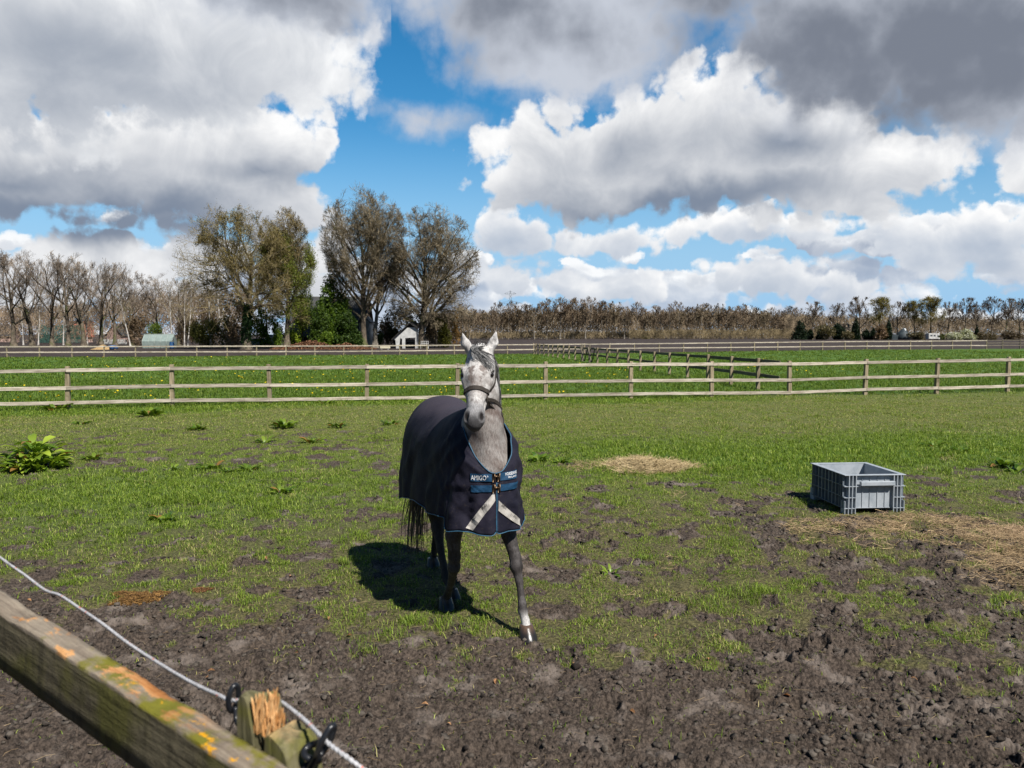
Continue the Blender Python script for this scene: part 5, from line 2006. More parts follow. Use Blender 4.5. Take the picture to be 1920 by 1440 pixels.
    for i in range(14):      # wisps that stand off the poll
        r0 = hd(-.05, rs.uniform(-.04, .05), .03)
        dr = Vector((rs.uniform(-.6, .7), rs.uniform(-.3, .3), 1)).normalized()
        cur.append(([r0, r0 + dr * .04, r0 + dr * .07 + Vector((rs.uniform(-.03, .03), 0, -.005)), r0 + dr * .085 + Vector((rs.uniform(-.05, .05), 0, -.02))], greycol(.02, .1)))
    locks('forelock', cur, .0022, mHair)
    cur = []
    crest = [n3 + Vector((0, .08, .06)), n2 + Vector((.0, .11, .04)), n1 + Vector((-.01, .15, .04)), hb(.40, 0, 1.45)]
    cpath = catmull(crest, 30)
    for i in range(420):
        q = cpath[int(rs.random() ** .8 * (len(cpath) - 1))]
        s = 1 if rs.random() < .72 else -1
        o = q + hs * .015 * s
        ln = rs.uniform(.10, .20)
        k = hs * s
        cur.append(([o, o + k * .055 + Vector((0, -.012, .005)), o + k * (.088 + rs.uniform(-.01, .01)) + Vector((0, -.03, -ln * .5)), o + k * (.094 + rs.uniform(-.012, .014)) + Vector((0, -.045, -ln))], greycol(.025, .22)))
    locks('mane', cur, .0028, mHair)
    cur = []
    t0 = hb(-.86, -.0, 1.15)
    for i in range(115):
        oa, ob = rs.uniform(-.03, .03), rs.gauss(-.03, .024)
        end = rs.uniform(.06, .34) if i % 5 else rs.uniform(.3, .6)
        spread = rs.gauss(-.015, .034)
        o = t0 + HF * oa + HL * ob
        col = (.02, .017, .015) if rs.random() < .62 else (.13, .09, .038)
        drift = rs.uniform(-.02, .02)
        cur.append(([o, hb(-.95 + oa, ob * 1.3 - .0, .9), hb(-.97 + oa + drift, ob * 1.5 + spread * .6 - .03, .6), hb(-.95 + oa + drift * 2, ob * 1.4 + spread - .06, end + .12), hb(-.93 + oa + drift * 3, ob * 1.1 + spread * 1.15 - .07, end)], col))
    for i in range(9):       # loose hairs blown to its right
        cur.append(([hb(-.88, -.06, .95), hb(-.92, -.13, .75), hb(-.92, -.17 - .02 * rs.random(), .5), hb(-.93, -.18 - .03 * rs.random(), rs.uniform(.28, .42))], (.15, .11, .05)))
    locks('tail', cur, .0034, mHair)

    # ---- halter, laid on the head
    mS, N = new_mat('halter_webbing')
    p = N.n('ShaderNodeTexCoord').outputs['Object']
    finish(N, N.mix(N.noise(p, 300, 2, .5), (.020, .016, .013), (.058, .048, .040)), .75, .25, N.noise(p, 420, 2, .5), .002, .6)
    mB = plain('brass_fitting', (.50, .40, .24), .28, .5, .1, 40, 1.0)

    def strap(name, pts, nrm, w, mat, parent, thick=.004, closed=False):
        """flat band through surface points with outward normals"""
        V_, F_ = [], []
        n = len(pts)
        for i in range(n):
            t = (pts[(i + 1) % n if closed else min(i + 1, n - 1)] - pts[(i - 1) % n if closed else max(i - 1, 0)]).normalized()
            o = (nrm[i] - t * nrm[i].dot(t)).normalized(); c = t.cross(o)
            for x_, y_ in ((-1, 0), (1, 0), (.92, 1), (-.92, 1)):
                V_.append(tuple(pts[i] + c * (w / 2 * x_) + o * (thick * y_ - .001)))
        for i in range(n if closed else n - 1):
            j = (i + 1) % n
            for k in range(4):
                F_.append((i * 4 + k, j * 4 + k, j * 4 + (k + 1) % 4, i * 4 + (k + 1) % 4))
        e = bpy.data.meshes.new(name); e.from_pydata(V_, [], F_)
        e.update()
        return e
    hroot = empty('halter', P - HO)
    hroot.parent = root
    def own2(name, e, mat, parent, org):
        e.transform(Matrix.Translation(-org))
        return link(name, e, mat, parent)
    tb = .575
    pts, nr = [], []
    for k in range(44):
        a = 2 * math.pi * k / 44
        cen = hd(tb + (.055 if math.cos(a) < 0 else .0) * (1 - abs(math.sin(a))), 0, -.03)
        d = hn * math.cos(a) + hs * math.sin(a)
        h_ = S.hit(cen, d)
        pts.append(h_ + d * .003); nr.append(d.copy())
    own2('noseband', strap('noseband', pts, nr, .030, mS, None, .0045, True), mS, hroot, P)
    for s in (-1, 1):
        pts, nr = [], []
        for k in range(22):
            f = k / 21
            t = tb + .02 - f * (tb + .10)
            cen = hd(t, 0, -.035 - .02 * math.sin(f * 3.1))
            d = (hs * s + hn * (.05 - .25 * f)).normalized()
            h_ = S.hit(cen, d)
            pts.append(h_ + d * .003); nr.append(d.copy())
        own2('cheek_strap', strap('cheek_strap', pts, nr, .024, mS, None), mS, hroot, P)
        rp = pts[1] + nr[1] * .006
        ringp = [rp + ha * .019 * math.cos(q) + hn * .019 * math.sin(q) for q in np.linspace(0, 6.283, 20, endpoint=False)]
        e = tube(None, ringp, .0035, None, None, 6, True)
        own2('ring', e, mB, hroot, P)
    # jaw strap hanging a little loose from the ring
    pts, nr = [], []
    for k in range(16):
        a = math.radians(90 + 180 * k / 15)
        d = hn * math.cos(a) + hs * math.sin(a)
        h_ = S.hit(hd(tb + .05 - .14 * math.sin(math.pi * k / 15), 0, -.05), d)
        pts.append(h_ + d * .006); nr.append(d.copy())
    own2('jaw_strap', strap('jaw_strap', pts, nr, .022, mS, None), mS, hroot, P)
    pts, nr = [], []
    for k in range(18):
        a = math.radians(-100 + 200 * k / 17)
        d = (-ha * math.cos(a) + hs * math.sin(a)).normalized()
        h_ = S.hit(hd(.02, 0, -.045), d)
        pts.append(h_ + d * .003); nr.append(d.copy())
    own2('crown_strap', strap('crown_strap', pts, nr, .022, mS, None), mS, hroot, P)

    # ---- the rug
    AF, AR, ZC = .40, -.47, 1.10
    def Rf(th):       # front radius against angle from straight ahead
        c_, s_ = abs(math.cos(th)), abs(math.sin(th))
        return 1 / ((c_ / .385) ** 2.3 + (s_ / .262) ** 2.3) ** (1 / 2.3)
    def Rr(th):
        c_, s_ = abs(math.cos(th)), abs(math.sin(th))
        return 1 / ((c_ / .40) ** 2.5 + (s_ / .312) ** 2.5) ** (1 / 2.5)
    def ztop(a):
        return float(np.interp(a, (-.85, -.6, -.4, -.1, .15, .36, .5), (1.45, 1.515, 1.515, 1.46, 1.46, 1.505, 1.47)))
    per = []        # (inner a, direction a, direction b, radius, arc id)
    for i in range(41):
        th = math.radians(90 * i / 40)
        per.append((AF, math.cos(th), math.sin(th), Rf(th), math.degrees(th)))
    for i in range(1, 30):
        f = i / 30
        per.append((AF + (AR - AF) * f, 0, 1, .262 + .050 * f + .012 * math.sin(math.pi * f), 90 + 90 * f))
    for i in range(0, 25):
        th = math.radians(90 + 90 * i / 24)
        per.append((AR, math.cos(th), math.sin(th), Rr(th), 180 + 90 * i / 24))

    def phi0(u):
        return math.radians(float(np.interp(u, (0, 6, 12, 20, 28, 38, 55, 75, 92, 400), (.0, 1.5, 7, 17, 31, 45, 59, 74, 90, 90))))

    FOLDS = [(16, 1.00, 62, .76, .022, .013), (20, 1.03, 85, .98, .024, .012), (14, .96, 34, .72, .020, .010), (26, 1.22, 88, .86, .028, .014), (34, 1.32, 110, 1.02, .03, .013), (60, 1.38, 150, .92, .035, .014), (130, 1.3, 205, .8, .04, .014), (160, 1.25, 176, .74, .03, .012), (100, 1.0, 120, .76, .03, .012), (8, .90, 40, .86, .016, .008)]

    def fold(s, u, z, a, b):
        lowf = sstep(np.array(1.25 - z), 0, .5)
        x = (u * .012) * s + (3 if s > 0 else 9)
        f = .024 * fbm(np.array(x * 2.0), np.array(z * .9), 1.7, 2, .45, 1) * (.35 + lowf)
        f += .004 * fbm(np.array(x * 3), np.array(z * 4 + x), 2.0, 1, .5, 2)
        if u < 95:
            # drag lines from the chest fastening
            f += .010 * fbm(np.array(u * .02 * s + z * 4), np.array(z * 6 - u * .03), 1.4, 3, .55, 0) * sstep(np.array(u), 3, 14)
        um = u * .0062
        for (u0, z0, u1, z1, w, am) in FOLDS:
            x0, x1 = u0 * .0062, u1 * .0062 * (1.06 if s > 0 else .97)
            tq = ((um - x0) * (x1 - x0) + (z - z0) * (z1 - z0)) / ((x1 - x0) ** 2 + (z1 - z0) ** 2)
            tc_ = min(1, max(0, tq))
            dd_ = math.hypot(um - x0 - tc_ * (x1 - x0), z - z0 - tc_ * (z1 - z0))
            f += am * math.exp(-(dd_ / w) ** 2) * math.sin(math.pi * min(1, .15 + tc_)) ** .5
        return float(f)

    def rugpt(s, pr, v_phi=None, z=None, off=0.0):
        ia, da, db, R, u = pr
        if v_phi is not None:
            c_, s_ = math.cos(v_phi), math.sin(v_phi)
            zz = ZC + (ztop(ia + da * R * c_) - ZC) * s_
            rr = R * c_ ** .92
        else:
            zz = z
            f = (ZC - z) / .42
            # the chest panel falls almost straight, the sides flare a little
            fl = (.020 if u < 60 else .035) * f - (.025 * f * max(0, 1 - u / 50))
            rr = R + fl
        rr += fold(s, u, zz, ia, 0) * (math.cos(v_phi) if v_phi is not None else 1) + off
        q = hb(ia + da * rr, s * db * rr, zz)
        return q
    m1, m2 = 20, 22
    V_, F_ = [], []
    idx = {}
    def hem(u, s):
        z = .695 + .012 * math.sin(u * .045) + .006 * math.sin(u * .13 * s)
        if u < 5: z += .020 * (1 - u / 5) ** 2
        z += .075 * float(sstep(np.array(u), 56, 70) * (1 - sstep(np.array(u), 140, 195)))
        return z
    seq = [(1, pr) for pr in per[::-1]] + [(-1, pr) for pr in per]
    for c, (s, pr) in enumerate(seq):
        p0 = phi0(pr[4])
        for r in range(m1 + m2 + 1):
            if r <= m1:
                v = rugpt(s, pr, v_phi=p0 * (1 - r / m1))
            else:
                v = rugpt(s, pr, z=ZC + (hem(pr[4], s) - ZC) * (r - m1) / m2)
            V_.append(tuple(v))
    R_ = m1 + m2 + 1
    ncol = len(seq)
    seam = len(per) - 1
    for c in range(ncol - 1):
        if c == seam:
            continue
        for r in range(R_ - 1):
            F_.append((c * R_ + r, c * R_ + r + 1, (c + 1) * R_ + r + 1, (c + 1) * R_ + r))
    # close the two front panels onto each other above the split
    for r in range(R_ - 1):
        c = seam
        F_.append((c * R_ + r, c * R_ + r + 1, (c + 1) * R_ + r + 1, (c + 1) * R_ + r))
    # tail seam
    for r in range(R_ - 1):
        F_.append(((ncol - 1) * R_ + r, (ncol - 1) * R_ + r + 1, r + 1, r))
    e = bpy.data.meshes.new('rug'); e.from_pydata(V_, [], F_)
    bm = bmesh.new(); bm.from_mesh(e)
    bmesh.ops.remove_doubles(bm, verts=bm.verts, dist=.0012)
    bmesh.ops.recalc_face_normals(bm, faces=bm.faces)
    bmesh.ops.solidify(bm, geom=bm.faces[:], thickness=.006)
    for f in bm.faces: f.smooth = True
    bm.to_mesh(e); bm.free()
    mR, N = new_mat('rug_cloth')
    p = N.n('ShaderNodeTexCoord').outputs['Object']
    n1_ = N.noise(p, 4, 5, .6)
    n2_ = N.noise(p, 38, 5, .65)
    c = N.mix(N.step(n1_, .35, .65), (.0105, .0105, .020), (.022, .020, .033))
    spz = N.n('ShaderNodeSeparateXYZ'); N.t.links.new(p, spz.inputs[0])
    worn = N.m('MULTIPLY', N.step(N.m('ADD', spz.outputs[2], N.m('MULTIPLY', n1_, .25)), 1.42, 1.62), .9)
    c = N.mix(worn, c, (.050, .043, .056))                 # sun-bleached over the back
    c = N.mix(N.step(n2_, .56, .70, 0, .5), c, (.055, .046, .042))     # dried mud
    finish(N, c, .72, .16, N.m('ADD', N.m('MULTIPLY', N.noise(p, 500, 2, .5), .25), N.m('MULTIPLY', N.noise(p, 16, 4, .6), 1.2)), .006, .55, Sheen_Weight=.0)
    rug = own('rug', e, mR)
    ro = HO.copy()
    mPipe = plain('blue_piping', (.035, .10, .165), .5, .3, .2, 60)
    mNavy = plain('navy_binding', (.015, .022, .045), .6, .3, .2, 60)
    def pipe(pts, r, mat, name='piping'):
        e_ = tube(None, pts, r, None, None, 6)
        e_.transform(Matrix.Translation(-ro)); return link(name, e_, mat, rug)
    pipe([rugpt(s, pr, z=hem(pr[4], s), off=.002) for s, pr in seq[:seam + 1]], .0034, mPipe)
    pipe([rugpt(s, pr, z=hem(pr[4], s), off=.002) for s, pr in seq[seam + 1:]], .0034, mPipe)
    nk = [(s, pr) for s, pr in seq if pr[4] <= 92]
    pipe([rugpt(s, pr, v_phi=phi0(pr[4]), off=.003) for s, pr in nk], .004, mPipe)
    # front surface charts: lateral distance from the seam and height -> point
    ths = np.radians(np.linspace(0, 100, 260))
    def front(l, z, off=.0):
        s = 1 if l >= 0 else -1
        acc, prev = 0, None
        for i, th in enumerate(ths):
            q = (Rf(th) * math.cos(th), Rf(th) * math.sin(th))
            if prev is not None:
                st = math.hypot(q[0] - prev[0], q[1] - prev[1])
                if acc + st >= abs(l):
                    th = ths[i - 1] + (ths[i] - ths[i - 1]) * (abs(l) - acc) / st
                    break
                acc += st
            prev = q
        pr = (AF, math.cos(th), math.sin(th), Rf(th), math.degrees(th))
        if z <= ZC:
            return rugpt(s, pr, z=z, off=off)
        za = ztop(AF + .2)
        return rugpt(s, pr, v_phi=math.asin(min(1, (z - ZC) / (za - ZC))), off=off)
    def chart(name, corners, mat, off, nu=14, nv=5, parent=rug, curve=0.0):
        """patch on the chest from four (l, z) corners: a-b along its length, d-c opposite edge"""
        (a, b, c_, d) = [np.array(q) for q in corners]
        Vv, Ff = [], []
        for side_ in (0, 1):
            for i in range(nu + 1):
                for j in range(nv + 1):
                    u, v = i / nu, j / nv
                    q = (a * (1 - u) + b * u) * (1 - v) + (d * (1 - u) + c_ * u) * v
                    q[1] += curve * math.sin(math.pi * u)
                    Vv.append(tuple(front(q[0], q[1], off + (0 if side_ else -.004))))
        n = (nu + 1) * (nv + 1)
        for sd in (0, n):
            for i in range(nu):
                for j in range(nv):
                    k = sd + i * (nv + 1) + j
                    Ff.append((k, k + nv + 1, k + nv + 2, k + 1))
        rim = [i * (nv + 1) for i in range(nu + 1)] + [nu * (nv + 1) + j for j in range(1, nv + 1)] + [i * (nv + 1) + nv for i in range(nu - 1, -1, -1)] + [j for j in range(nv - 1, 0, -1)]
        for x_, y_ in zip(rim, rim[1:] + rim[:1]):
            Ff.append((x_, y_, y_ + n, x_ + n))
        e_ = bpy.data.meshes.new(name); e_.from_pydata(Vv, [], Ff)
        bm = bmesh.new(); bm.from_mesh(e_); bmesh.ops.recalc_face_normals(bm, faces=bm.faces); bm.to_mesh(e_); bm.free()
        e_.transform(Matrix.Translation(-ro))
        return link(name, e_, mat, parent)
    mStrap = plain('blue_webbing', (.008, .045, .10), .6, .3, .25, 120)
    chart('chest_strap', ((-.020, 1.050), (-.168, 1.052), (-.168, 1.100), (-.020, 1.100)), mStrap, .007)
    chart('chest_strap', ((-.020, .982), (-.165, .980), (-.165, 1.024), (-.020, 1.026)), mStrap, .007)
    chart('chest_strap', ((.018, 1.052), (.175, 1.060), (.175, 1.110), (.018, 1.102)), mStrap, .007)
    chart('chest_strap', ((.018, .984), (.172, .994), (.172, 1.036), (.018, 1.026)), mStrap, .007)
    mRef = plain('reflective_tape', (.46, .43, .39), .45, .4, .22, 22)
    chart('reflective_strip', ((-.012, .985), (-.207, .737), (-.155, .720), (-.008, .925)), mRef, .006, 18)
    chart('reflective_strip', ((.010, .930), (.205, .770), (.215, .722), (.008, .862)), mRef, .006, 18, curve=-.012)
    # front zip line and its piping
    pipe([front(.004, z, .006) for z in np.linspace(1.04, .715, 26)], .0046, mPipe)
    pipe([front(.012, z, .005) for z in np.linspace(1.04, .715, 26)], .0046, mNavy)
    mBuck = plain('bronze_buckle', (.16, .105, .06), .35, .5, .3, 60, .8)
    for z in (1.076, 1.004):
        for l0 in (-.018, .017):
            fr = [front(l0 + .006 * x_, z + .028 * y_, .012) for x_, y_ in ((-1, -1), (1, -1), (1, 1), (-1, 1))]
            e_ = tube(None, fr, .0035, None, None, 6, True); e_.transform(Matrix.Translation(-ro)); link('buckle', e_, mBuck, rug)
        e_ = tube(None, [front(-.016, z + .004, .016), front(0, z + .008, .020), front(.016, z + .002, .016)], .006, None, None, 6); e_.transform(Matrix.Translation(-ro)); link('clasp', e_, mBuck, rug)
    # lettering, wrapped onto the straps and tape
    mWhite = plain('white_print', (.78, .78, .78), .6, .3, .03, 60)
    mInk = plain('black_print', (.03, .03, .032), .6, .3, .03, 60)
    def lettering(text, l0, z0, l1, z1, hgt, mat, off, squeeze=1.0):
        cu = bpy.data.curves.new('lettering', 'FONT'); cu.body = text; cu.size = 1.0; cu.resolution_u = 3
        ob = bpy.data.objects.new('lettering', cu); COL.objects.link(ob)
        dg = bpy.context.evaluated_depsgraph_get()
        me_ = bpy.data.meshes.new_from_object(ob.evaluated_get(dg))
        COL.objects.unlink(ob); bpy.data.objects.remove(ob)
        bm = bmesh.new(); bm.from_mesh(me_)
        bmesh.ops.subdivide_edges(bm, edges=[e_ for e_ in bm.edges if e_.calc_length() > .3], cuts=2)
        xs = [v.co.x for v in bm.verts]; x0, x1 = min(xs), max(xs)
        ys = [v.co.y for v in bm.verts]; y0, y1 = min(ys), max(ys)
        dl, dzv = l1 - l0, z1 - z0
        ln = math.hypot(dl, dzv)
        for v in bm.verts:
            fx = (v.co.x - x0) / (x1 - x0); fy = (v.co.y - y0) / (y1 - y0) * hgt
            v.co = front(l0 + dl * fx - dzv / ln * fy, z0 + dzv * fx + dl / ln * fy, off)
        bm.to_mesh(me_); bm.free()
        me_.transform(Matrix.Translation(-ro)); me_.name = 'lettering'
        me_.materials.clear()
        return link('lettering', me_, mat, rug)
    lettering('AMIGO', -.163, 1.060, -.066, 1.060, .032, mWhite, .0105)
    lettering('©', -.062, 1.080, -.052, 1.080, .010, mWhite, .0105)
    lettering('HORSEWARE', .062, 1.083, .160, 1.089, .019, mWhite, .0105)
    lettering('IRELAND', .080, 1.066, .150, 1.071, .011, mWhite, .0105)
    lettering('AMIGO', -.088, .862, -.060, .900, .014, mInk, .0095)
    lettering('AMIGO', -.156, .778, -.128, .816, .014, mInk, .0095)
    lettering('AMIGO', .030, .888, .062, .862, .014, mInk, .0095)
    lettering('AMIGO', .118, .808, .150, .784, .014, mInk, .0095)
    print('horse verts', len(V))


build_horse()

# ------------------------------------------------------------------ crate, hay, weeds and litter in the paddock
def gz(x, y):
    return float(terrain_z(np.array([float(x)]), np.array([float(y)]))[0])


def bm_box(bm, x0, x1, y0, y1, z0, z1):
    vs = [bm.verts.new((x, y, z)) for z in (z0, z1) for y in (y0, y1) for x in (x0, x1)]
    for f in ((0, 2, 3, 1), (4, 5, 7, 6), (0, 1, 5, 4), (2, 6, 7, 3), (1, 3, 7, 5), (0, 4, 6, 2)):
        bm.faces.new([vs[i] for i in f])
    return vs


def bm_obj(name, bm, mat, parent=None, loc=None, bevel=0.0):
    bmesh.ops.recalc_face_normals(bm, faces=bm.faces)
    if bevel:
        bmesh.ops.bevel(bm, geom=bm.edges[:], offset=bevel, segments=1, affect='EDGES')
    me = bpy.data.meshes.new(name)
    bm.to_mesh(me); bm.free()
    return link(name, me, mat, parent, loc)


def boxes(name, lst, mat, parent=None, loc=None, bevel=0.0):
    bm = bmesh.new()
    for b in lst:
        bm_box(bm, *b)
    return bm_obj(name, bm, mat, parent, loc, bevel)


def build_crate():
    m, N = new_mat('grey_plastic')
    p = N.n('ShaderNodeTexCoord').outputs['Object']
    n = N.noise(p, 8, 6, .65)
    n2 = N.noise(p, 190, 3, .6)
    c = N.mix(N.step(n, .3, .7), (.25, .285, .32), (.37, .40, .43))
    c = N.mix(N.step(n2, .55, .7, 0, .5), c, (.40, .42, .45))
    finish(N, c, .55, .35, n2, .002, .4)
    m2 = plain('shaded_rib_plastic', (.13, .155, .18), .5, .35, .15, 12)  # side-face ribs: same grey plastic with the shade put into its colour
    Wd, Dp, Ht, zf = .705, .86, .435, .065
    root = empty('plastic_crate', (3.675, 8.75, gz(3.9, 9.1) - .01), math.atan2(.05, .66))
    tag(root, 'grey ribbed plastic crate on short feet standing in the grass', 'crate')
    t = .012
    # tub: floor and four walls, the walls set in from the rib faces
    i = .042
    boxes('tub', [(i, Wd - i, i, Dp - i, zf, zf + .014), (i, Wd - i, i, i + t, zf + .0145, Ht), (i, Wd - i, Dp - i - t, Dp - i, zf + .0145, Ht),
                  (i, i + t, i + t + .0005, Dp - i - t - .0005, zf + .0145, Ht), (Wd - i - t, Wd - i, i + t + .0005, Dp - i - t - .0005, zf + .0145, Ht)], m, root)
    e = .003
    # top rim, a flat frame over wall tops
    boxes('rim', [(0, Wd, 0, i + t + e, Ht, Ht + .008), (0, Wd, Dp - i - t - e, Dp, Ht, Ht + .008), (0, i + t + e, i + t + e, Dp - i - t - e, Ht, Ht + .008), (Wd - i - t - e, Wd, i + t + e, Dp - i - t - e, Ht, Ht + .008)], m, root, None, .002)
    r = .0045
    def panel(ax):
        """ribs of one side: verticals and level ribs"""
        L = Wd if ax in 'fb' else Dp
        vs = [.055, .095, .135, L - .135, L - .095, L - .055]
        mid = list(np.linspace(.135, L - .135, 6 if ax in 'fb' else 8)[1:-1])
        out = []
        def put(a0, a1, z0, z1, o):
            if ax == 'f': out.append((a0, a1, o, i, z0, z1))
            if ax == 'b': out.append((a0, a1, Dp - i, Dp - o, z0, z1))
            if ax == 'l': out.append((o, i, a0, a1, z0, z1))
            if ax == 'r': out.append((Wd - i, Wd - o, a0, a1, z0, z1))
        for v in vs:
            put(v - r, v + r, zf, Ht, .002)
        for v in mid:
            rw = .0022 if ax in 'fb' else .011
            put(v - rw, v + rw, zf, Ht, .034 if ax in 'fb' else .004)
        if ax in 'fb':
            put(.003, L - .003, Ht - .125, Ht - .118, .0035)
            for z in (zf, zf + .12):
                put(.003, .137, z, z + .007, .0035); put(L - .137, L - .003, z, z + .007, .0035)
            put(.1375, L - .1375, zf, zf + .007, .034)
        else:
            for z in (zf, zf + .125, zf + .25):
                put(.036, L - .036, z, z + .008, .0035)
        return out
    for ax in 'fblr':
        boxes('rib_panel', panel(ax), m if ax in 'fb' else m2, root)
    # corner feet, splayed buttresses with slots
    for cx, sx in ((0, 1), (Wd, -1)):
        for cy, sy in ((0, 1), (Dp, -1)):
            bm = bmesh.new()
            for k in range(4):
                x = cx + sx * (.008 + .040 * k)
                bm_box(bm, min(x, x + sx * .008), max(x, x + sx * .008), min(cy + sy * .0045, cy + sy * .09), max(cy + sy * .0045, cy + sy * .09), 0, zf + .115 - .02 * abs(k - 1.5))
            for k in range(1, 4):
                y = cy + sy * (.010 + .026 * k)
                bm_box(bm, min(cx + sx * .009, cx + sx * .135), max(cx + sx * .009, cx + sx * .135), min(y, y + sy * .007), max(y, y + sy * .007), .004, zf - .004)
            bm_obj('foot', bm, m, root)
    for y0, y1 in ((-.028, .016), (Dp - .016, Dp + .028)):
        boxes('handle', [(.175, Wd - .135, y0, y1, Ht - .112, Ht - .062)], m, root, None, .006)
    # diagonal braces on the long sides
    bd = []
    for (ya, za, yb, zb) in ((.28, Ht - .15, .20, Ht - .02), (.50, Ht - .12, .46, Ht - .03), (.34, zf + .02, .28, zf + .1)):
        pass


def strand_mesh(name, P, ang, L, w, tilt, col, rng):
    """dry stalks: bent four-point slivers"""
    n = len(P)
    d = np.stack([np.cos(ang), np.sin(ang), tilt], -1)
    s = np.stack([-np.sin(ang), np.cos(ang), np.zeros(n)], -1) * w[:, None] / 2
    up = np.array([0, 0, 1.0]) * (w[:, None] * .7)
    bend = rng.normal(0, .14, (n, 1)) * L[:, None] * np.stack([-np.sin(ang), np.cos(ang), np.abs(rng.normal(0, .4, n))], -1)
    A, B, Cc = P - d * L[:, None] / 2, P + bend, P + d * L[:, None] / 2
    V = np.stack([A - s, A + s, A + up, B - s, B + s, B + up, Cc - s, Cc + s, Cc + up], 1)
    o = np.arange(n)[:, None] * 9
    Q = np.concatenate([o + np.array([k, (k + 1) % 3, 3 + (k + 1) % 3, 3 + k]) + 3 * j for j in (0, 1) for k in range(3)])
    C = np.ones((n * 9, 4)); C[:, :3] = np.repeat(col, 9, 0)
    return mesh_np(name, V.reshape(-1, 3), Q.ravel(), np.full(len(Q), 4), {'tint': ('POINT', 'FLOAT_COLOR', C)})


def straw_cols(n, rng, a=(.20, .13, .06), b=(.50, .37, .20)):
    u = rng.uniform(0, 1, (n, 1)) ** 1.3
    return (np.array(a) * (1 - u) + np.array(b) * u) * rng.uniform(.6, 1.1, (n, 1))


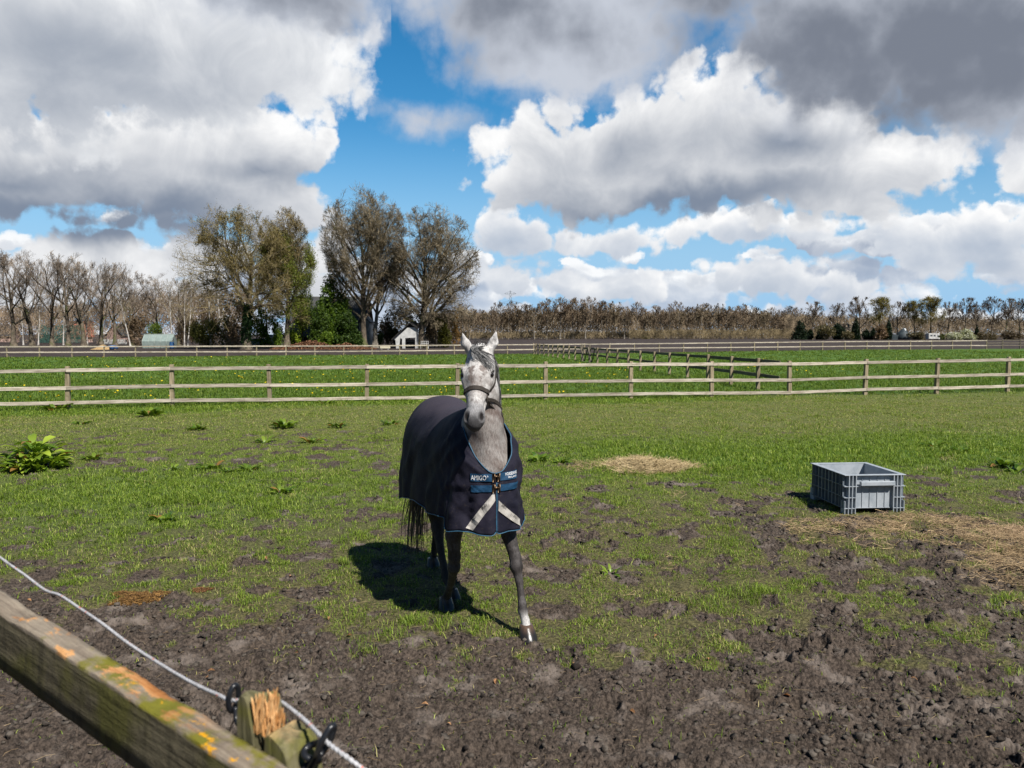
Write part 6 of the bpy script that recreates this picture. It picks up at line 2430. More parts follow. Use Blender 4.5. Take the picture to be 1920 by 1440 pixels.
def build_litter():
    rng = np.random.default_rng(4)
    mat = leaf_mat('straw', trans=.1, rough=.7)
    # hay trodden into the ground
    n = 260000
    x = rng.uniform(.3, 8.0, n); y = rng.uniform(5.4, 13.2, n)
    s = straw_mask(x, y)
    clump = np.clip(.38 + 1.5 * fbm(x, y, 3.4, 4, .65, 2), 0, 1)
    k = rng.uniform(0, 1, n) < (s ** 1.1) * clump * 1.7
    x, y = x[k], y[k]
    n = len(x)
    z = terrain_z(x, y) + rng.uniform(.0, 1, n) * (.03 + .10 * np.clip(.1 + 1.5 * fbm(x, y, 2.6, 3, .6, 2), 0, 1)) * np.clip(straw_mask(x, y) * 1.4, .1, 1)
    me = strand_mesh('hay', np.stack([x, y, z], -1), rng.uniform(0, 6.28, n), rng.uniform(.04, .17, n), rng.uniform(.0018, .0038, n), rng.normal(.05, .28, n), straw_cols(n, rng, (.30, .20, .105), (.78, .58, .34)), rng)
    tag(link('hay', me, mat), kind='stuff')
    # stalks lying about on the mud and short turf
    n = 2600
    x = rng.uniform(-4, 6.5, n); y = rng.uniform(3.4, 11, n)
    z = terrain_z(x, y) + .006
    me = strand_mesh('dry_stalks', np.stack([x, y, z], -1), rng.uniform(0, 6.28, n), rng.uniform(.02, .09, n), rng.uniform(.0016, .003, n), rng.normal(.02, .12, n), straw_cols(n, rng, (.20, .13, .07), (.45, .34, .2)), rng)
    tag(link('dry_stalks', me, mat), kind='stuff')
    # heaped hay
    def heap(name, label, cx, cy, rx, ry, h, n, La, cols):
        root = empty(name, (cx, cy, gz(cx, cy)))
        tag(root, label, 'pile')
        a = rng.uniform(0, 6.28, n); r = rng.uniform(0, 1, n) ** .6
        wob = 1 + .25 * np.sin(3 * a + 1) + .15 * np.sin(5 * a)
        x, y = rx * r * wob * np.cos(a), ry * r * wob * np.sin(a)
        zt = h * np.clip(1 - r ** 1.4, 0, 1) * (.75 + .6 * np.clip(fbm(x + 5, y, 3, 3, .6, 1), -.5, .8))
        gzz = terrain_z(x + cx, y + cy) - root.location.z
        z = gzz + np.maximum(zt, 0) * rng.uniform(.4, 1.0, n) + .004
        c = straw_cols(n, rng, *cols)
        me = strand_mesh(name, np.stack([x, y, z], -1), rng.uniform(0, 6.28, n), rng.uniform(*La, n), rng.uniform(.0025, .005, n), rng.normal(0, .28, n), c, rng)
        link('strands', me, mat, root)
        # mound under the strands
        k = 40
        V, Fq = [(0, 0, h * .55)], []
        for i in range(1, 9):
            for j in range(k):
                an = 6.283 * j / k
                w_ = 1 + .25 * math.sin(3 * an + 1) + .15 * math.sin(5 * an)
                X_, Y_ = rx * i / 8 * w_ * .95 * math.cos(an), ry * i / 8 * w_ * .95 * math.sin(an)
                V.append((X_, Y_, h * .62 * (1 - (i / 8) ** 1.4) + gz(cx + X_, cy + Y_) - root.location.z - .004))
        for j in range(k):
            Fq.append((0, 1 + j, 1 + (j + 1) % k))
        for i in range(7):
            for j in range(k):
                Fq.append((1 + i * k + j, 1 + (i + 1) * k + j, 1 + (i + 1) * k + (j + 1) % k, 1 + i * k + (j + 1) % k))
        me = bpy.data.meshes.new('mound'); me.from_pydata(V, [], Fq)
        me.polygons.foreach_set('use_smooth', [True] * len(Fq))
        c0 = tuple(np.array(cols[0]) * .9); c1 = tuple((np.array(cols[0]) + np.array(cols[1])) * .42)
        link('mound', me, plain(name + '_core', c1, .9, .2, .4, 30, 0, .02), root)
        return root
    heap('hay_pile', 'pale golden pile of hay on the grass between horse and crate', 2.0, 11.75, .58, .46, .19, 8000, (.10, .34), ((.46, .34, .17), (.80, .64, .38)))
    heap('hay_pile', 'large tan hay heap on the trampled ground at the right edge', 5.75, 7.55, .95, .62, .11, 7000, (.08, .26), ((.30, .20, .11), (.62, .45, .28)))
    heap('dung_heap', 'low orange-brown heap of old dung beside the rope', -2.86, 5.98, .20, .13, .05, 2200, (.01, .03), ((.12, .06, .02), (.34, .19, .06)))
    heap('dung_heap', 'smaller orange-brown crumble of dung beyond the first', -2.42, 6.12, .07, .05, .03, 500, (.01, .025), ((.13, .06, .025), (.30, .15, .06)))
    # dry leaves
    mL = plain('dry_leaf', (.42, .23, .11), .75, .2, .35, 60)
    spots = [(1160, 1151), (1273, 1117), (1231, 1198), (1797, 1280), (1714, 1273), (1610, 1095), (617, 1163), (645, 1167), (504, 1102), (545, 1085), (655, 1195), (556, 1231), (396, 1265), (390, 1272), (842, 1360), (797, 1320), (1475, 1305), (1330, 1240), (55, 1125), (500, 1058), (450, 902), (1075, 1240), (1395, 1160), (930, 1283), (1185, 1325)]
    bm = bmesh.new()
    n = 7
    rows = []
    for i in range(n):
        u = i / (n - 1)
        w = .42 * math.sin(math.pi * u) ** .7 * (1 + .12 * math.sin(i * 2.4))
        rows.append([bm.verts.new((u - .5, -w * .6, .16 * math.sin(u * 3.1) + w * .25)), bm.verts.new((u - .5, 0, .12 * math.sin(u * 3.1))), bm.verts.new((u - .5, w * .6, .16 * math.sin(u * 3.1) + w * .22))])
    for a, b in zip(rows, rows[1:]):
        for k in range(2):
            bm.faces.new((a[k], a[k + 1], b[k + 1], b[k]))
    bmesh.ops.solidify(bm, geom=bm.faces[:], thickness=.02)
    me = bpy.data.meshes.new('dry_leaf'); bm.to_mesh(me); bm.free(); me.materials.append(mL)
    for i, (px, py) in enumerate(spots):
        q = gd(px, py)
        o = bpy.data.objects.new('dry_leaf', me); COL.objects.link(o)
        s = .035 * random.uniform(.7, 1.35)
        o.location = (q.x, q.y, gz(q.x, q.y) + .012); o.scale = (s, s, s * 1.2)
        o.rotation_euler = (random.uniform(-.4, .4), random.uniform(-.5, .5), random.uniform(0, 6.28))
        tag(o, 'small curled tan dry leaf lying on the muddy paddock ground', 'leaf', 'dry leaves on the ground')


def dock(name, label, loc, n, Ll, wl, seed, c0, c1, up=.7, spread=.12, group=None, tall=0.0):
    """broad-leaved rosette"""
    r = random.Random(seed)
    root = empty(name, loc)
    tag(root, label, 'plant', group)
    V, Fq, Cc = [], [], []
    for k in range(n):
        az = r.uniform(0, 6.28); L = Ll * r.uniform(.55, 1.15); w = wl * r.uniform(.7, 1.2)
        el = up * r.uniform(.55, 1.35)
        rr_ = r.random() ** .6
        o = Vector((math.cos(az) * spread * rr_, math.sin(az) * spread * rr_, (tall * (1 - rr_ ** 2) * r.random())))
        b0 = len(V); u_ = r.random(); col = [a * (1 - u_) + b * u_ for a, b in zip(c0, c1)]
        if r.random() < .07: col = [.26, .15, .04]
        S_ = 7
        d = Vector((math.cos(az), math.sin(az), 0)); sd = Vector((-d.y, d.x, 0))
        roll = r.uniform(-.5, .5)
        for i in range(S_):
            u = i / (S_ - 1)
            e = el - 1.5 * u * u * r.uniform(.7, 1.1) * .8
            q = o + d * (L * u * math.cos(el * (1 - .4 * u))) + Vector((0, 0, L * (math.sin(el) * u - .55 * u * u * (1.1 - .3 * el))))
            ww = w * (math.sin(math.pi * min(1, u * .92 + .08)) ** .8) * (.25 if u < .15 else 1) * (1 + .10 * math.sin(i * 3 + k))
            c_ = sd * math.cos(roll) + Vector((0, 0, math.sin(roll)))
            V += [tuple(q + c_ * ww + Vector((0, 0, ww * .3))), tuple(q), tuple(q - c_ * ww + Vector((0, 0, ww * .3)))]
            Cc += [(*col, 1)] * 3
        for i in range(S_ - 1):
            for k2 in range(2):
                Fq.append((b0 + i * 3 + k2, b0 + i * 3 + k2 + 1, b0 + i * 3 + 4 + k2, b0 + i * 3 + 3 + k2))
    me = bpy.data.meshes.new('leaves'); me.from_pydata(V, [], Fq)
    a = me.attributes.new('tint', 'FLOAT_COLOR', 'POINT'); a.data.foreach_set('color', np.array(Cc, np.float32).ravel())
    me.polygons.foreach_set('use_smooth', [True] * len(Fq))
    link('leaves', me, M_DOCK, root)
    return root


M_DOCK = leaf_mat('dock_leaf', trans=.3, rough=.42, spec=.45)


def build_weeds():
    q = gd(66, 878)
    dock('dock_plant', 'big bushy dock plant with broad shiny leaves near the left edge', (q.x, q.y, gz(q.x, q.y)), 230, .27, .052, 1, (.07, .15, .012), (.36, .46, .05), .85, .36, None, .42)
    spots = [(283, 778, 60, .30, 1.3), (152, 794, 20, .2, 1), (372, 808, 30, .22, 1), (534, 805, 46, .26, 1.2), (635, 804, 22, .2, 1), (495, 832, 22, .2, 1), (586, 832, 22, .2, 1), (174, 862, 26, .18, 1), (323, 880, 16, .14, 1), (396, 877, 26, .18, 1), (469, 880, 24, .17, 1),
             (431, 884, 18, .14, 1), (526, 925, 24, .15, 1), (309, 975, 30, .15, 1), (732, 799, 24, .2, 1), (612, 758, 30, .24, 1), (1010, 866, 40, .17, 1.2), (1052, 868, 30, .15, 1), (1880, 878, 40, .2, 1), (1908, 890, 26, .18, 1), (1800, 850, 24, .18, 1), (103, 763, 60, .34, 1.2), (1145, 1075, 14, .10, 1), (1750, 840, 20, .18, 1)]
    words = ['dock clump of long leaves nearest the fence, left of centre', 'small dock weed behind the big dock plant', 'flat dock weed between fence and big dock plant', 'dock weed standing closest to the horse rump', 'small dock weed a step left of the horse rump', 'low dock weed in olive turf left of the horse',
             'low dark dock weed left of the horse rug', 'short weed patch just right of the big dock plant', 'tiny leafy weed in the left turf, lower of two', 'dark low weed tuft in the left turf centre', 'bright tiny weed in the left turf, nearer the horse', 'tiny weed between two weed tufts of the left turf',
             'solitary bright weed in the turf left of the horse rug', 'upright leafy weed in the left foreground turf', 'dock weed touching the left of the horse rump', 'weed under the bottom fence rail left of the horse', 'yellow-green weed patch just right of the horse chest', 'small weed beside the yellow-green patch right of the horse', 'leafy weed clump right of the crate by the edge', 'small weed at the far right beyond the crate', 'weed in lush grass behind the crate, right side',
             'dark nettle clump at the fence foot on the far left', 'tiny seedling weed on bare soil right of the front hoof', 'low weed in lush grass just behind the crate']
    for i, ((x, y, n, L, u), w) in enumerate(zip(spots, words)):
        q = gd(x, y)
        dock('weed', w, (q.x, q.y, gz(q.x, q.y)), n, L, L * .16, 20 + i, (.055, .12, .010), (.20, .28, .03), .95 * u, L * .6)
    # dandelions in the pasture beyond the fence: flower head on a stalk
    bm = bmesh.new()
    for ring, (r_, z_) in enumerate(((1.0, .25), (.7, .42))):
        vs = [bm.verts.new((r_ * math.cos(a) * (1 if i % 2 else .72), r_ * math.sin(a) * (1 if i % 2 else .72), z_)) for i, a in enumerate(np.linspace(0, 6.283, 15)[:-1])]
        bm.faces.new(vs)
        top = bm.verts.new((0, 0, z_ + .25)); bot = bm.verts.new((0, 0, z_ - .45))
        for i in range(14):
            bm.faces.new((vs[i], vs[(i + 1) % 14], top)); bm.faces.new((vs[(i + 1) % 14], vs[i], bot))
    fl = bpy.data.meshes.new('flower_head'); bm.to_mesh(fl); bm.free()
    fl.materials.append(plain('dandelion_yellow', (.85, .60, .012), .6, .3, .1, 5))
    rs = random.Random(12)
    n = 0
    clusters = [(210, 690), (260, 735), (280, 722), (420, 700), (470, 705), (560, 700), (590, 735), (640, 712), (660, 735), (700, 700), (760, 695), (800, 720), (820, 735), (960, 700), (1000, 705), (1060, 705), (1080, 725), (1110, 706), (1150, 700), (1010, 735), (200, 682), (560, 675), (380, 684), (700, 678), (1430, 690), (1540, 698), (520, 728), (130, 745), (340, 745), (30, 735)]
    while n < 260:
        cx, cy = rs.choice(clusters)
        px, py = cx + rs.gauss(0, 38), min(752, max(666, cy + rs.gauss(0, 8)))
        q = gd(px, py)
        if side(q.x, q.y, FA, FB) < .4 or side(q.x, q.y, FC, FD) > -1.5:
            continue
        o = bpy.data.objects.new('dandelion', fl); COL.objects.link(o)
        s = rs.uniform(.026, .044) * (1 + .012 * (q.y - 25))
        o.location = (q.x, q.y, float(base_z(np.array([q.x]), np.array([q.y]))[0]) + rs.uniform(.10, .17))
        o.scale = (s, s, s); o.rotation_euler = (rs.uniform(-.5, .3), rs.uniform(-.4, .4), rs.uniform(0, 6))
        tag(o, 'yellow dandelion flower in the green pasture beyond the near fence', 'flower', 'dandelions in the pasture')
        n += 1


# ------------------------------------------------------------------ buildings and things far off
def gable(name, label, cat, loc, rz, w, dep, eave, ridge, m_wall, m_roof, over=.3, windows=(), win_mat=None, glass=None, ridge_along='x'):
    """house: ridge runs along local x; windows: (face, a, z, w, h)"""
    root = empty(name, loc, rz)
    tag(root, label, cat)
    bm = bmesh.new()
    x, y = w / 2, dep / 2
    a = [bm.verts.new(v) for v in ((-x, -y, -.3), (x, -y, -.3), (x, y, -.3), (-x, y, -.3), (-x, -y, eave), (x, -y, eave), (x, y, eave), (-x, y, eave), (-x, 0, ridge - .12), (x, 0, ridge - .12))]
    for f in ((0, 1, 5, 4), (2, 3, 7, 6), (1, 2, 6, 9, 5), (3, 0, 4, 8, 7), (0, 3, 2, 1), (4, 5, 9, 8), (6, 7, 8, 9)):
        bm.faces.new([a[i] for i in f])
    bm_obj('wall', bm, m_wall, root)
    bm = bmesh.new()
    sl = (ridge - eave) / y
    xo, yo = x + over, y + over
    ze = eave - over * sl
    t = .16
    for s in (-1, 1):
        vs = [bm.verts.new(v) for v in ((-xo, s * .02, ridge + .02), (xo, s * .02, ridge + .02), (xo, s * yo, ze + .02), (-xo, s * yo, ze + .02), (-xo, s * .02, ridge + t), (xo, s * .02, ridge + t), (xo, s * yo, ze + t), (-xo, s * yo, ze + t))]
        for f in ((0, 1, 2, 3), (4, 7, 6, 5), (0, 4, 5, 1), (2, 6, 7, 3), (1, 5, 6, 2), (3, 7, 4, 0)):
            bm.faces.new([vs[i] for i in f])
    bm_obj('roof', bm, m_roof, root)
    for (face, px, pz, ww, hh) in windows:
        fr = empty('window', (0, 0, 0)); fr.parent = root
        if face == 'front':
            fr.location = (px, -y - .03, pz)
        else:
            fr.location = (x + .03, px, pz); fr.rotation_euler = (0, 0, math.pi / 2)
        b = .10
        boxes('frame', [(-ww / 2, ww / 2, -.05, .03, -hh / 2, -hh / 2 + b), (-ww / 2, ww / 2, -.05, .03, hh / 2 - b, hh / 2), (-ww / 2, -ww / 2 + b, -.05, .03, -hh / 2 + b, hh / 2 - b), (ww / 2 - b, ww / 2, -.05, .03, -hh / 2 + b, hh / 2 - b), (-b / 2, b / 2, -.045, .03, -hh / 2 + b, hh / 2 - b)], win_mat, fr)
        boxes('pane', [(-ww / 2 + b, ww / 2 - b, -.01, .01, -hh / 2 + b, hh / 2 - b)], glass, fr)
    return root


def tiled(name, c0, c1, sx=(0, 0, 1)):
    m, N = new_mat(name)
    p = N.n('ShaderNodeTexCoord').outputs['Object']
    b = N.n('ShaderNodeTexBrick')
    b.inputs['Scale'].default_value = 1.0
    b.inputs['Brick Width'].default_value = .3; b.inputs['Row Height'].default_value = .26
    b.inputs['Mortar Size'].default_value = .025
    b.inputs['Color1'].default_value = (*c0, 1); b.inputs['Color2'].default_value = (*c1, 1); b.inputs['Mortar'].default_value = (*[v * .5 for v in c0], 1)
    mp = N.n('ShaderNodeCombineXYZ')
    s = N.n('ShaderNodeSeparateXYZ'); N.t.links.new(p, s.inputs[0])
    N.put(mp.inputs[0], s.outputs[0]); N.put(mp.inputs[1], s.outputs[2])
    N.t.links.new(mp.outputs[0], b.inputs['Vector'])
    n = N.noise(p, 1.2, 5, .6)
    c = N.mix(N.step(n, .4, .7, 0, .5), b.outputs[0], (.07, .075, .05))
    finish(N, c, .7, .3, b.outputs[1], .02, .5)
    return m


def build_far_props():
    mWhite = plain('white_paint', (.50, .495, .475), .6, .3, .22, 1.6)  # mottled and dulled to stand in for dappled tree shade on the shed
    mGlass = plain('dark_glass', (.05, .06, .07), .1, .6, .2, 2)
    mDark = plain('tarred_boards', (.030, .028, .026), .8, .2, .3, 3)
    mRoofD = tiled('dark_roof_tiles', (.045, .047, .052), (.075, .075, .080))
    mRed = tiled('red_roof_tiles', (.30, .085, .05), (.38, .12, .07))
    mPink = plain('pale_brick', (.42, .29, .25), .85, .2, .12, 6)
    mBrick = plain('brown_brick', (.10, .065, .048), .85, .2, .2, 8)
    def L(x, d, z=0.0):
        p = at(x, 640, d)
        return (p.x, d, z)
    gable('farmhouse', 'dark-tiled farmhouse with a small white window among the garden trees', 'house', L(622, 131), 0, 11.6, 10, 2.1, 8.0, mBrick, mRoofD, .5,
          (('front', -3.9, 1.25, 1.25, .95), ('front', 1.0, 1.2, 1.2, .9)), mWhite, mGlass)
    gable('farmhouse_wing', 'white-gabled wing at the right end of the dark farmhouse', 'house', L(687.5, 128), math.pi / 2, 4.0, 1.5, 4.0, 4.8, mWhite, mRoofD, .2)
    boxes_root = empty('garden_screen', L(508, 124))
    tag(boxes_root, 'white garden screen panel between the ivy oak and narrow oak', 'screen')
    boxes('panel', [(-.75, .75, -.04, .04, .1, 1.95)], mWhite, boxes_root)
    boxes('post', [(-.85, -.76, -.05, .05, 0, 2.0)], mWhite, boxes_root)
    # white shed with an asymmetric dark roof and an open front
    r = empty('white_shed', L(762, 114))
    tag(r, 'small white gabled shed with dark roof and open front under the elms', 'shed')
    def prism(name, prof, y0, y1, mat):
        bm = bmesh.new()
        f0 = [bm.verts.new((x_, y0, z_)) for x_, z_ in prof]; f1 = [bm.verts.new((x_, y1, z_)) for x_, z_ in prof]
        n = len(prof)
        bm.faces.new(f0); bm.faces.new(f1[::-1])
        for k in range(n):
            bm.faces.new((f0[k], f0[(k + 1) % n], f1[(k + 1) % n], f1[k]))
        bmesh.ops.triangulate(bm, faces=[f for f in bm.faces if len(f.verts) > 4])
        return bm_obj(name, bm, mat, r)
    prism('gable_wall', [(-1.95, 1.3), (-.95, 2.1), (.1, 2.95), (1.35, 2.95), (1.35, 1.55), (-.15, 1.5), (-.15, 0), (-.6, 0), (-.6, 1.35), (-.85, 1.5), (-1.05, 0), (-1.45, 0), (-1.55, 1.2)], -.1, 0, mWhite)
    prism('roof', [(-2.15, 1.25), (.55, 3.72), (1.6, 3.0), (1.6, 2.85), (.55, 3.55), (-2.0, 1.22)], -.45, 3.2, mDark)
    prism('gable_boards', [(.05, 2.96), (.55, 3.5), (1.35, 2.96)], -.06, .0, mDark)
    boxes('wall', [(-1.5, -1.4, .01, 3, 0, 1.3), (1.25, 1.35, .01, 3, 0, 2.9), (-1.39, 1.24, 2.9, 3, 0, 1.3)], mWhite, r)
    boxes('workbench', [(-.1, 1.2, .8, 1.4, .8, .9), (0, .1, .9, 1.3, 0, .8), (1.0, 1.1, .9, 1.3, 0, .8)], mDark, r)
    # garden bench, white ornamental ironwork
    b = empty('garden_bench', L(796, 113))
    tag(b, 'white ornate garden bench behind the far fence near the elm', 'bench')
    bars = []
    for k in range(5):
        x = -.5 + k * .25
        bars.append((x - .03, x + .03, .20, .24, .45, 1.0 + .1 * math.sin(math.pi * k / 4)))
    boxes('backrest', bars + [(-.56, .56, .195, .245, .70, .76), (-.56, .56, .195, .245, 1.0, 1.06)], mWhite, b)
    boxes('seat', [(-.56, .56, -.22, .18, .40, .45)], mWhite, b)
    for sx in (-1, 1):
        boxes('leg', [(sx * .53 - .03, sx * .53 + .03, -.21, -.15, 0, .399), (sx * .53 - .03, sx * .53 + .03, .14, .195, 0, .399)], mWhite, b)
        boxes('armrest', [(sx * .56 - .025, sx * .56 + .025, -.22, .19, .62, .67)], mWhite, b)
    # cream trough
    t = empty('trough', L(722, 108))
    tag(t, 'long cream stone trough just behind the far fence', 'trough')
    boxes('basin', [(-.68, .68, -.2, .2, .10, .48)], plain('cream_stone', (.60, .55, .40), .8, .2, .12, 6), t, None, .03)
    boxes('foot', [(-.55, -.35, -.15, .15, 0, .099)], mWhite, t); boxes('foot', [(.35, .55, -.15, .15, 0, .099)], mWhite, t)
    # small car half hidden
    car = empty('parked_car', L(487, 122))
    tag(car, 'small pale car half hidden between the ivy oak and the screen', 'car')
    mCar = plain('silver_car_paint', (.42, .46, .50), .25, .6, .05, 2)
    bm = bmesh.new()
    prof = [(-1.9, .35), (-1.95, .75), (-1.3, .95), (-.8, 1.4), (.7, 1.42), (1.35, 1.0), (1.85, .9), (1.9, .35)]
    f0 = [bm.verts.new((x_, -.8, z_)) for x_, z_ in prof]; f1 = [bm.verts.new((x_, .8, z_)) for x_, z_ in prof]
    bm.faces.new(f0); bm.faces.new(f1[::-1])
    for k in range(8):
        bm.faces.new((f0[k], f0[(k + 1) % 8], f1[(k + 1) % 8], f1[k]))
    bm_obj('body', bm, mCar, car, None, .06)
    boxes('window', [(-.85, -.05, -.815, -.79, .98, 1.32), (.0, .75, -.815, -.79, .98, 1.32)], mGlass, car)
    for sx in (-1.15, 1.15):
        tube('wheel', [(sx, -.83, .32), (sx, -.60, .32)], .32, mDark, car, 16)
    # fallen-leaf bank before the farmhouse
    rng = np.random.default_rng(2)
    root = empty('leaf_heap', L(606, 108))
    tag(root, 'long low bank of brown fallen leaves before the farmhouse', 'heap')
    n = 9000
    x = rng.uniform(-6.8, 7.0, n)
    yy = rng.normal(0, .8, n)
    hh = (.35 + .95 * np.clip(.5 + 1.0 * fbm(x, x * 0, .28, 3, .5, 2), 0, 1)) * np.exp(-(yy / 1.3) ** 2) * np.clip((7.2 - np.abs(x)) / 2, 0, 1)
    P = np.stack([x, yy, hh * rng.uniform(.25, 1, n)], -1)
    u = rng.uniform(0, 1, (n, 1))
    V, Q, C = leaves_mesh(P, .13, np.array((.085, .040, .022)) * (1 - u) + np.array((.26, .135, .075)) * u, rng)
    link('leaves', mesh_np('leaves', V, Q.ravel(), np.full(len(Q), 4), {'tint': ('POINT', 'FLOAT_COLOR', C)}), M_TWIG, root)
    # little greenhouse / plastic tunnel
    g = empty('greenhouse', L(299, 118), .12)
    tag(g, 'small grey-green plastic-covered greenhouse behind the far fence', 'greenhouse')
    mP = plain('greenhouse_film', (.22, .27, .25), .35, .5, .15, 2)
    mFr = plain('greenhouse_frame', (.30, .34, .31), .5, .4, .1, 3)
    bm = bmesh.new()
    prof = [(-1.0, 0), (-1.1, 1.0), (0, 2.0), (1.1, 1.0), (1.0, 0)]
    f0 = [bm.verts.new((-2.1, y_, z_)) for y_, z_ in prof]; f1 = [bm.verts.new((2.1, y_, z_)) for y_, z_ in prof]
    bm.faces.new(f0); bm.faces.new(f1[::-1])
    for k in range(4):
        bm.faces.new((f0[k], f0[k + 1], f1[k + 1], f1[k]))
    bm_obj('cover', bm, mP, g)
    for k in range(6):
        x_ = -2.1 + .84 * k
        tube('hoop', [(x_, y_ * 1.02, z_ * 1.01 + .01) for y_, z_ in prof], .035, mFr, g, 5)
    tube('ridge_bar', [(-2.12, 0, 2.05), (2.12, 0, 2.05)], .035, mFr, g, 5)
    # sawdust heap with a blue tub
    rng = np.random.default_rng(6)
    root = empty('woodchip_heap', L(193, 106))
    tag(root, 'pale yellow heap of wood chips behind the far fence at the left', 'heap')
    V, Fq = [(0, 0, .62)], []
    k = 36
    for i in range(1, 11):
        for j in range(k):
            an = 6.283 * j / k
            f_ = i / 10
            rad = f_ * (1.15 + .25 * math.sin(2 * an + 1))
            V.append((rad * 1.25 * math.cos(an), rad * .8 * math.sin(an), .62 * (1 - f_) ** 1.1 * (1 + .2 * math.sin(5 * an + i)) - .02))
    for j in range(k):
        Fq.append((0, 1 + j, 1 + (j + 1) % k))
    for i in range(9):
        for j in range(k):
            Fq.append((1 + i * k + j, 1 + (i + 1) * k + j, 1 + (i + 1) * k + (j + 1) % k, 1 + i * k + (j + 1) % k))
    me = bpy.data.meshes.new('chips'); me.from_pydata(V, [], Fq)
    link('chips', me, plain('wood_chips', (.36, .245, .12), .9, .15, .4, 14, 0, .03), root)
    mBlue = plain('blue_plastic', (.03, .10, .24), .45, .4, .2, 4)
    tb = empty('blue_tub', L(211, 105))
    tag(tb, 'dark blue plastic tub and sheet beside the wood-chip heap', 'tub')
    tube('tub', [(-.1, 0, 0), (-.1, 0, .30), (-.1, 0, .58)], [.30, .36, .40], mBlue, tb, 14)
    tube('lid', [(.35, .1, .15), (.42, .1, .42), (.48, .12, .5)], [.30, .26, .1], mBlue, tb, 10)
    bl = empty('water_butt', L(322, 113))
    tag(bl, 'blue barrel at the right end of the greenhouse', 'barrel')
    tube('barrel', [(0, 0, 0), (0, 0, .1), (0, 0, .5), (0, 0, .9), (0, 0, .95)], [.27, .30, .33, .30, .26], mBlue, bl, 14)
    # distant houses at the left
    gable('distant_house', 'far brick house with pale pink gable behind the left row', 'house', L(230, 190), math.pi / 2 - .3, 5, 4.4, 1.9, 4.3, mPink, mRoofD, .3, (('right', .0, 2.4, .8, .9),), mWhite, mGlass)
    gable('distant_house', 'far house with a bright red tiled roof behind the left row', 'house', L(152, 205), .5, 5.2, 5, 1.8, 5.2, mPink, mRed, .4)
    gable('distant_house', 'far pale house at the very left edge behind the trees', 'house', L(10, 210), .2, 5, 4.5, 1.8, 4.2, mPink, mRoofD, .4)
    wf = empty('picket_fence', L(215, 165))
    tag(wf, 'low whitish picket fence before the pink-gabled house', 'fence')
    boxes('rail', [(-2.6, 2.6, -.03, .0, .3, .4), (-2.6, 2.6, -.03, .0, .75, .85)], plain('grey_white_paint', (.45, .46, .44), .7, .2, .15, 3), wf)
    boxes('pickets', [(-2.6 + .26 * k, -2.45 + .26 * k, -.065, -.035, 0, 1.0) for k in range(20)], plain('grey_white_pickets', (.45, .46, .44), .7, .2, .15, 3), wf)
    net = empty('sports_netting', L(112, 172))
    tag(net, 'tall dark green netting on poles behind the left tree row', 'netting')
    mN, N = new_mat('green_net')
    p = N.n('ShaderNodeTexCoord').outputs['Object']
    b_ = N.n('ShaderNodeBsdfPrincipled'); b_.inputs['Base Color'].default_value = (.02, .10, .075, 1); b_.inputs['Roughness'].default_value = .9
    tr = N.n('ShaderNodeBsdfTransparent')
    mx = N.n('ShaderNodeMixShader'); mx.inputs[0].default_value = .52
    N.t.links.new(tr.outputs[0], mx.inputs[1]); N.t.links.new(b_.outputs[0], mx.inputs[2])
    o_ = N.n('ShaderNodeOutputMaterial'); N.t.links.new(mx.outputs[0], o_.inputs[0])
    boxes('net', [(-4.6, 4.6, -.02, .02, .2, 4.0)], mN, net)
    for x_ in (-4.6, -1.5, 1.5, 4.6):
        tube('pole', [(x_, -.08, 0), (x_, -.08, 4.1)], .06, mFr, net, 6)
    # right: cone-roofed dark shed, motorhome
    s = empty('dark_shed', L(1693, 262))
    tag(s, 'dark blue-grey shed with a peaked tarpaulin roof in the far garden', 'shed')
    mT = plain('dark_tarpaulin', (.035, .048, .055), .6, .3, .3, 1.5)
    tube('tent', [(0, 0, 0), (0, 0, 1.2), (0, 0, 2.2), (.1, 0, 3.2), (.15, 0, 3.9), (.15, 0, 4.1)], [2.3, 2.35, 1.95, 1.0, .25, .02], mT, s, 18)
    boxes('lean_to', [(-4.1, -1.8, -1, 1, 0, 1.9)], mT, s)
    tube('patch', [(.42, -.98, 2.9), (.30, -.55, 3.5), (.2, -.2, 3.98)], [.05, .35, .12], plain('white_patch', (.6, .62, .62), .6, .3, .1, 2), s, 8)
    mh = empty('motorhome', L(1748, 252))
    tag(mh, 'small white motorhome parked before the far hedge', 'motorhome')
    boxes('cabin', [(-1.7, 1.05, -1.0, 1.0, .55, 2.35)], mWhite, mh, None, .08)
    boxes('overhang', [(1.06, 1.75, -1.0, 1.0, 1.60, 2.35)], mWhite, mh, None, .08)
    boxes('cab', [(1.06, 1.9, -.95, .95, .5, 1.0), ], mWhite, mh, None, .05)
    boxes('windscreen', [(1.065, 1.45, -.9, .9, 1.01, 1.58)], mGlass, mh)
    boxes('window', [(-1.15, -.55, -1.03, -1.005, 1.4, 1.85)], mGlass, mh); boxes('window', [(-.1, .45, -1.03, -1.005, 1.4, 1.85)], mGlass, mh)
    for x_ in (-1.0, 1.3):
        tube('wheel', [(x_, -1.02, .34), (x_, -.75, .34)], .34, mDark, mh, 14)
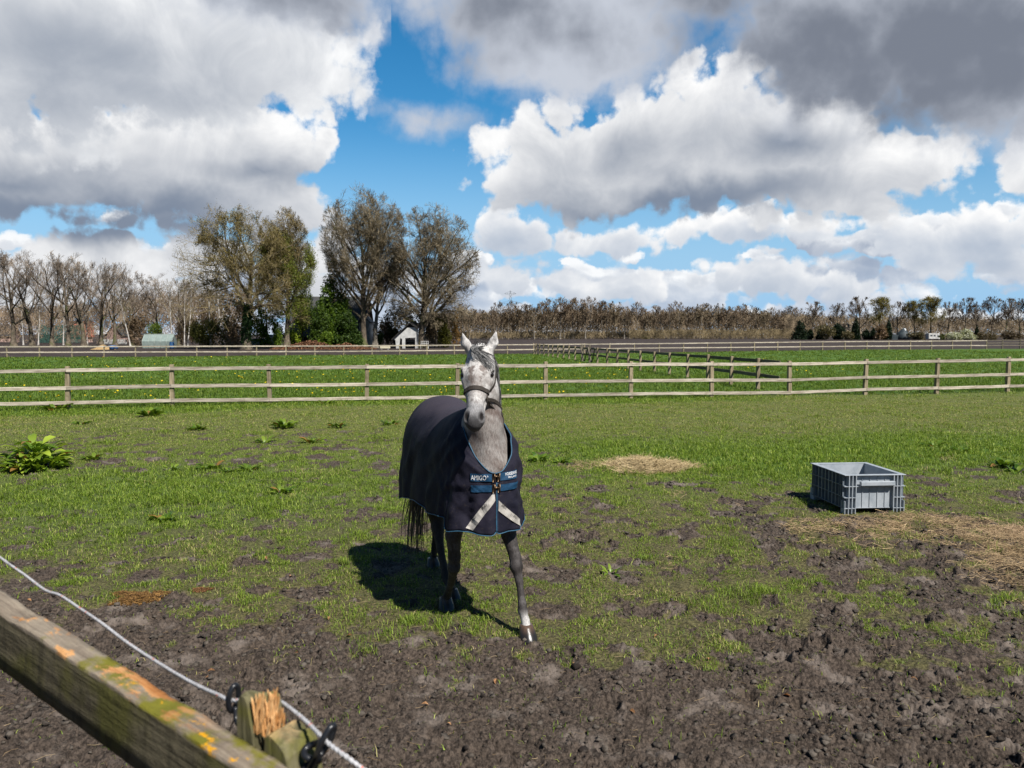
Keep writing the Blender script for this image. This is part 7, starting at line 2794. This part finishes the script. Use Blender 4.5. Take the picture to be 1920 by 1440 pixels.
    gable('cottage', 'small pale cottage half hidden by the far dark evergreens', 'house', L(1587, 285), .3, 7, 6, 2.6, 5.6, plain('cream_wall', (.45, .40, .30), .8, .2, .1, 3), tiled('thatch_brown', (.16, .12, .08), (.22, .17, .12)), .4)
    # lattice pylon far beyond the wood
    py = empty('power_pylon', L(957, 900))
    tag(py, 'thin grey lattice power pylon rising beyond the far wood', 'pylon')
    mSt = plain('galvanised_steel', (.13, .15, .17), .6, .3, .1, .2, .3)
    def bars(name, segs, r_):
        V, Fq = [], []
        for a, b in segs:
            a, b = Vector(a), Vector(b)
            t_ = (b - a).normalized(); u_ = t_.orthogonal().normalized(); v_ = t_.cross(u_)
            o = len(V)
            for q in (a, b):
                for k in range(4):
                    an = math.pi / 2 * k
                    V.append(tuple(q + (u_ * math.cos(an) + v_ * math.sin(an)) * r_))
            for k in range(4):
                Fq.append((o + k, o + (k + 1) % 4, o + 4 + (k + 1) % 4, o + 4 + k))
        me = bpy.data.meshes.new(name); me.from_pydata(V, [], Fq)
        return link(name, me, mSt, py)
    segs = []
    Hp = 51
    wid = lambda z: 3.6 * (1 - z / Hp) + .55
    zs = np.linspace(0, Hp, 12)
    for za, zb in zip(zs, zs[1:]):
        a, b = wid(za), wid(zb)
        for sx, sy in ((1, 1), (1, -1), (-1, 1), (-1, -1)):
            segs.append(((sx * a, sy * a, za), (sx * b, sy * b, zb)))
        for sy in (-1, 1):
            segs.append(((-a, sy * a, za), (b, sy * b, zb))); segs.append(((a, sy * a, za), (-b, sy * b, zb)))
    bars('mast', segs, .16)
    for z, hw in ((47.5, 6.5), (37, 12.5)):
        bars('cross_arm', [((-hw, 0, z), (hw, 0, z)), ((-hw, 0, z), (-1, 0, z + 2.6)), ((hw, 0, z), (1, 0, z + 2.6)), ((-hw, 0, z), (-1, 0, z - 1.5)), ((hw, 0, z), (1, 0, z - 1.5)), ((-hw * .5, 0, z), (-hw * .5, 0, z + 1.2)), ((hw * .5, 0, z), (hw * .5, 0, z + 1.2))], .16)


build_crate()
build_litter()
build_weeds()
build_far_props()
